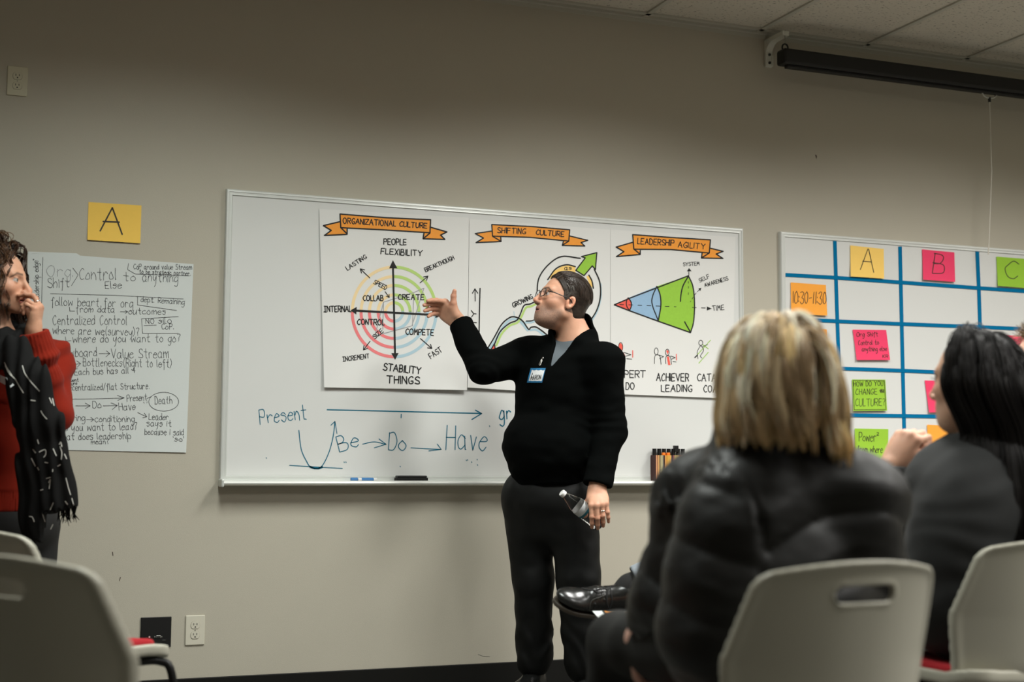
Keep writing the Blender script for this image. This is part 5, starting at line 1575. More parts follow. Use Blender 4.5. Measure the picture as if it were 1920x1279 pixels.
def chair_xy(rl, fd, ang, x, y):
    """local chair x,y -> (right, forward)"""
    a = math.radians(ang); c, s = math.cos(a), math.sin(a)
    return rl+c*x+s*y, fd-s*x+c*y
def by_corner(px, z, ang, cx=0.184, cy=-0.255):
    r, f = (px-CX)/F_PX*z, z
    a = math.radians(ang); c, s = math.cos(a), math.sin(a)
    return r-(c*cx+s*cy), f-(-s*cx+c*cy)
G_L, G_R = 'chairs at the left side of the room', 'chairs at the right side of the room'
c_front = make_chair('nearest chair at the lower left corner, its grey shaded back cut by the frame', M_SHELL, G_L)
place_chair(c_front, *by_corner(160, 2.42, 36), 36)
c_far = make_chair('white stacking chair with a red seat pad in front of the curly-haired person', M_SHELL, G_L)
place_chair(c_far, *by_corner(44, 3.47, 38), 38)
CHB = (0.615+0.255*math.sin(math.radians(-25))*-1, 2.50+0.25, -25)
CHB = ((1600-960)/F_PX*2.50-(-0.255*math.sin(math.radians(-25)))-0.0, 2.50+0.255*math.cos(math.radians(25)), -25)
c_b = copy_chair(c_far, 'white stacking chair with the blond person sitting on it', G_R); place_chair(c_b, *CHB)
CHD = (1.27+0.245*math.sin(math.radians(-25)), 3.30+0.235, -25)
c_d = copy_chair(c_far, 'white stacking chair cut by the right edge, with the dark-haired person on it', G_R); place_chair(c_d, *CHD)
CHE = ((1250-960)/F_PX*4.2+0.02, 4.22, -82)
c_e = copy_chair(c_far, 'white stacking chair holding a sheet of paper, left of the blond person', G_R); place_chair(c_e, *CHE)
CHM = ((1490-960)/F_PX*4.85, 4.80, -80)
c_m = copy_chair(c_far, 'white stacking chair behind the blond person, with the person in dark shoes on it', G_R); place_chair(c_m, *CHM)
CHR = ((2040-960)/F_PX*4.3+0.10, 4.34, -60)
c_r = copy_chair(c_far, 'white stacking chair under the person at the right edge', G_R); place_chair(c_r, *CHR)

# sheet with an orange banner lying on the free chair
def lay(x, y, z=0.478):
    """right, forward -> world at height z"""
    w = RH*x+FH*y; return np.array([w[0], w[1], z])
q = [((1112-960)/F_PX*4.40, 4.42), ((1300-960)/F_PX*4.40, 4.42), ((1300-960)/F_PX*4.08, 4.06), ((1132-960)/F_PX*4.08, 4.06)]
V = []
for j in range(9):
    for i in range(9):
        u, v = i/8, j/8
        a = [(1-u)*(1-v)*q[0][k]+u*(1-v)*q[1][k]+u*v*q[2][k]+(1-u)*v*q[3][k] for k in (0, 1)]
        V.append(lay(a[0], a[1], 0.4905+0.001*math.sin(5*u+4*v)))
V = np.array(V); Fc = [(j*9+i, j*9+i+1, (j+1)*9+i+1, (j+1)*9+i) for j in range(8) for i in range(8)]
sh_ = mk('paper_sheet', V, Fc, M_PAPER2, None, V.mean(0)); so = sh_.modifiers.new('solidify', 'SOLIDIFY'); so.thickness = 0.0008
tag(sh_, 'paper sheet with an orange banner lying below the crossed dark shoe', 'paper sheet')
def putq(x, y, l=0.0):
    u, v = x/100.0, y/100.0
    a = [(1-u)*(1-v)*q[0][k]+u*(1-v)*q[1][k]+u*v*q[2][k]+(1-u)*v*q[3][k] for k in (0, 1)]
    return lay(a[0], a[1], 0.4925+l+0.001*math.sin(5*u+4*v))
k = Ink(putq); k.fill([(10, 3), (98, 3), (98, 48), (12, 48)]); k.build('banner', M_ORANGE, sh_)
k = Ink(lambda x, y, l=0.0: putq(x, y, 0.0008+l)); k.text('VOBURNI', 22, 38, 60, 38, 26, 2.2); k.line([(10, 3), (98, 3), (98, 48), (12, 48), (10, 3)], 2); k.line([(14, 74), (98, 74)], 1.2); k.build('lettering', M_INK, sh_)

# ---------------------------------------------------------------- seated people
M_PUFF = mat('black_puffer', (0.0042, 0.0042, 0.0038), 0.5, spec=0.4, bump=0.12, bscale=120, bdist=0.003)
M_BLAZER = mat('charcoal_blazer', (0.026, 0.027, 0.027), 0.85, spec=0.2, sheen=0.05, bump=0.2, bscale=1200, bdist=0.001, noise=0.15, nscale=400)
M_DARKPANT = mat('dark_trousers', (0.016, 0.016, 0.015), 0.8, spec=0.2)
M_JEAN = mat('blue_grey_trousers', (0.19, 0.215, 0.24), 0.85, noise=0.15, nscale=300)
M_KNIT = mat('dark_knit', (0.02, 0.02, 0.024), 0.9)
M_SOCK = mat('black_sock', (0.006, 0.006, 0.006), 0.9)

def seated_core(hip, chest, neckp, R, w=1.0, bust=0.0, belly=1.0):
    return [('e', hip+UZ*0.02, (0.145*w, 0.185*w, 0.13), R, 0.05), ('e', (hip*0.55+chest*0.45), (0.125*w*belly, 0.165*w, 0.17), R, 0.08), ('e', chest, (0.125*w, 0.175*w, 0.19), R, 0.08)]
def leg_chain(hipj, kn, an, foot, r=(0.085, 0.062, 0.045)):
    return [('s', hipj, kn, r[0], r[1], 0.04), ('s', kn, an, r[1]*0.98, r[2], 0.03)], [('s', an, foot, 0.036, 0.030, 0.03)]
def rf(r, f, z): return RH*r+FH*f+UZ*z

# -- blond person, seen from behind
def build_blond():
    a0 = math.radians(-30); Fd = HV(math.sin(a0), math.cos(a0)); R = frame(Fd, UZ)
    hip = rf(CHB[0]+0.25*math.sin(math.radians(-25))*0.1, CHB[1]+0.0, 0.595)
    chest = P(1458, 985, 2.74); neckp = P(1452, 868, 2.74)
    head = Head(P(1452, 702, 2.72), frame(nrm(HV(-0.42, 0.90, 0.0)), UZ), 0.96, male=False)
    shL, shR = P(1322, 945, 2.86), P(1596, 950, 2.70)
    elL, elR = P(1270, 1126, 2.87), P(1636, 1165, 2.80)
    wrL = P(1196, 1196, 2.93); wrR = P(1400, 1225, 3.10)
    kL, kR = P(1158, 1205, 3.14), P(1330, 1215, 3.26)
    hipL, hipR = hip-R[:, 1]*-0.09, hip-R[:, 1]*0.09
    aL = np.array([*(kL+Fd*0.05)[:2], 0.09]); aR = np.array([*(kR+Fd*0.02)[:2], 0.09])
    core = seated_core(hip, chest, neckp, R, 1.0)
    arms = [('s', shL, elL, 0.058, 0.046), ('s', elL, wrL, 0.044, 0.028), ('s', shR, elR, 0.058, 0.046), ('s', elR, wrR, 0.044, 0.028), ('s', shL, shR, 0.06, 0.06, 0.05), ('s', neckp, shL, 0.05, 0.05), ('s', neckp, shR, 0.05, 0.05)]
    lg1, ft1 = leg_chain(hipL, kL, aL, aL+Fd*0.14-UZ*0.05); lg2, ft2 = leg_chain(hipR, kR, aR, aR+Fd*0.14-UZ*0.05)
    sh = Shape(); head.add(sh); sh.seg(head.wld((-0.03, 0, -0.06)), neckp, 0.05, 0.056)
    add_parts(sh, core, -0.02); add_parts(sh, arms, -0.004); add_parts(sh, lg1+lg2, -0.012); add_parts(sh, ft1+ft2)
    e1 = nrm(HV(0.05, 0.25, -0.95)); h1 = Hand(wrL, e1, HV(0.3, 0.8, 0.5), [(25, 25, 15)]*4, [(0.02, 0.022, -0.01), (0.05, 0.046, -0.012), (0.078, 0.055, -0.016), (0.098, 0.058, -0.02)], sc=0.92).setup(HV(-0.9, -0.3, 0.0))
    e2 = nrm(HV(-0.6, 0.5, -0.2)); h2 = Hand(wrR, e2, HV(-0.3, 0.7, 0.3), [(25, 25, 15)]*4, [(0.02, 0.022, -0.01), (0.05, 0.046, -0.012), (0.078, 0.055, -0.016), (0.098, 0.058, -0.02)], sc=0.92).setup(HV(0, -0.2, 0.9))
    h1.add(sh); h2.add(sh)
    V, F = sh.mesh(0.0045); V = relax(V, F, 1)
    C = head.colours(V, (0.62, 0.37, 0.29), (0.45, 0.18, 0.16), None, (0.2, 0.14, 0.08), None)
    body = tag(mk('person', V, F, M_SKIN, None, np.array([hip[0], hip[1], 0]), True, C), 'seated person with blond bobbed hair and black puffer jacket, seen from behind', 'person')
    # puffer
    jk = Shape()
    g = [('e', hip+UZ*0.02, (0.165, 0.215, 0.15), R, 0.08), ('e', hip*0.5+chest*0.5, (0.160, 0.215, 0.20), R, 0.1), ('e', chest, (0.155, 0.205, 0.19), R, 0.1)]
    add_parts(jk, g)
    add_parts(jk, [('s', shL, elL, 0.088, 0.104, 0.05), ('s', elL, elL*0.55+wrL*0.45, 0.098, 0.066, 0.04), ('s', shR, elR, 0.092, 0.088, 0.05), ('s', elR, wrR, 0.08, 0.06, 0.04), ('s', shL, shR, 0.088, 0.088, 0.07), ('s', neckp-UZ*0.01, shL, 0.078, 0.080, 0.06), ('s', neckp-UZ*0.01, shR, 0.078, 0.080, 0.06)])
    col0 = neckp+UZ*0.02+Fd*0.012
    jk.add(lambda Q: np.maximum(cone(Q, col0-UZ*0.03, col0+UZ*0.045+Fd*0.02, 0.098, 0.098), -cone(Q, col0+UZ*0.0, col0+UZ*0.14+Fd*0.02, 0.070, 0.080)), col0, 0.17, 0.03)
    cl = chest.astype(f32); Ry = R[:, 1].astype(f32); Rx = R[:, 0].astype(f32)
    sl, el_, wl = [a.astype(f32) for a in (shL, elL, wrL)]
    def quilt(Q, d):
        y = (Q-cl)@Ry; z = Q[:, 2]
        nz = vnoise(Q, 7, 3); n2 = vnoise(Q, 16, 4); n3 = vnoise(Q*np.array([1, 1, 2], f32), 30, 5)
        # seams arch over the back, run round the sleeves
        t1 = (z-cl[2]-0.030+2.2*(y+0.04)**2+0.010*nz)/0.135
        dl = (el_-sl)/np.linalg.norm(el_-sl); t2 = ((Q-sl)@dl-0.055+0.012*nz)/0.115
        sleeve = np.clip((y-0.135)/0.03, 0, 1) if True else 0
        t = t1*(1-sleeve)+t2*sleeve
        fr = np.abs(t-np.round(t))*2             # 0 on a seam, 1 between
        puff = 0.020*np.power(np.clip(fr, 0, 1), 0.5)
        up = np.clip((z-cl[2]-0.055)/0.03, 0, 1)*(1-sleeve)     # plain yoke across the shoulders
        puff = puff*(1-0.55*sleeve)+0.010*sleeve; puff = puff*(1-up)+0.020*up
        return d-puff+0.018+0.0028*n2+0.006*nz+0.0012*n3
    jk.cut(quilt)
    shape_obj('puffer_jacket', jk, 0.0065, M_PUFF, body)
    tr = Shape(); add_parts(tr, lg1+lg2, 0.006); tr.ell(hip-UZ*0.02, (0.15, 0.19, 0.11), R)
    tr.cut(lambda Q, d: d+0.006*vnoise(Q, 14, 2))
    shape_obj('trousers', tr, 0.009, M_DARKPANT, body)
    for a in (aL, aR): put_shoe('shoe', M_LEATHER, M_SOLE, body, np.array([a[0], a[1], 0.0]), Fd, UZ, 0.9, 0.008)
    # bob
    rg = np.random.default_rng(11)
    nclump = 260; per = 20; N = nclump*per
    th = rg.uniform(0, 2*math.pi, nclump); ph = np.arccos(rg.uniform(0.05, 0.98, nclump))
    cdir = np.stack([np.sin(ph)*np.cos(th), np.sin(ph)*np.sin(th), np.cos(ph)], 1)
    cdir = cdir[(cdir[:, 0] < 0.62) | (cdir[:, 2] > 0.75)]; nclump = len(cdir); N = nclump*per
    ci = np.repeat(np.arange(nclump), per)
    d0 = cdir[ci]+rg.normal(0, 0.045, (N, 3)); d0 /= np.linalg.norm(d0, axis=1, keepdims=True)
    roots = np.array([-0.012, 0, 0.032])+d0*np.array([0.100, 0.0785, 0.089])
    away = np.stack([d0[:, 0]*0.55-0.25, np.sign(d0[:, 1]+0.012)*(0.35+np.abs(d0[:, 1])), 0.35-d0[:, 2]*0.6], 1)
    away /= np.linalg.norm(away, axis=1, keepdims=True)
    lay_ = 0.004+0.014*rg.random(nclump)[ci]+0.004*rg.random(N)
    endz = -0.122-0.012*np.clip(-d0[:, 1]*2, -1, 1)+0.016*rg.normal(size=nclump)[ci]+0.006*rg.normal(size=N)
    steps = 22; length = (roots[:, 2]-endz)*1.07+0.02
    path = simulate(roots, away, steps, (length/(steps-1))[:, None], head, lay_, grav=0.30, spheres=[((-0.01, 0, -0.09), np.array([0.080, 0.072, 0.12]))])
    # soft waves, tips turn slightly in and out
    s = np.linspace(0, 1, steps)[None]
    ph1 = rg.uniform(0, 6.28, nclump)[ci][:, None]
    path[..., 1] += 0.006*np.sin(s*9+ph1)*s; path[..., 0] += 0.006*np.cos(s*8+ph1)*s
    fl = np.clip(s-0.55, 0, 1)/0.45
    path[..., 1] += np.where(d0[:, 1:2] < -0.25, -0.014, np.where(d0[:, 1:2] > 0.25, -0.012, 0.0))*fl**1.5
    pal = np.array([(0.58, 0.46, 0.29), (0.72, 0.61, 0.44), (0.70, 0.62, 0.49), (0.50, 0.37, 0.21), (0.26, 0.18, 0.10), (0.64, 0.48, 0.25), (0.70, 0.60, 0.45), (0.36, 0.26, 0.15)])
    cc = 1.4*pal[rg.integers(0, len(pal), nclump)][ci]*(1+0.18*rg.normal(size=N))[:, None]
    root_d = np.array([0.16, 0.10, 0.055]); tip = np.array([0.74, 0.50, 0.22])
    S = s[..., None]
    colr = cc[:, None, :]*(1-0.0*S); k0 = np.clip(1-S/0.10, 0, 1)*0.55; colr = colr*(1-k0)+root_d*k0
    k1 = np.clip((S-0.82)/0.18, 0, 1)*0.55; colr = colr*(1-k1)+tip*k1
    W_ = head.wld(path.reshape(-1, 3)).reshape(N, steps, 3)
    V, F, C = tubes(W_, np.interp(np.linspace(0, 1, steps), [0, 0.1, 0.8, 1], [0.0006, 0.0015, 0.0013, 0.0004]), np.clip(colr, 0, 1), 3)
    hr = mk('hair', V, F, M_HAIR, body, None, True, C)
    cap = Shape(); cap.add(lambda Q: ell(head.loc_f(Q), (-0.016, 0, 0.030), (0.103, 0.082, 0.092))*head.s, head.c, 0.16, 0.0)
    cap.add(lambda Q: ell(head.loc_f(Q), (-0.030, 0, -0.055), (0.078, 0.082, 0.085))*head.s, head.c, 0.2, 0.03)
    cap.cut(lambda Q, d: smax(d, (head.loc_f(Q)[:, 0]-0.06-0.3*np.maximum(0, head.loc_f(Q)[:, 2]))*0.9, 0.01))
    shape_obj('under_hair', cap, 0.006, mat('under_hair', (0.13, 0.085, 0.045), 0.6), hr)
    return body
build_blond()

# -- dark-haired person in a blazer
def build_dark():
    a0 = math.radians(-34); Fd = HV(math.sin(a0), math.cos(a0)); R = frame(Fd, UZ)
    hip = rf(CHD[0], CHD[1], 0.595)
    neckp = P(1843, 838, 3.52); chest = P(1850, 960, 3.46)
    head = Head(P(1824, 712, 3.50), frame(nrm(HV(-0.66, 0.75, 0.02)), UZ), 1.0, male=False, fat=0.009, nose=0.75)
    shL, shR = P(1780, 900, 3.52), P(1975, 905, 3.40)
    elL = P(1672, 990, 3.74); wrL = P(1672, 872, 3.78); elR = P(1990, 1090, 3.5); wrR = P(1850, 1180, 3.8)
    kL, kR = rf(hip@RH-0.27, hip@FH+0.36, 0.55), rf(hip@RH-0.10, hip@FH+0.44, 0.55)
    hipL, hipR = hip+R[:, 1]*0.09, hip-R[:, 1]*0.09
    aL = np.array([*(kL+Fd*0.03)[:2], 0.09]); aR = np.array([*(kR+Fd*0.02)[:2], 0.09])
    core = seated_core(hip, chest, neckp, R, 1.08)
    arms = [('s', shL, elL, 0.060, 0.048), ('s', elL, wrL, 0.045, 0.029), ('s', shR, elR, 0.060, 0.048), ('s', elR, wrR, 0.045, 0.029), ('s', shL, shR, 0.062, 0.062, 0.05), ('s', neckp, shL, 0.052, 0.052), ('s', neckp, shR, 0.052, 0.052)]
    lg1, ft1 = leg_chain(hipL, kL, aL, aL+Fd*0.14-UZ*0.05); lg2, ft2 = leg_chain(hipR, kR, aR, aR+Fd*0.14-UZ*0.05)
    sh = Shape(); head.add(sh); sh.seg(head.wld((-0.03, 0, -0.06)), neckp, 0.05, 0.058)
    add_parts(sh, core, -0.02); add_parts(sh, arms, -0.006); add_parts(sh, lg1+lg2, -0.012); add_parts(sh, ft1+ft2)
    e1 = nrm(HV(0.42, -0.1, 0.75)); h1 = Hand(wrL, e1, HV(0.5, -0.45, -0.1), [(62, 82, 45), (66, 86, 45), (68, 86, 45), (70, 84, 45)], [(0.02, 0.022, -0.012), (0.052, 0.042, -0.022), (0.080, 0.044, -0.030), (0.104, 0.036, -0.040)], sc=1.04, fat=1.1).setup(HV(-0.62, -0.62, 0.35))
    e2 = nrm(HV(-0.7, 0.5, -0.1)); h2 = Hand(wrR, e2, HV(-0.3, 0.7, 0.3), [(25, 25, 15)]*4, [(0.02, 0.022, -0.01), (0.05, 0.046, -0.012), (0.078, 0.055, -0.016), (0.098, 0.058, -0.02)], sc=0.92).setup(HV(0, -0.2, 0.9))
    h1.add(sh); h2.add(sh)
    V, F = sh.mesh(0.0036); V = relax(V, F, 1)
    SK = (0.50, 0.30, 0.205)
    C = head.colours(V, SK, (0.34, 0.14, 0.12), None, (0.012, 0.009, 0.008), None); C = h1.tint(V, C, SK)
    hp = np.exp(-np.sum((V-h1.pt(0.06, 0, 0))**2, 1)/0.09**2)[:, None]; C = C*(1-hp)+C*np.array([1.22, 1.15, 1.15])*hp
    body = tag(mk('person', V, F, M_SKIN, None, np.array([hip[0], hip[1], 0]), True, np.clip(C, 0, 1)), 'seated person with long straight black hair and charcoal blazer, fist raised to the chin', 'person')
    # eyelash
    m = MB()
    for k in range(7):
        y = 0.022+0.004*k; a = head.wld((0.088-0.25*abs(y-0.03), y, 0.002)); m.tube([a, head.wld((0.096-0.25*abs(y-0.03), y+0.002, 0.005))], [0.0007, 0.0002], 4)
    m.build('eyelashes', mat('lash', (0.01, 0.008, 0.007), 0.6), body)
    bz = Shape()
    g = [('e', hip+UZ*0.02, (0.165, 0.215, 0.15), R, 0.08), ('e', hip*0.5+chest*0.5, (0.150, 0.195, 0.20), R, 0.1), ('e', chest, (0.145, 0.200, 0.19), R, 0.1)]
    add_parts(bz, g)
    add_parts(bz, [('s', shL, elL, 0.082, 0.064, 0.05), ('s', elL, wrL, 0.060, 0.047, 0.03), ('s', shR, elR, 0.086, 0.066, 0.05), ('s', elR, wrR, 0.06, 0.045, 0.03), ('s', shL, shR, 0.080, 0.080, 0.07), ('s', neckp-UZ*0.015, shL, 0.070, 0.074, 0.06), ('s', neckp-UZ*0.015, shR, 0.070, 0.074, 0.06)])
    eW = nrm(wrL-elL)
    def fold(Q, d):
        n1 = vnoise(Q, 8, 3); n2 = vnoise(Q, 18, 4)
        w = 0.006*n1+0.003*n2
        for a, b, dr, fr in ((shL*0.6+elL*0.4, 0.10, np.array([0.2, 0.3, 1]), 110), (hip*0.45+chest*0.55-R[:, 0]*0.12, 0.17, np.array([0.15, 0.1, 1]), 95)):
            r = np.exp(-np.sum((Q-a.astype(f32))**2, 1)/(b*b)); w = w+r*0.006*np.sin((Q@dr.astype(f32))*fr+5*n1)
        d = d+w
        near = np.linalg.norm(Q-wrL.astype(f32), axis=1) < 0.12
        t = (Q-(wrL-eW*0.005).astype(f32))@eW.astype(f32)
        d = np.where(near, smax(d, t, 0.006), d)
        return np.where(near, smax(d, -cone(Q, wrL-eW*0.03, wrL+eW*0.05, 0.040, 0.042), 0.004), d)
    bz.cut(fold)
    shape_obj('blazer', bz, 0.0065, M_BLAZER, body)
    tr = Shape(); add_parts(tr, lg1+lg2, 0.006); tr.ell(hip-UZ*0.02, (0.15, 0.19, 0.11), R)
    shape_obj('trousers', tr, 0.010, M_DARKPANT, body)
    for a in (aL, aR): put_shoe('shoe', M_LEATHER, M_SOLE, body, np.array([a[0], a[1], 0.0]), Fd, UZ, 0.9, 0.008)
    # long straight hair
    rg = np.random.default_rng(21)
    nclump = 230; per = 18
    th = rg.uniform(0, 2*math.pi, nclump); ph = np.arccos(rg.uniform(0.0, 0.99, nclump))
    cdir = np.stack([np.sin(ph)*np.cos(th), np.sin(ph)*np.sin(th), np.cos(ph)], 1)
    cdir = cdir[(cdir[:, 0] < 0.38) | (cdir[:, 2] > 0.90)]; nclump = len(cdir); N = nclump*per
    ci = np.repeat(np.arange(nclump), per)
    d0 = cdir[ci]+rg.normal(0, 0.05, (N, 3)); d0 /= np.linalg.norm(d0, axis=1, keepdims=True)
    roots = np.array([-0.012, 0, 0.032])+d0*np.array([0.100, 0.0785, 0.089])
    away = np.stack([-0.75-0.2*d0[:, 0], np.sign(d0[:, 1])*(0.25+np.abs(d0[:, 1])), 0.05-d0[:, 2]*0.4], 1); away /= np.linalg.norm(away, axis=1, keepdims=True)
    lay_ = 0.005+0.014*rg.random(nclump)[ci]+0.003*rg.random(N)
    L = 0.46+0.05*rg.random(N)-0.12*np.clip(d0[:, 0]+0.2, 0, 1)
    steps = 30
    # shoulders and back as obstacles, in head space
    hl = lambda w: tuple(head.loc(w))
    bl = chest*0.75+neckp*0.25
    path = simulate(roots, away, steps, (L/(steps-1))[:, None], head, lay_, grav=0.33, spheres=[(hl(shL), 0.088), (hl(shL*0.5+neckp*0.5), 0.085), (hl(shR*0.5+neckp*0.5), 0.085), (hl(shR), 0.09), (hl(neckp), 0.07), (hl(bl), np.array([0.165, 0.19, 0.19])), (hl(chest), np.array([0.155, 0.20, 0.20]))])
    ph1 = rg.uniform(0, 6.28, nclump)[ci][:, None]; s = np.linspace(0, 1, steps)[None]
    path[..., 1] += 0.004*np.sin(s*7+ph1)*s
    t = np.clip((-0.0-path[..., 2])/0.16, 0, 1); t = t*t*(3-2*t)
    path[..., 1] = path[..., 1]*(1-0.42*t)-0.012*t; path[..., 0] -= 0.018*t
    lim = 0.040+0.010*rg.random(N)[:, None]+0.45*np.maximum(0, path[..., 2]-0.02)-0.10*np.clip(-0.04-path[..., 2], 0, 0.3)
    path[..., 0] = np.where(path[..., 2] < 0.085, np.minimum(path[..., 0], lim), path[..., 0])
    cc = np.array([0.0060, 0.0050, 0.0045])*np.exp(0.4*rg.normal(size=N))[:, None]
    V, F, C = tubes(head.wld(path.reshape(-1, 3)).reshape(N, steps, 3), np.interp(np.linspace(0, 1, steps), [0, 0.1, 0.85, 1], [0.0006, 0.0018, 0.0016, 0.0004]), np.clip(cc, 0, 1), 3)
    hr = mk('hair', V, F, mat('hair_black', (0.01, 0.01, 0.01), 0.48, attr=True, spec=0.18), body, None, True, C)
    cap = Shape(); cap.add(lambda Q: ell(head.loc_f(Q), (-0.018, 0, 0.030), (0.102, 0.082, 0.092))*head.s, head.c, 0.16, 0.0)
    cap.add(lambda Q: ell(head.loc_f(Q), (-0.050, 0, -0.06), (0.062, 0.070, 0.10))*head.s, head.c, 0.2, 0.03)
    cap.cut(lambda Q, d: smax(d, (head.loc_f(Q)[:, 0]-0.03-0.45*np.maximum(0, head.loc_f(Q)[:, 2]))*0.9, 0.01))
    shape_obj('under_hair', cap, 0.006, mat('under_hair_black', (0.008, 0.0065, 0.006), 0.5), hr)
    return body
build_dark()

# -- person behind the blond one, whose crossed leg shows
def build_crossed():
    a0 = math.radians(-82); Fd = HV(math.sin(a0), math.cos(a0)); R = frame(Fd, UZ)
    hip = rf(CHM[0], CHM[1], 0.595)
    neckp = P(1478, 820, 4.82); chest = P(1482, 915, 4.82)
    head = Head(P(1462, 728, 4.80), frame(nrm(HV(-0.97, 0.2, 0.05)), UZ), 0.98)
    shL, shR = neckp+R[:, 1]*0.18-UZ*0.05, neckp-R[:, 1]*0.18-UZ*0.05
    elL, elR = shL-UZ*0.25+Fd*0.06, shR-UZ*0.25+Fd*0.06
    wrL, wrR = elL+Fd*0.22-UZ*0.03-R[:, 1]*0.08, elR+Fd*0.22-UZ*0.02+R[:, 1]*0.06
    ank = P(1188, 1101, 4.58)
    kA = P(1345, 1035, 4.60); hipL, hipR = hip+R[:, 1]*0.09, hip-R[:, 1]*0.09
    kB = hip+Fd*0.43+R[:, 1]*0.12+UZ*0.0; aB = np.array([*(kB-Fd*0.02)[:2], 0.09])
    core = seated_core(hip, chest, neckp, R, 1.0)
    arms = [('s', shL, elL, 0.056, 0.046), ('s', elL, wrL, 0.044, 0.028), ('s', shR, elR, 0.056, 0.046), ('s', elR, wrR, 0.044, 0.028), ('s', shL, shR, 0.06, 0.06, 0.05), ('s', neckp, shL, 0.05, 0.05), ('s', neckp, shR, 0.05, 0.05)]
    lgA = [('s', hipR, kA, 0.085, 0.062, 0.04), ('s', kA, ank, 0.060, 0.040, 0.03)]
    lgB = [('s', hipL, kB, 0.085, 0.062, 0.04), ('s', kB, aB, 0.060, 0.044, 0.03)]
    tx = nrm(HV(-0.88, -0.30, 0.25)); tz = nrm(HV(0.15, -0.48, 0.86))
    sh = Shape(); head.add(sh); sh.seg(head.wld((-0.03, 0, -0.06)), neckp, 0.052, 0.058)
    add_parts(sh, core, -0.02); add_parts(sh, arms, -0.006); add_parts(sh, lgA+lgB, -0.010)
    at = P(1152, 1159, 4.60); sh.seg(ank, at+tz*0.06, 0.036, 0.034); sh.seg(at+tz*0.055, at+tx*0.12+tz*0.035, 0.032, 0.026); sh.seg(aB, aB+Fd*0.12-UZ*0.05, 0.036, 0.03)
    for w_, d_ in ((wrL, Fd), (wrR, Fd)):
        Hand(w_, d_, nrm(np.cross(UZ, d_)) if w_ is wrR else -nrm(np.cross(UZ, d_)), [(25, 25, 15)]*4, [(0.02, 0.022, -0.01), (0.05, 0.046, -0.012), (0.078, 0.055, -0.016), (0.098, 0.058, -0.02)]).setup(UZ).add(sh)
    V, F = sh.mesh(0.0055); V = relax(V, F, 1)
    C = head.colours(V, (0.58, 0.36, 0.26), (0.4, 0.18, 0.15), None, (0.03, 0.02, 0.014), None)
    body = tag(mk('person', V, F, M_SKIN, None, np.array([hip[0], hip[1], 0]), True, C), 'seated person behind the blond one, showing a crossed leg in a black lace-up shoe', 'person')
    tp = Shape(); add_parts(tp, [(a[0], a[1], np.asarray(a[2])+0.012, a[3], *a[4:]) for a in core]); add_parts(tp, arms, 0.010)
    shape_obj('sweater', tp, 0.010, M_KNIT, body)
    tr = Shape()
    dA = nrm(ank-kA); cuff = ank-dA*0.012
    add_parts(tr, [lgA[0], ('s', kA, cuff, 0.064, 0.058, 0.03)], 0.010); add_parts(tr, lgB, 0.010); tr.ell(hip-UZ*0.01, (0.15, 0.19, 0.11), R)
    def trc(Q, d):
        near = np.linalg.norm(Q-ank.astype(f32), axis=1) < 0.16
        t = (Q-cuff.astype(f32))@dA.astype(f32)
        d = d+0.004*vnoise(Q, 16, 2)
        d = np.where(near, smax(d, t, 0.004), d)
        return np.where(near, smax(d, -cone(Q, cuff-dA*0.05, cuff+dA*0.03, 0.052, 0.054), 0.003), d)
    tr.cut(trc)
    shape_obj('trousers', tr, 0.007, M_JEAN, body)
    sk = Shape(); sk.seg(ank-dA*0.08, ank+dA*0.01, 0.047, 0.046); sk.seg(ank+dA*0.01, at+tz*0.075, 0.046, 0.044)
    shape_obj('sock', sk, 0.006, M_SOCK, body)
    # the visible shoe, with welt, laces and quarter seam
    shoe, L = put_shoe('shoe', M_LEATHER, mat('shoe_welt', (0.045, 0.036, 0.026), 0.5), body, at, tx, tz, 1.06, 0.003)
    bt = bvh_of(shoe)
    c9 = conv(1020, 1070, 9.6)
    def on(x, y, l): 
        a = c9([(x, y)])[0]; return onto(bt, a[0], a[1], l)
    def trace(name, pts, r, m, l=0.0005):
        q = [on(x, y, l) for x, y in smooth_line(pts, 4)]; q = [a for a in q if a is not None]
        if len(q) > 2: MB().tube(q, r, 6).build(name, m, shoe, smooth=True)
    M_SEAM = mat('seam_thread', (0.05, 0.05, 0.045), 0.5); M_LACE = mat('shoelace', (0.008, 0.008, 0.008), 0.8)
    trace('quarter_seam', [(1115, 435), (1000, 480), (900, 515), (850, 560), (828, 640), (820, 760)], 0.0012, M_SEAM)
    trace('quarter_seam', [(820, 725), (900, 728), (1000, 745)], 0.0010, M_SEAM)
    for pts in ([(680, 318), (760, 340), (900, 355), (1000, 340), (1110, 325)], [(900, 350), (980, 405), (1060, 380)], [(1190, 260), (1205, 400), (1225, 560), (1170, 680), (1135, 600), (1130, 450), (1160, 300)], [(1060, 300), (1120, 340), (1180, 330)], [(1210, 300), (1290, 250), (1340, 200), (1400, 185)]):
        trace('shoelace', pts, 0.0026, M_LACE, 0.001)
    for x, y in ((918, 600), (1083, 528)):
        a = on(x, y, 0.0005)
        if a is not None: MB().lathe([(0.0015, 0), (0.0036, 0.0), (0.004, 0.001), (0.0022, 0.0016)], a, nrm(CAM-a), 12).build('eyelet', mat('eyelet_dark', (0.03, 0.03, 0.03), 0.3, metal=0.6), shoe, smooth=True)
    put_shoe('shoe', M_LEATHER, M_SOLE, body, np.array([aB[0], aB[1], 0.0]), Fd, UZ, 1.0, 0.008)
    hs = Shape(); hs.add(lambda Q: ell(head.loc_f(Q), (-0.018, 0, 0.036), (0.104, 0.082, 0.090))*head.s, head.c, 0.16, 0.0)
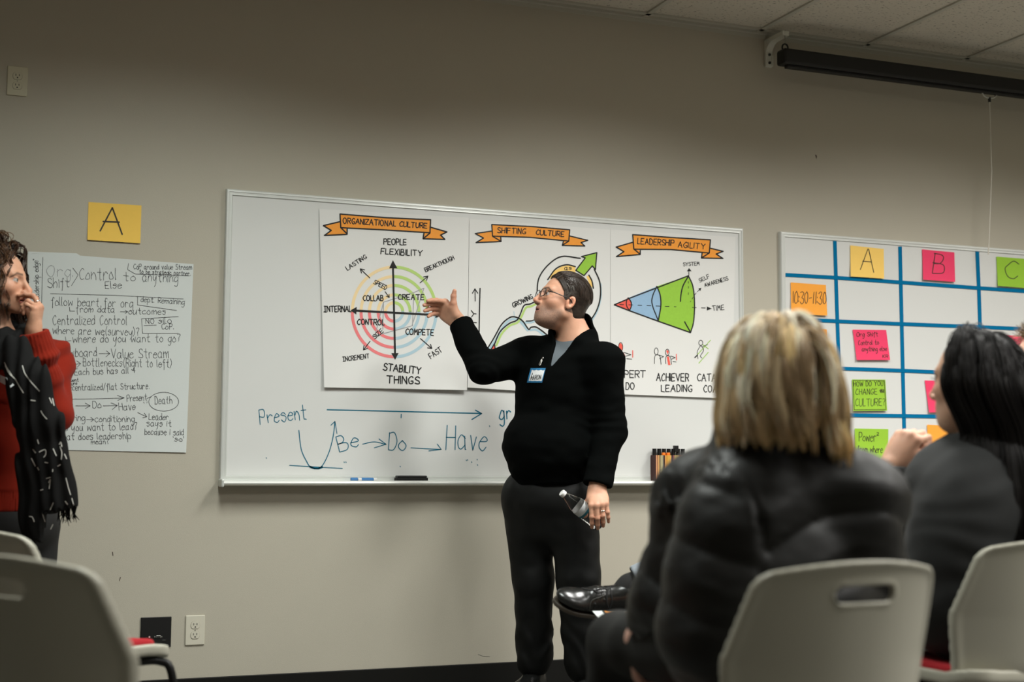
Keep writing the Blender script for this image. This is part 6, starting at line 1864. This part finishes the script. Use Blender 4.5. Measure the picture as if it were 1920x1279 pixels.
    hs.cut(lambda Q, d: smax(d, (np.interp(head.loc_f(Q)[:, 0], [-0.11, -0.03, 0.0, 0.07, 0.09], [-0.08, -0.05, 0.02, 0.075, 0.09])-head.loc_f(Q)[:, 2])*0.6, 0.004))
    shape_obj('hair', hs, 0.006, mat('hair_plain', (0.03, 0.02, 0.014), 0.5), body)
    return body
build_crossed()

# -- person cut off by the right edge
def build_edge():
    a0 = math.radians(-60); Fd = HV(math.sin(a0), math.cos(a0)); R = frame(Fd, UZ)
    hip = rf(CHR[0], CHR[1], 0.595)
    neckp = P(2010, 810, 4.26); chest = P(2030, 905, 4.28)
    head = Head(P(1962, 688, 4.2), frame(nrm(HV(-0.98, 0.10, 0.04)), UZ), 1.0)
    shL, shR = neckp+R[:, 1]*0.19-UZ*0.06, neckp-R[:, 1]*0.19-UZ*0.06
    elL, elR = shL-UZ*0.26+Fd*0.05, shR-UZ*0.26+Fd*0.05
    wrL, wrR = elL+Fd*0.22-R[:, 1]*0.08, elR+Fd*0.22+R[:, 1]*0.06
    hipL, hipR = hip+R[:, 1]*0.09, hip-R[:, 1]*0.09
    kL, kR = hip+Fd*0.43+R[:, 1]*0.12, hip+Fd*0.43-R[:, 1]*0.12
    aL, aR = np.array([*kL[:2], 0.09]), np.array([*kR[:2], 0.09])
    core = seated_core(hip, chest, neckp, R, 1.0)
    arms = [('s', shL, elL, 0.056, 0.046), ('s', elL, wrL, 0.044, 0.028), ('s', shR, elR, 0.056, 0.046), ('s', elR, wrR, 0.044, 0.028), ('s', shL, shR, 0.06, 0.06, 0.05), ('s', neckp, shL, 0.05, 0.05), ('s', neckp, shR, 0.05, 0.05)]
    lg1, ft1 = leg_chain(hipL, kL, aL, aL+Fd*0.14-UZ*0.05); lg2, ft2 = leg_chain(hipR, kR, aR, aR+Fd*0.14-UZ*0.05)
    sh = Shape(); head.add(sh); sh.seg(head.wld((-0.03, 0, -0.06)), neckp, 0.054, 0.06)
    add_parts(sh, core, -0.02); add_parts(sh, arms, -0.006); add_parts(sh, lg1+lg2, -0.01); add_parts(sh, ft1+ft2)
    for w_, sg in ((wrL, -1), (wrR, 1)):
        Hand(w_, Fd, sg*nrm(np.cross(UZ, Fd)), [(25, 25, 15)]*4, [(0.02, 0.022, -0.01), (0.05, 0.046, -0.012), (0.078, 0.055, -0.016), (0.098, 0.058, -0.02)]).setup(UZ).add(sh)
    V, F = sh.mesh(0.004); V = relax(V, F, 1)
    C = head.colours(V, (0.66, 0.40, 0.30), (0.45, 0.2, 0.17), None, (0.14, 0.09, 0.05), None)
    body = tag(mk('person', V, F, M_SKIN, None, np.array([hip[0], hip[1], 0]), True, C), 'person with tousled light brown hair and glasses, mostly cut off by the right edge', 'person')
    tp = Shape(); add_parts(tp, [(a[0], a[1], np.asarray(a[2])+0.012, a[3], *a[4:]) for a in core]); add_parts(tp, arms, 0.010)
    shape_obj('sweater', tp, 0.010, M_KNIT, body)
    tr = Shape(); add_parts(tr, lg1+lg2, 0.006); tr.ell(hip-UZ*0.02, (0.15, 0.19, 0.11), R)
    shape_obj('trousers', tr, 0.010, M_DARKPANT, body)
    for a in (aL, aR): put_shoe('shoe', M_LEATHER, M_SOLE, body, np.array([a[0], a[1], 0.0]), Fd, UZ, 1.0, 0.008)
    g = MB()
    for s_ in (1, -1):
        g.tube([head.wld(q_) for q_ in ((0.098, s_*0.058, 0.003), (0.06, s_*0.076, 0.004), (-0.005, s_*0.082, 0.0), (-0.025, s_*0.082, -0.02))], 0.0018, 8)
        g.tube([head.wld((0.105-0.6*(0.0345+0.024*math.cos(t))**2, s_*(0.0345+0.024*math.cos(t)), -0.004+0.016*math.sin(t))) for t in np.linspace(0, 2*math.pi, 20, endpoint=False)], 0.0016, 6, closed=True)
    g.build('glasses', MATS['spectacle_frame'], body, smooth=True)
    rg = np.random.default_rng(5); N = 2600; steps = 9
    th = rg.uniform(0, 2*math.pi, N); ph = np.arccos(rg.uniform(0.0, 1, N))
    d0 = np.stack([np.sin(ph)*np.cos(th), np.sin(ph)*np.sin(th), np.cos(ph)], 1); d0 = d0[(d0[:, 0] < 0.55) | (d0[:, 2] > 0.62)]; N = len(d0)
    roots = np.array([-0.012, 0, 0.032])+d0*np.array([0.098, 0.0765, 0.087])
    dr = d0*0.8+np.array([0.45, 0, 0.5])+0.5*rg.normal(size=(N, 3)); dr /= np.linalg.norm(dr, axis=1, keepdims=True)
    cur = rg.normal(size=(N, 3))*0.35
    P_ = [roots]; p_ = roots; d = dr
    for i in range(steps-1):
        d = d+cur*0.5+0.1*rg.normal(size=(N, 3)); d /= np.linalg.norm(d, axis=1, keepdims=True); p_ = p_+d*0.0058; P_.append(p_)
    path = np.stack(P_, 1)
    cc = np.array([0.17, 0.105, 0.05])*np.exp(0.45*rg.normal(size=N))[:, None]
    V, F, C = tubes(head.wld(path.reshape(-1, 3)).reshape(N, steps, 3), np.linspace(0.0013, 0.0005, steps), np.clip(cc, 0, 1), 3)
    mk('hair', V, F, M_HAIR, body, None, True, C)
    return body
build_edge()

# -- curly-haired person standing at the left edge
M_RED_SW = mat('rust_red_knit', (0.215, 0.014, 0.005), 0.9, spec=0.15, sheen=0.04, bump=0.35, bscale=700, bdist=0.002, noise=0.2, nscale=500)
M_SCARF = mat('black_scarf', (0.006, 0.006, 0.006), 0.85, spec=0.2, bump=0.3, bscale=600, bdist=0.002)
M_SCARFW = mat('scarf_print', (0.50, 0.49, 0.45), 0.8)
def build_curly():
    zc = 4.72
    p = lambda x, y, dz=0.0: P(x, y, zc+dz)
    Fd = HV(0.90, -0.43); R = frame(Fd, UZ)
    head = Head(p(-2, 527), frame(nrm(HV(0.985, -0.10, 0.0)), UZ), 0.94, male=False, mouth=0.002)
    neckp = p(-2, 640); chest = p(22, 745); waist = p(22, 860); hip = p(20, 965)
    shR, shL = chest+UZ*0.13-R[:, 1]*0.155, chest+UZ*0.13+R[:, 1]*0.155+Fd*0.02
    elL, wrL = p(103, 778, 0.0), p(63, 622, -0.06)
    elR, wrR = p(-62, 850, -0.12), p(-30, 960, -0.16)
    torso = [('e', chest, (0.125, 0.165, 0.20), R), ('e', waist, (0.125, 0.155, 0.18), R, 0.08), ('e', hip, (0.135, 0.175, 0.14), R, 0.08), ('s', shR, shL, 0.058, 0.058, 0.05), ('s', neckp, shR, 0.045, 0.052, 0.05), ('s', neckp, shL, 0.045, 0.052, 0.05)]
    aL_ = [('s', shL, elL, 0.062, 0.052, 0.04), ('s', elL, wrL, 0.052, 0.040, 0.02)]
    aR_ = [('s', shR, elR, 0.062, 0.052, 0.04), ('s', elR, wrR, 0.050, 0.036, 0.02)]
    hL_, hR_ = hip+R[:, 1]*0.085-UZ*0.05, hip-R[:, 1]*0.085-UZ*0.05
    kL, kR = hL_-UZ*0.40+Fd*0.02, hR_-UZ*0.40+Fd*0.01; aL, aR = np.array([*(kL-Fd*0.02)[:2], 0.09]), np.array([*(kR-Fd*0.02)[:2], 0.09])
    legs = [('s', hL_, kL, 0.098, 0.066, 0.04), ('s', kL, aL, 0.064, 0.048, 0.03), ('s', hR_, kR, 0.098, 0.066, 0.04), ('s', kR, aR, 0.064, 0.048, 0.03)]
    ex = nrm(HV(0.16, -0.02, 0.98))
    hd = Hand(wrL+ex*0.004, ex, HV(0.0, 0.95, 0.1), [(38, 44, 18), (42, 48, 22), (66, 74, 36), (70, 80, 40)], [(0.02, 0.024, -0.014), (0.048, 0.040, -0.034), (0.072, 0.040, -0.052), (0.092, 0.036, -0.066)], spread=(4, -4, -6, -10), sc=0.90).setup(HV(0.92, -0.38, 0.0))
    hd2 = Hand(wrR, nrm(HV(0.1, -0.05, -1)), HV(0.95, 0, 0), [(20, 30, 15)]*4, [(0.02, 0.022, -0.01), (0.05, 0.046, -0.012), (0.078, 0.050, -0.016), (0.098, 0.05, -0.02)], sc=0.9).setup(HV(0, -0.95, 0))
    sh = Shape(); head.add(sh); sh.seg(head.wld((-0.03, 0, -0.06)), neckp, 0.048, 0.052)
    add_parts(sh, torso, -0.012); add_parts(sh, [(a[0], a[1], a[2], a[3]-0.014, a[4]-0.014) for a in aL_+aR_]); add_parts(sh, legs, -0.008)
    sh.seg(wrL-ex*0.03, wrL+ex*0.02, 0.025, 0.023, 0.012)
    for a in (aL, aR): sh.seg(a, a+Fd*0.12-UZ*0.05, 0.036, 0.03)
    hd.add(sh); hd2.add(sh)
    V, F = sh.mesh(0.0029); V = relax(V, F, 1)
    SK = (0.58, 0.31, 0.20)
    C = head.colours(V, SK, (0.45, 0.13, 0.10), None, (0.05, 0.025, 0.015), None); C = hd.tint(V, C, SK)
    base = np.array([hip[0], hip[1], 0])
    body = tag(mk('person', V, F, M_SKIN, None, base, True, C), 'standing person with curly brown hair, rust-red sweater and black scarf, fingers at the mouth', 'person')
    sw = Shape(); add_parts(sw, torso); add_parts(sw, [(a[0], a[1], a[2], a[3]+0.004, a[4]+0.006, *a[5:]) for a in aL_+aR_])
    hem = p(20, 958)[2]; e1 = nrm(wrL-elL)
    elf, wrf = elL.astype(f32), wrL.astype(f32); e1f = e1.astype(f32)
    LEN = np.linalg.norm(wrL-elL)
    # directions across the forearm for the ribs
    ua = nrm(np.cross(e1, FH)); ub = np.cross(e1, ua)
    def knit(Q, d):
        n1 = vnoise(Q, 10, 3); n2 = vnoise(Q, 22, 4)
        w = 0.006*n1+0.003*n2
        t = (Q-elf)@e1f; near = (np.linalg.norm(Q-wrf, axis=1) < 0.26)*(t > 0.0)
        an = np.arctan2((Q-elf)@ub.astype(f32), (Q-elf)@ua.astype(f32))
        cuff = np.clip((t-LEN*0.40)/0.02, 0, 1)
        w = w+near*cuff*0.0016*np.sin(an*26)
        w = w-near*0.011*np.exp(-((t-LEN*0.70)/0.016)**2)-near*0.010*np.exp(-((t-LEN*0.40)/0.02)**2)-near*cuff*0.004+near*0.007*np.exp(-((t-LEN*0.58)/0.012)**2)
        rib = np.clip((hem+0.075-Q[:, 2])/0.01, 0, 1)
        ar = np.arctan2((Q-chest.astype(f32))@R[:, 1].astype(f32), (Q-chest.astype(f32))@R[:, 0].astype(f32))
        w = w*(1-rib)+rib*(0.0016*np.sin(ar*95)+0.003)
        d = d+w
        d = smax(d, hem-Q[:, 2], 0.008)
        tt = (Q-(wrL-e1*0.0).astype(f32))@e1f
        d = np.where(near > 0, smax(d, tt, 0.006), d)
        d = np.where(near > 0, smax(d, -cone(Q, wrL-e1*0.04, wrL+e1*0.05, 0.034, 0.036), 0.004), d)
        return smax(d, -cone(Q, neckp+UZ*0.0, neckp+UZ*0.15, 0.058, 0.075), 0.004)
    sw.cut(knit)
    sweater = shape_obj('sweater', sw, 0.004, M_RED_SW, body)
    tr = Shape(); add_parts(tr, legs, 0.004); tr.ell(hip-UZ*0.03, (0.14, 0.178, 0.13), R)
    shape_obj('trousers', tr, 0.008, mat('black_leggings', (0.006, 0.006, 0.006), 0.8), body)
    for a in (aL, aR): put_shoe('shoe', M_LEATHER, M_SOLE, body, np.array([a[0], a[1], 0.0]), Fd, UZ, 0.9, 0.007)
    # scarf: loop round the neck and a long folded end down the front
    sc = Shape()
    loop = [neckp+UZ*(0.015+0.012*math.sin(t+1))+0.092*(math.cos(t)*R[:, 0]+math.sin(t)*R[:, 1]*1.0)-UZ*0.035*math.cos(t) for t in np.linspace(0, 2*math.pi, 13)]
    for a, b in zip(loop[:-1], loop[1:]): sc.seg(a, b, 0.040, 0.040, 0.03)
    zz = -0.218
    ln = [p(30, 655, -0.15), p(60, 715, zz), p(78, 790, zz-0.01), p(84, 860, zz), p(92, 920, zz+0.01), p(98, 966, zz+0.01)]
    ln2 = [p(12, 660, -0.16), p(40, 730, -0.215), p(62, 800, -0.22), p(66, 880, -0.215), p(72, 960, -0.21), p(78, 1015, -0.20)]
    for c, r_ in ((ln, (0.045, 0.052, 0.060, 0.066, 0.074, 0.080)), (ln2, (0.035, 0.042, 0.044, 0.050, 0.054, 0.052))):
        for i in range(len(c)-1): sc.seg(c[i], c[i+1], r_[i], r_[i+1], 0.025, (FH, 0.52))
    dl = nrm(ln[-1]-ln[0]); xr = RH.astype(f32)
    def drape(Q, d):
        n1 = vnoise(Q*np.array([1, 1, 0.35], f32), 20, 3); n2 = vnoise(Q*np.array([1, 1, 0.5], f32), 40, 5)
        x = Q@xr; z = Q[:, 2]
        w = 0.0042*np.sin(x*150+z*14+2.5*n1)+0.002*n2
        lowx = x-np.float32(ln[-1]@RH)
        d = d+w
        bot = np.where(lowx > -0.028, ln[-1][2]+0.008+0.3*np.maximum(0, lowx), ln2[-1][2]) + 0.006*np.sin(x*330)
        return smax(d, bot-z, 0.004)
    sc.cut(drape)
    scarf = shape_obj('scarf', sc, 0.0045, M_SCARF, body)
    fr = np.random.default_rng(8); m = MB()
    for i in range(34):
        x = fr.uniform(108, 145); a = p(x, 948+8*fr.random()-abs(x-122)*0.15, -0.185)
        m.tube([a, a-UZ*0.025+RH*fr.normal(0, 0.004), a-UZ*fr.uniform(0.035, 0.055)+RH*fr.normal(0.003, 0.007)], [0.0022, 0.0018, 0.0008], 4)
    m.build('fringe', M_SCARF, scarf)
    bt = bvh_of(scarf)
    k = Ink(lambda x, y, l=0.0: onto(bt, x, y, 0.003+l, p(x, y, -0.27)), conv(0, 680, 3.554))
    marks = [[(35, 20), (60, 70), (100, 110), (130, 160), (155, 200)], [(150, 20), (165, 70), (200, 120), (235, 160), (262, 190)], [(205, 250), (235, 255)], [(330, 235), (345, 270)], [(350, 240), (360, 285)], [(272, 322), (290, 352), (312, 375)], [(250, 515), (257, 540)],
             [(262, 595), (300, 580), (305, 610), (292, 630)], [(355, 575), (375, 620)], [(400, 560), (412, 600), (408, 645)], [(210, 640), (235, 690)], [(300, 665), (318, 668)], [(385, 690), (402, 680)], [(250, 700), (258, 715)], [(310, 772), (335, 765)], [(325, 800), (335, 780), (328, 840)], [(270, 850), (285, 846)],
             [(440, 770), (455, 830), (470, 880)], [(335, 980), (355, 935)], [(280, 1000), (300, 1060)], [(435, 925), (450, 945)], [(195, 1025), (215, 1030), (228, 1060)], [(338, 1110), (352, 1080)], [(480, 905), (490, 950)], [(350, 725), (352, 712)], [(220, 580), (236, 600)], [(430, 610), (444, 640)], [(395, 545), (405, 530), (412, 560)]]
    for s_ in marks: k.line(s_, 6.5, len(s_) > 2, seg=4)
    for ra in ((0, 0), (1, 0)): pass
    k.line([(30, 0), (50, 40), (80, 85)], 5, True, seg=4)
    k.build('print', M_SCARFW, scarf)
    # name sticker on the sweater
    bs = bvh_of(sweater, scarf)
    q = np.array([(0, 703), (12, 708), (27, 722), (20, 727), (0, 716)], float)
    V = [onto(bs, x, y, 0.004, p(x, y, -0.2)) for x, y in q]
    st = mk('name_sticker', V, [tuple(range(len(V)))], MATS['sticker_white'], body); sd = st.modifiers.new('solidify', 'SOLIDIFY'); sd.thickness = 0.0008
    # finger ring
    f3 = hd.fingers[1][0]; c = f3[0]*0.55+f3[1]*0.45
    MB().lathe([(0.0088, -0.0016), (0.0098, -0.0014), (0.0098, 0.0014), (0.0088, 0.0016)], c, nrm(f3[1]-f3[0]), 18).build('ring', MATS['ring_silver'], body, smooth=True)
    # curls
    rg = np.random.default_rng(31)
    nc = 210; per = 13; steps = 44
    th = rg.uniform(0, 2*math.pi, nc); ph = np.arccos(rg.uniform(0.0, 0.99, nc))
    cd = np.stack([np.sin(ph)*np.cos(th), np.sin(ph)*np.sin(th), np.cos(ph)], 1); cd = cd[(cd[:, 0] < 0.55) | (cd[:, 2] > 0.80)]; nc = len(cd); N = nc*per
    ci = np.repeat(np.arange(nc), per)
    d0 = cd[ci]+rg.normal(0, 0.04, (N, 3)); d0 /= np.linalg.norm(d0, axis=1, keepdims=True)
    roots = np.array([-0.012, 0, 0.032])+d0*np.array([0.098, 0.077, 0.087])
    away = d0*0.7+np.stack([-0.15+0*d0[:, 0], np.sign(d0[:, 1])*0.3, 0.15+0*d0[:, 0]], 1); away /= np.linalg.norm(away, axis=1, keepdims=True)
    L = (0.30+0.06*rg.random(nc))[ci]+0.02*rg.random(N)
    lay_ = 0.010+0.030*rg.random(nc)[ci]
    hl = lambda w: tuple(head.loc(w))
    path = simulate(roots, away, steps, (L/(steps-1))[:, None], head, lay_, grav=0.20, spheres=[(hl(shR), 0.06), (hl(shL), 0.06), (hl(neckp), 0.06), (hl(chest+UZ*0.05), np.array([0.13, 0.16, 0.16]))])
    s = np.linspace(0, 1, steps)[None]
    amp = (0.007+0.007*rg.random(nc))[ci][:, None]*np.clip(s*5, 0, 1); fq = (24+12*rg.random(nc))[ci][:, None]; p0 = rg.uniform(0, 6.28, nc)[ci][:, None]+rg.normal(0, 0.35, N)[:, None]
    path[..., 0] += amp*np.cos(s*fq+p0); path[..., 1] += amp*np.sin(s*fq+p0); path[..., 2] += 0.4*amp*np.sin(s*fq*0.5+p0)
    lim = 0.046+0.016*rg.random(nc)[ci][:, None]+0.006*np.sin(s*20+p0)+0.18*np.maximum(0, path[..., 2]-0.03)
    path[..., 0] = np.minimum(path[..., 0], lim)
    pal = np.array([(0.024, 0.012, 0.007), (0.042, 0.020, 0.011), (0.014, 0.008, 0.006), (0.07, 0.031, 0.014), (0.10, 0.046, 0.018)])
    cc = pal[rg.integers(0, 5, nc)][ci]*np.exp(0.25*rg.normal(size=N))[:, None]
    V, F, C = tubes(head.wld(path.reshape(-1, 3)).reshape(N, steps, 3), np.interp(np.linspace(0, 1, steps), [0, 0.1, 0.8, 1], [0.0006, 0.0014, 0.0012, 0.0004]), np.clip(cc, 0, 1), 3)
    hr = mk('hair', V, F, M_HAIR, body, None, True, C)
    cap = Shape(); cap.add(lambda Q: ell(head.loc_f(Q), (-0.020, 0, 0.030), (0.100, 0.081, 0.090))*head.s, head.c, 0.16, 0.0)
    cap.add(lambda Q: ell(head.loc_f(Q), (-0.050, 0, -0.06), (0.065, 0.080, 0.10))*head.s, head.c, 0.2, 0.03)
    cap.cut(lambda Q, d: smax(d, (head.loc_f(Q)[:, 0]-0.02-0.45*np.maximum(0, head.loc_f(Q)[:, 2]))*0.9, 0.01))
    shape_obj('under_hair', cap, 0.006, mat('under_hair_brown', (0.022, 0.012, 0.008), 0.6), hr)
    return body
build_curly()
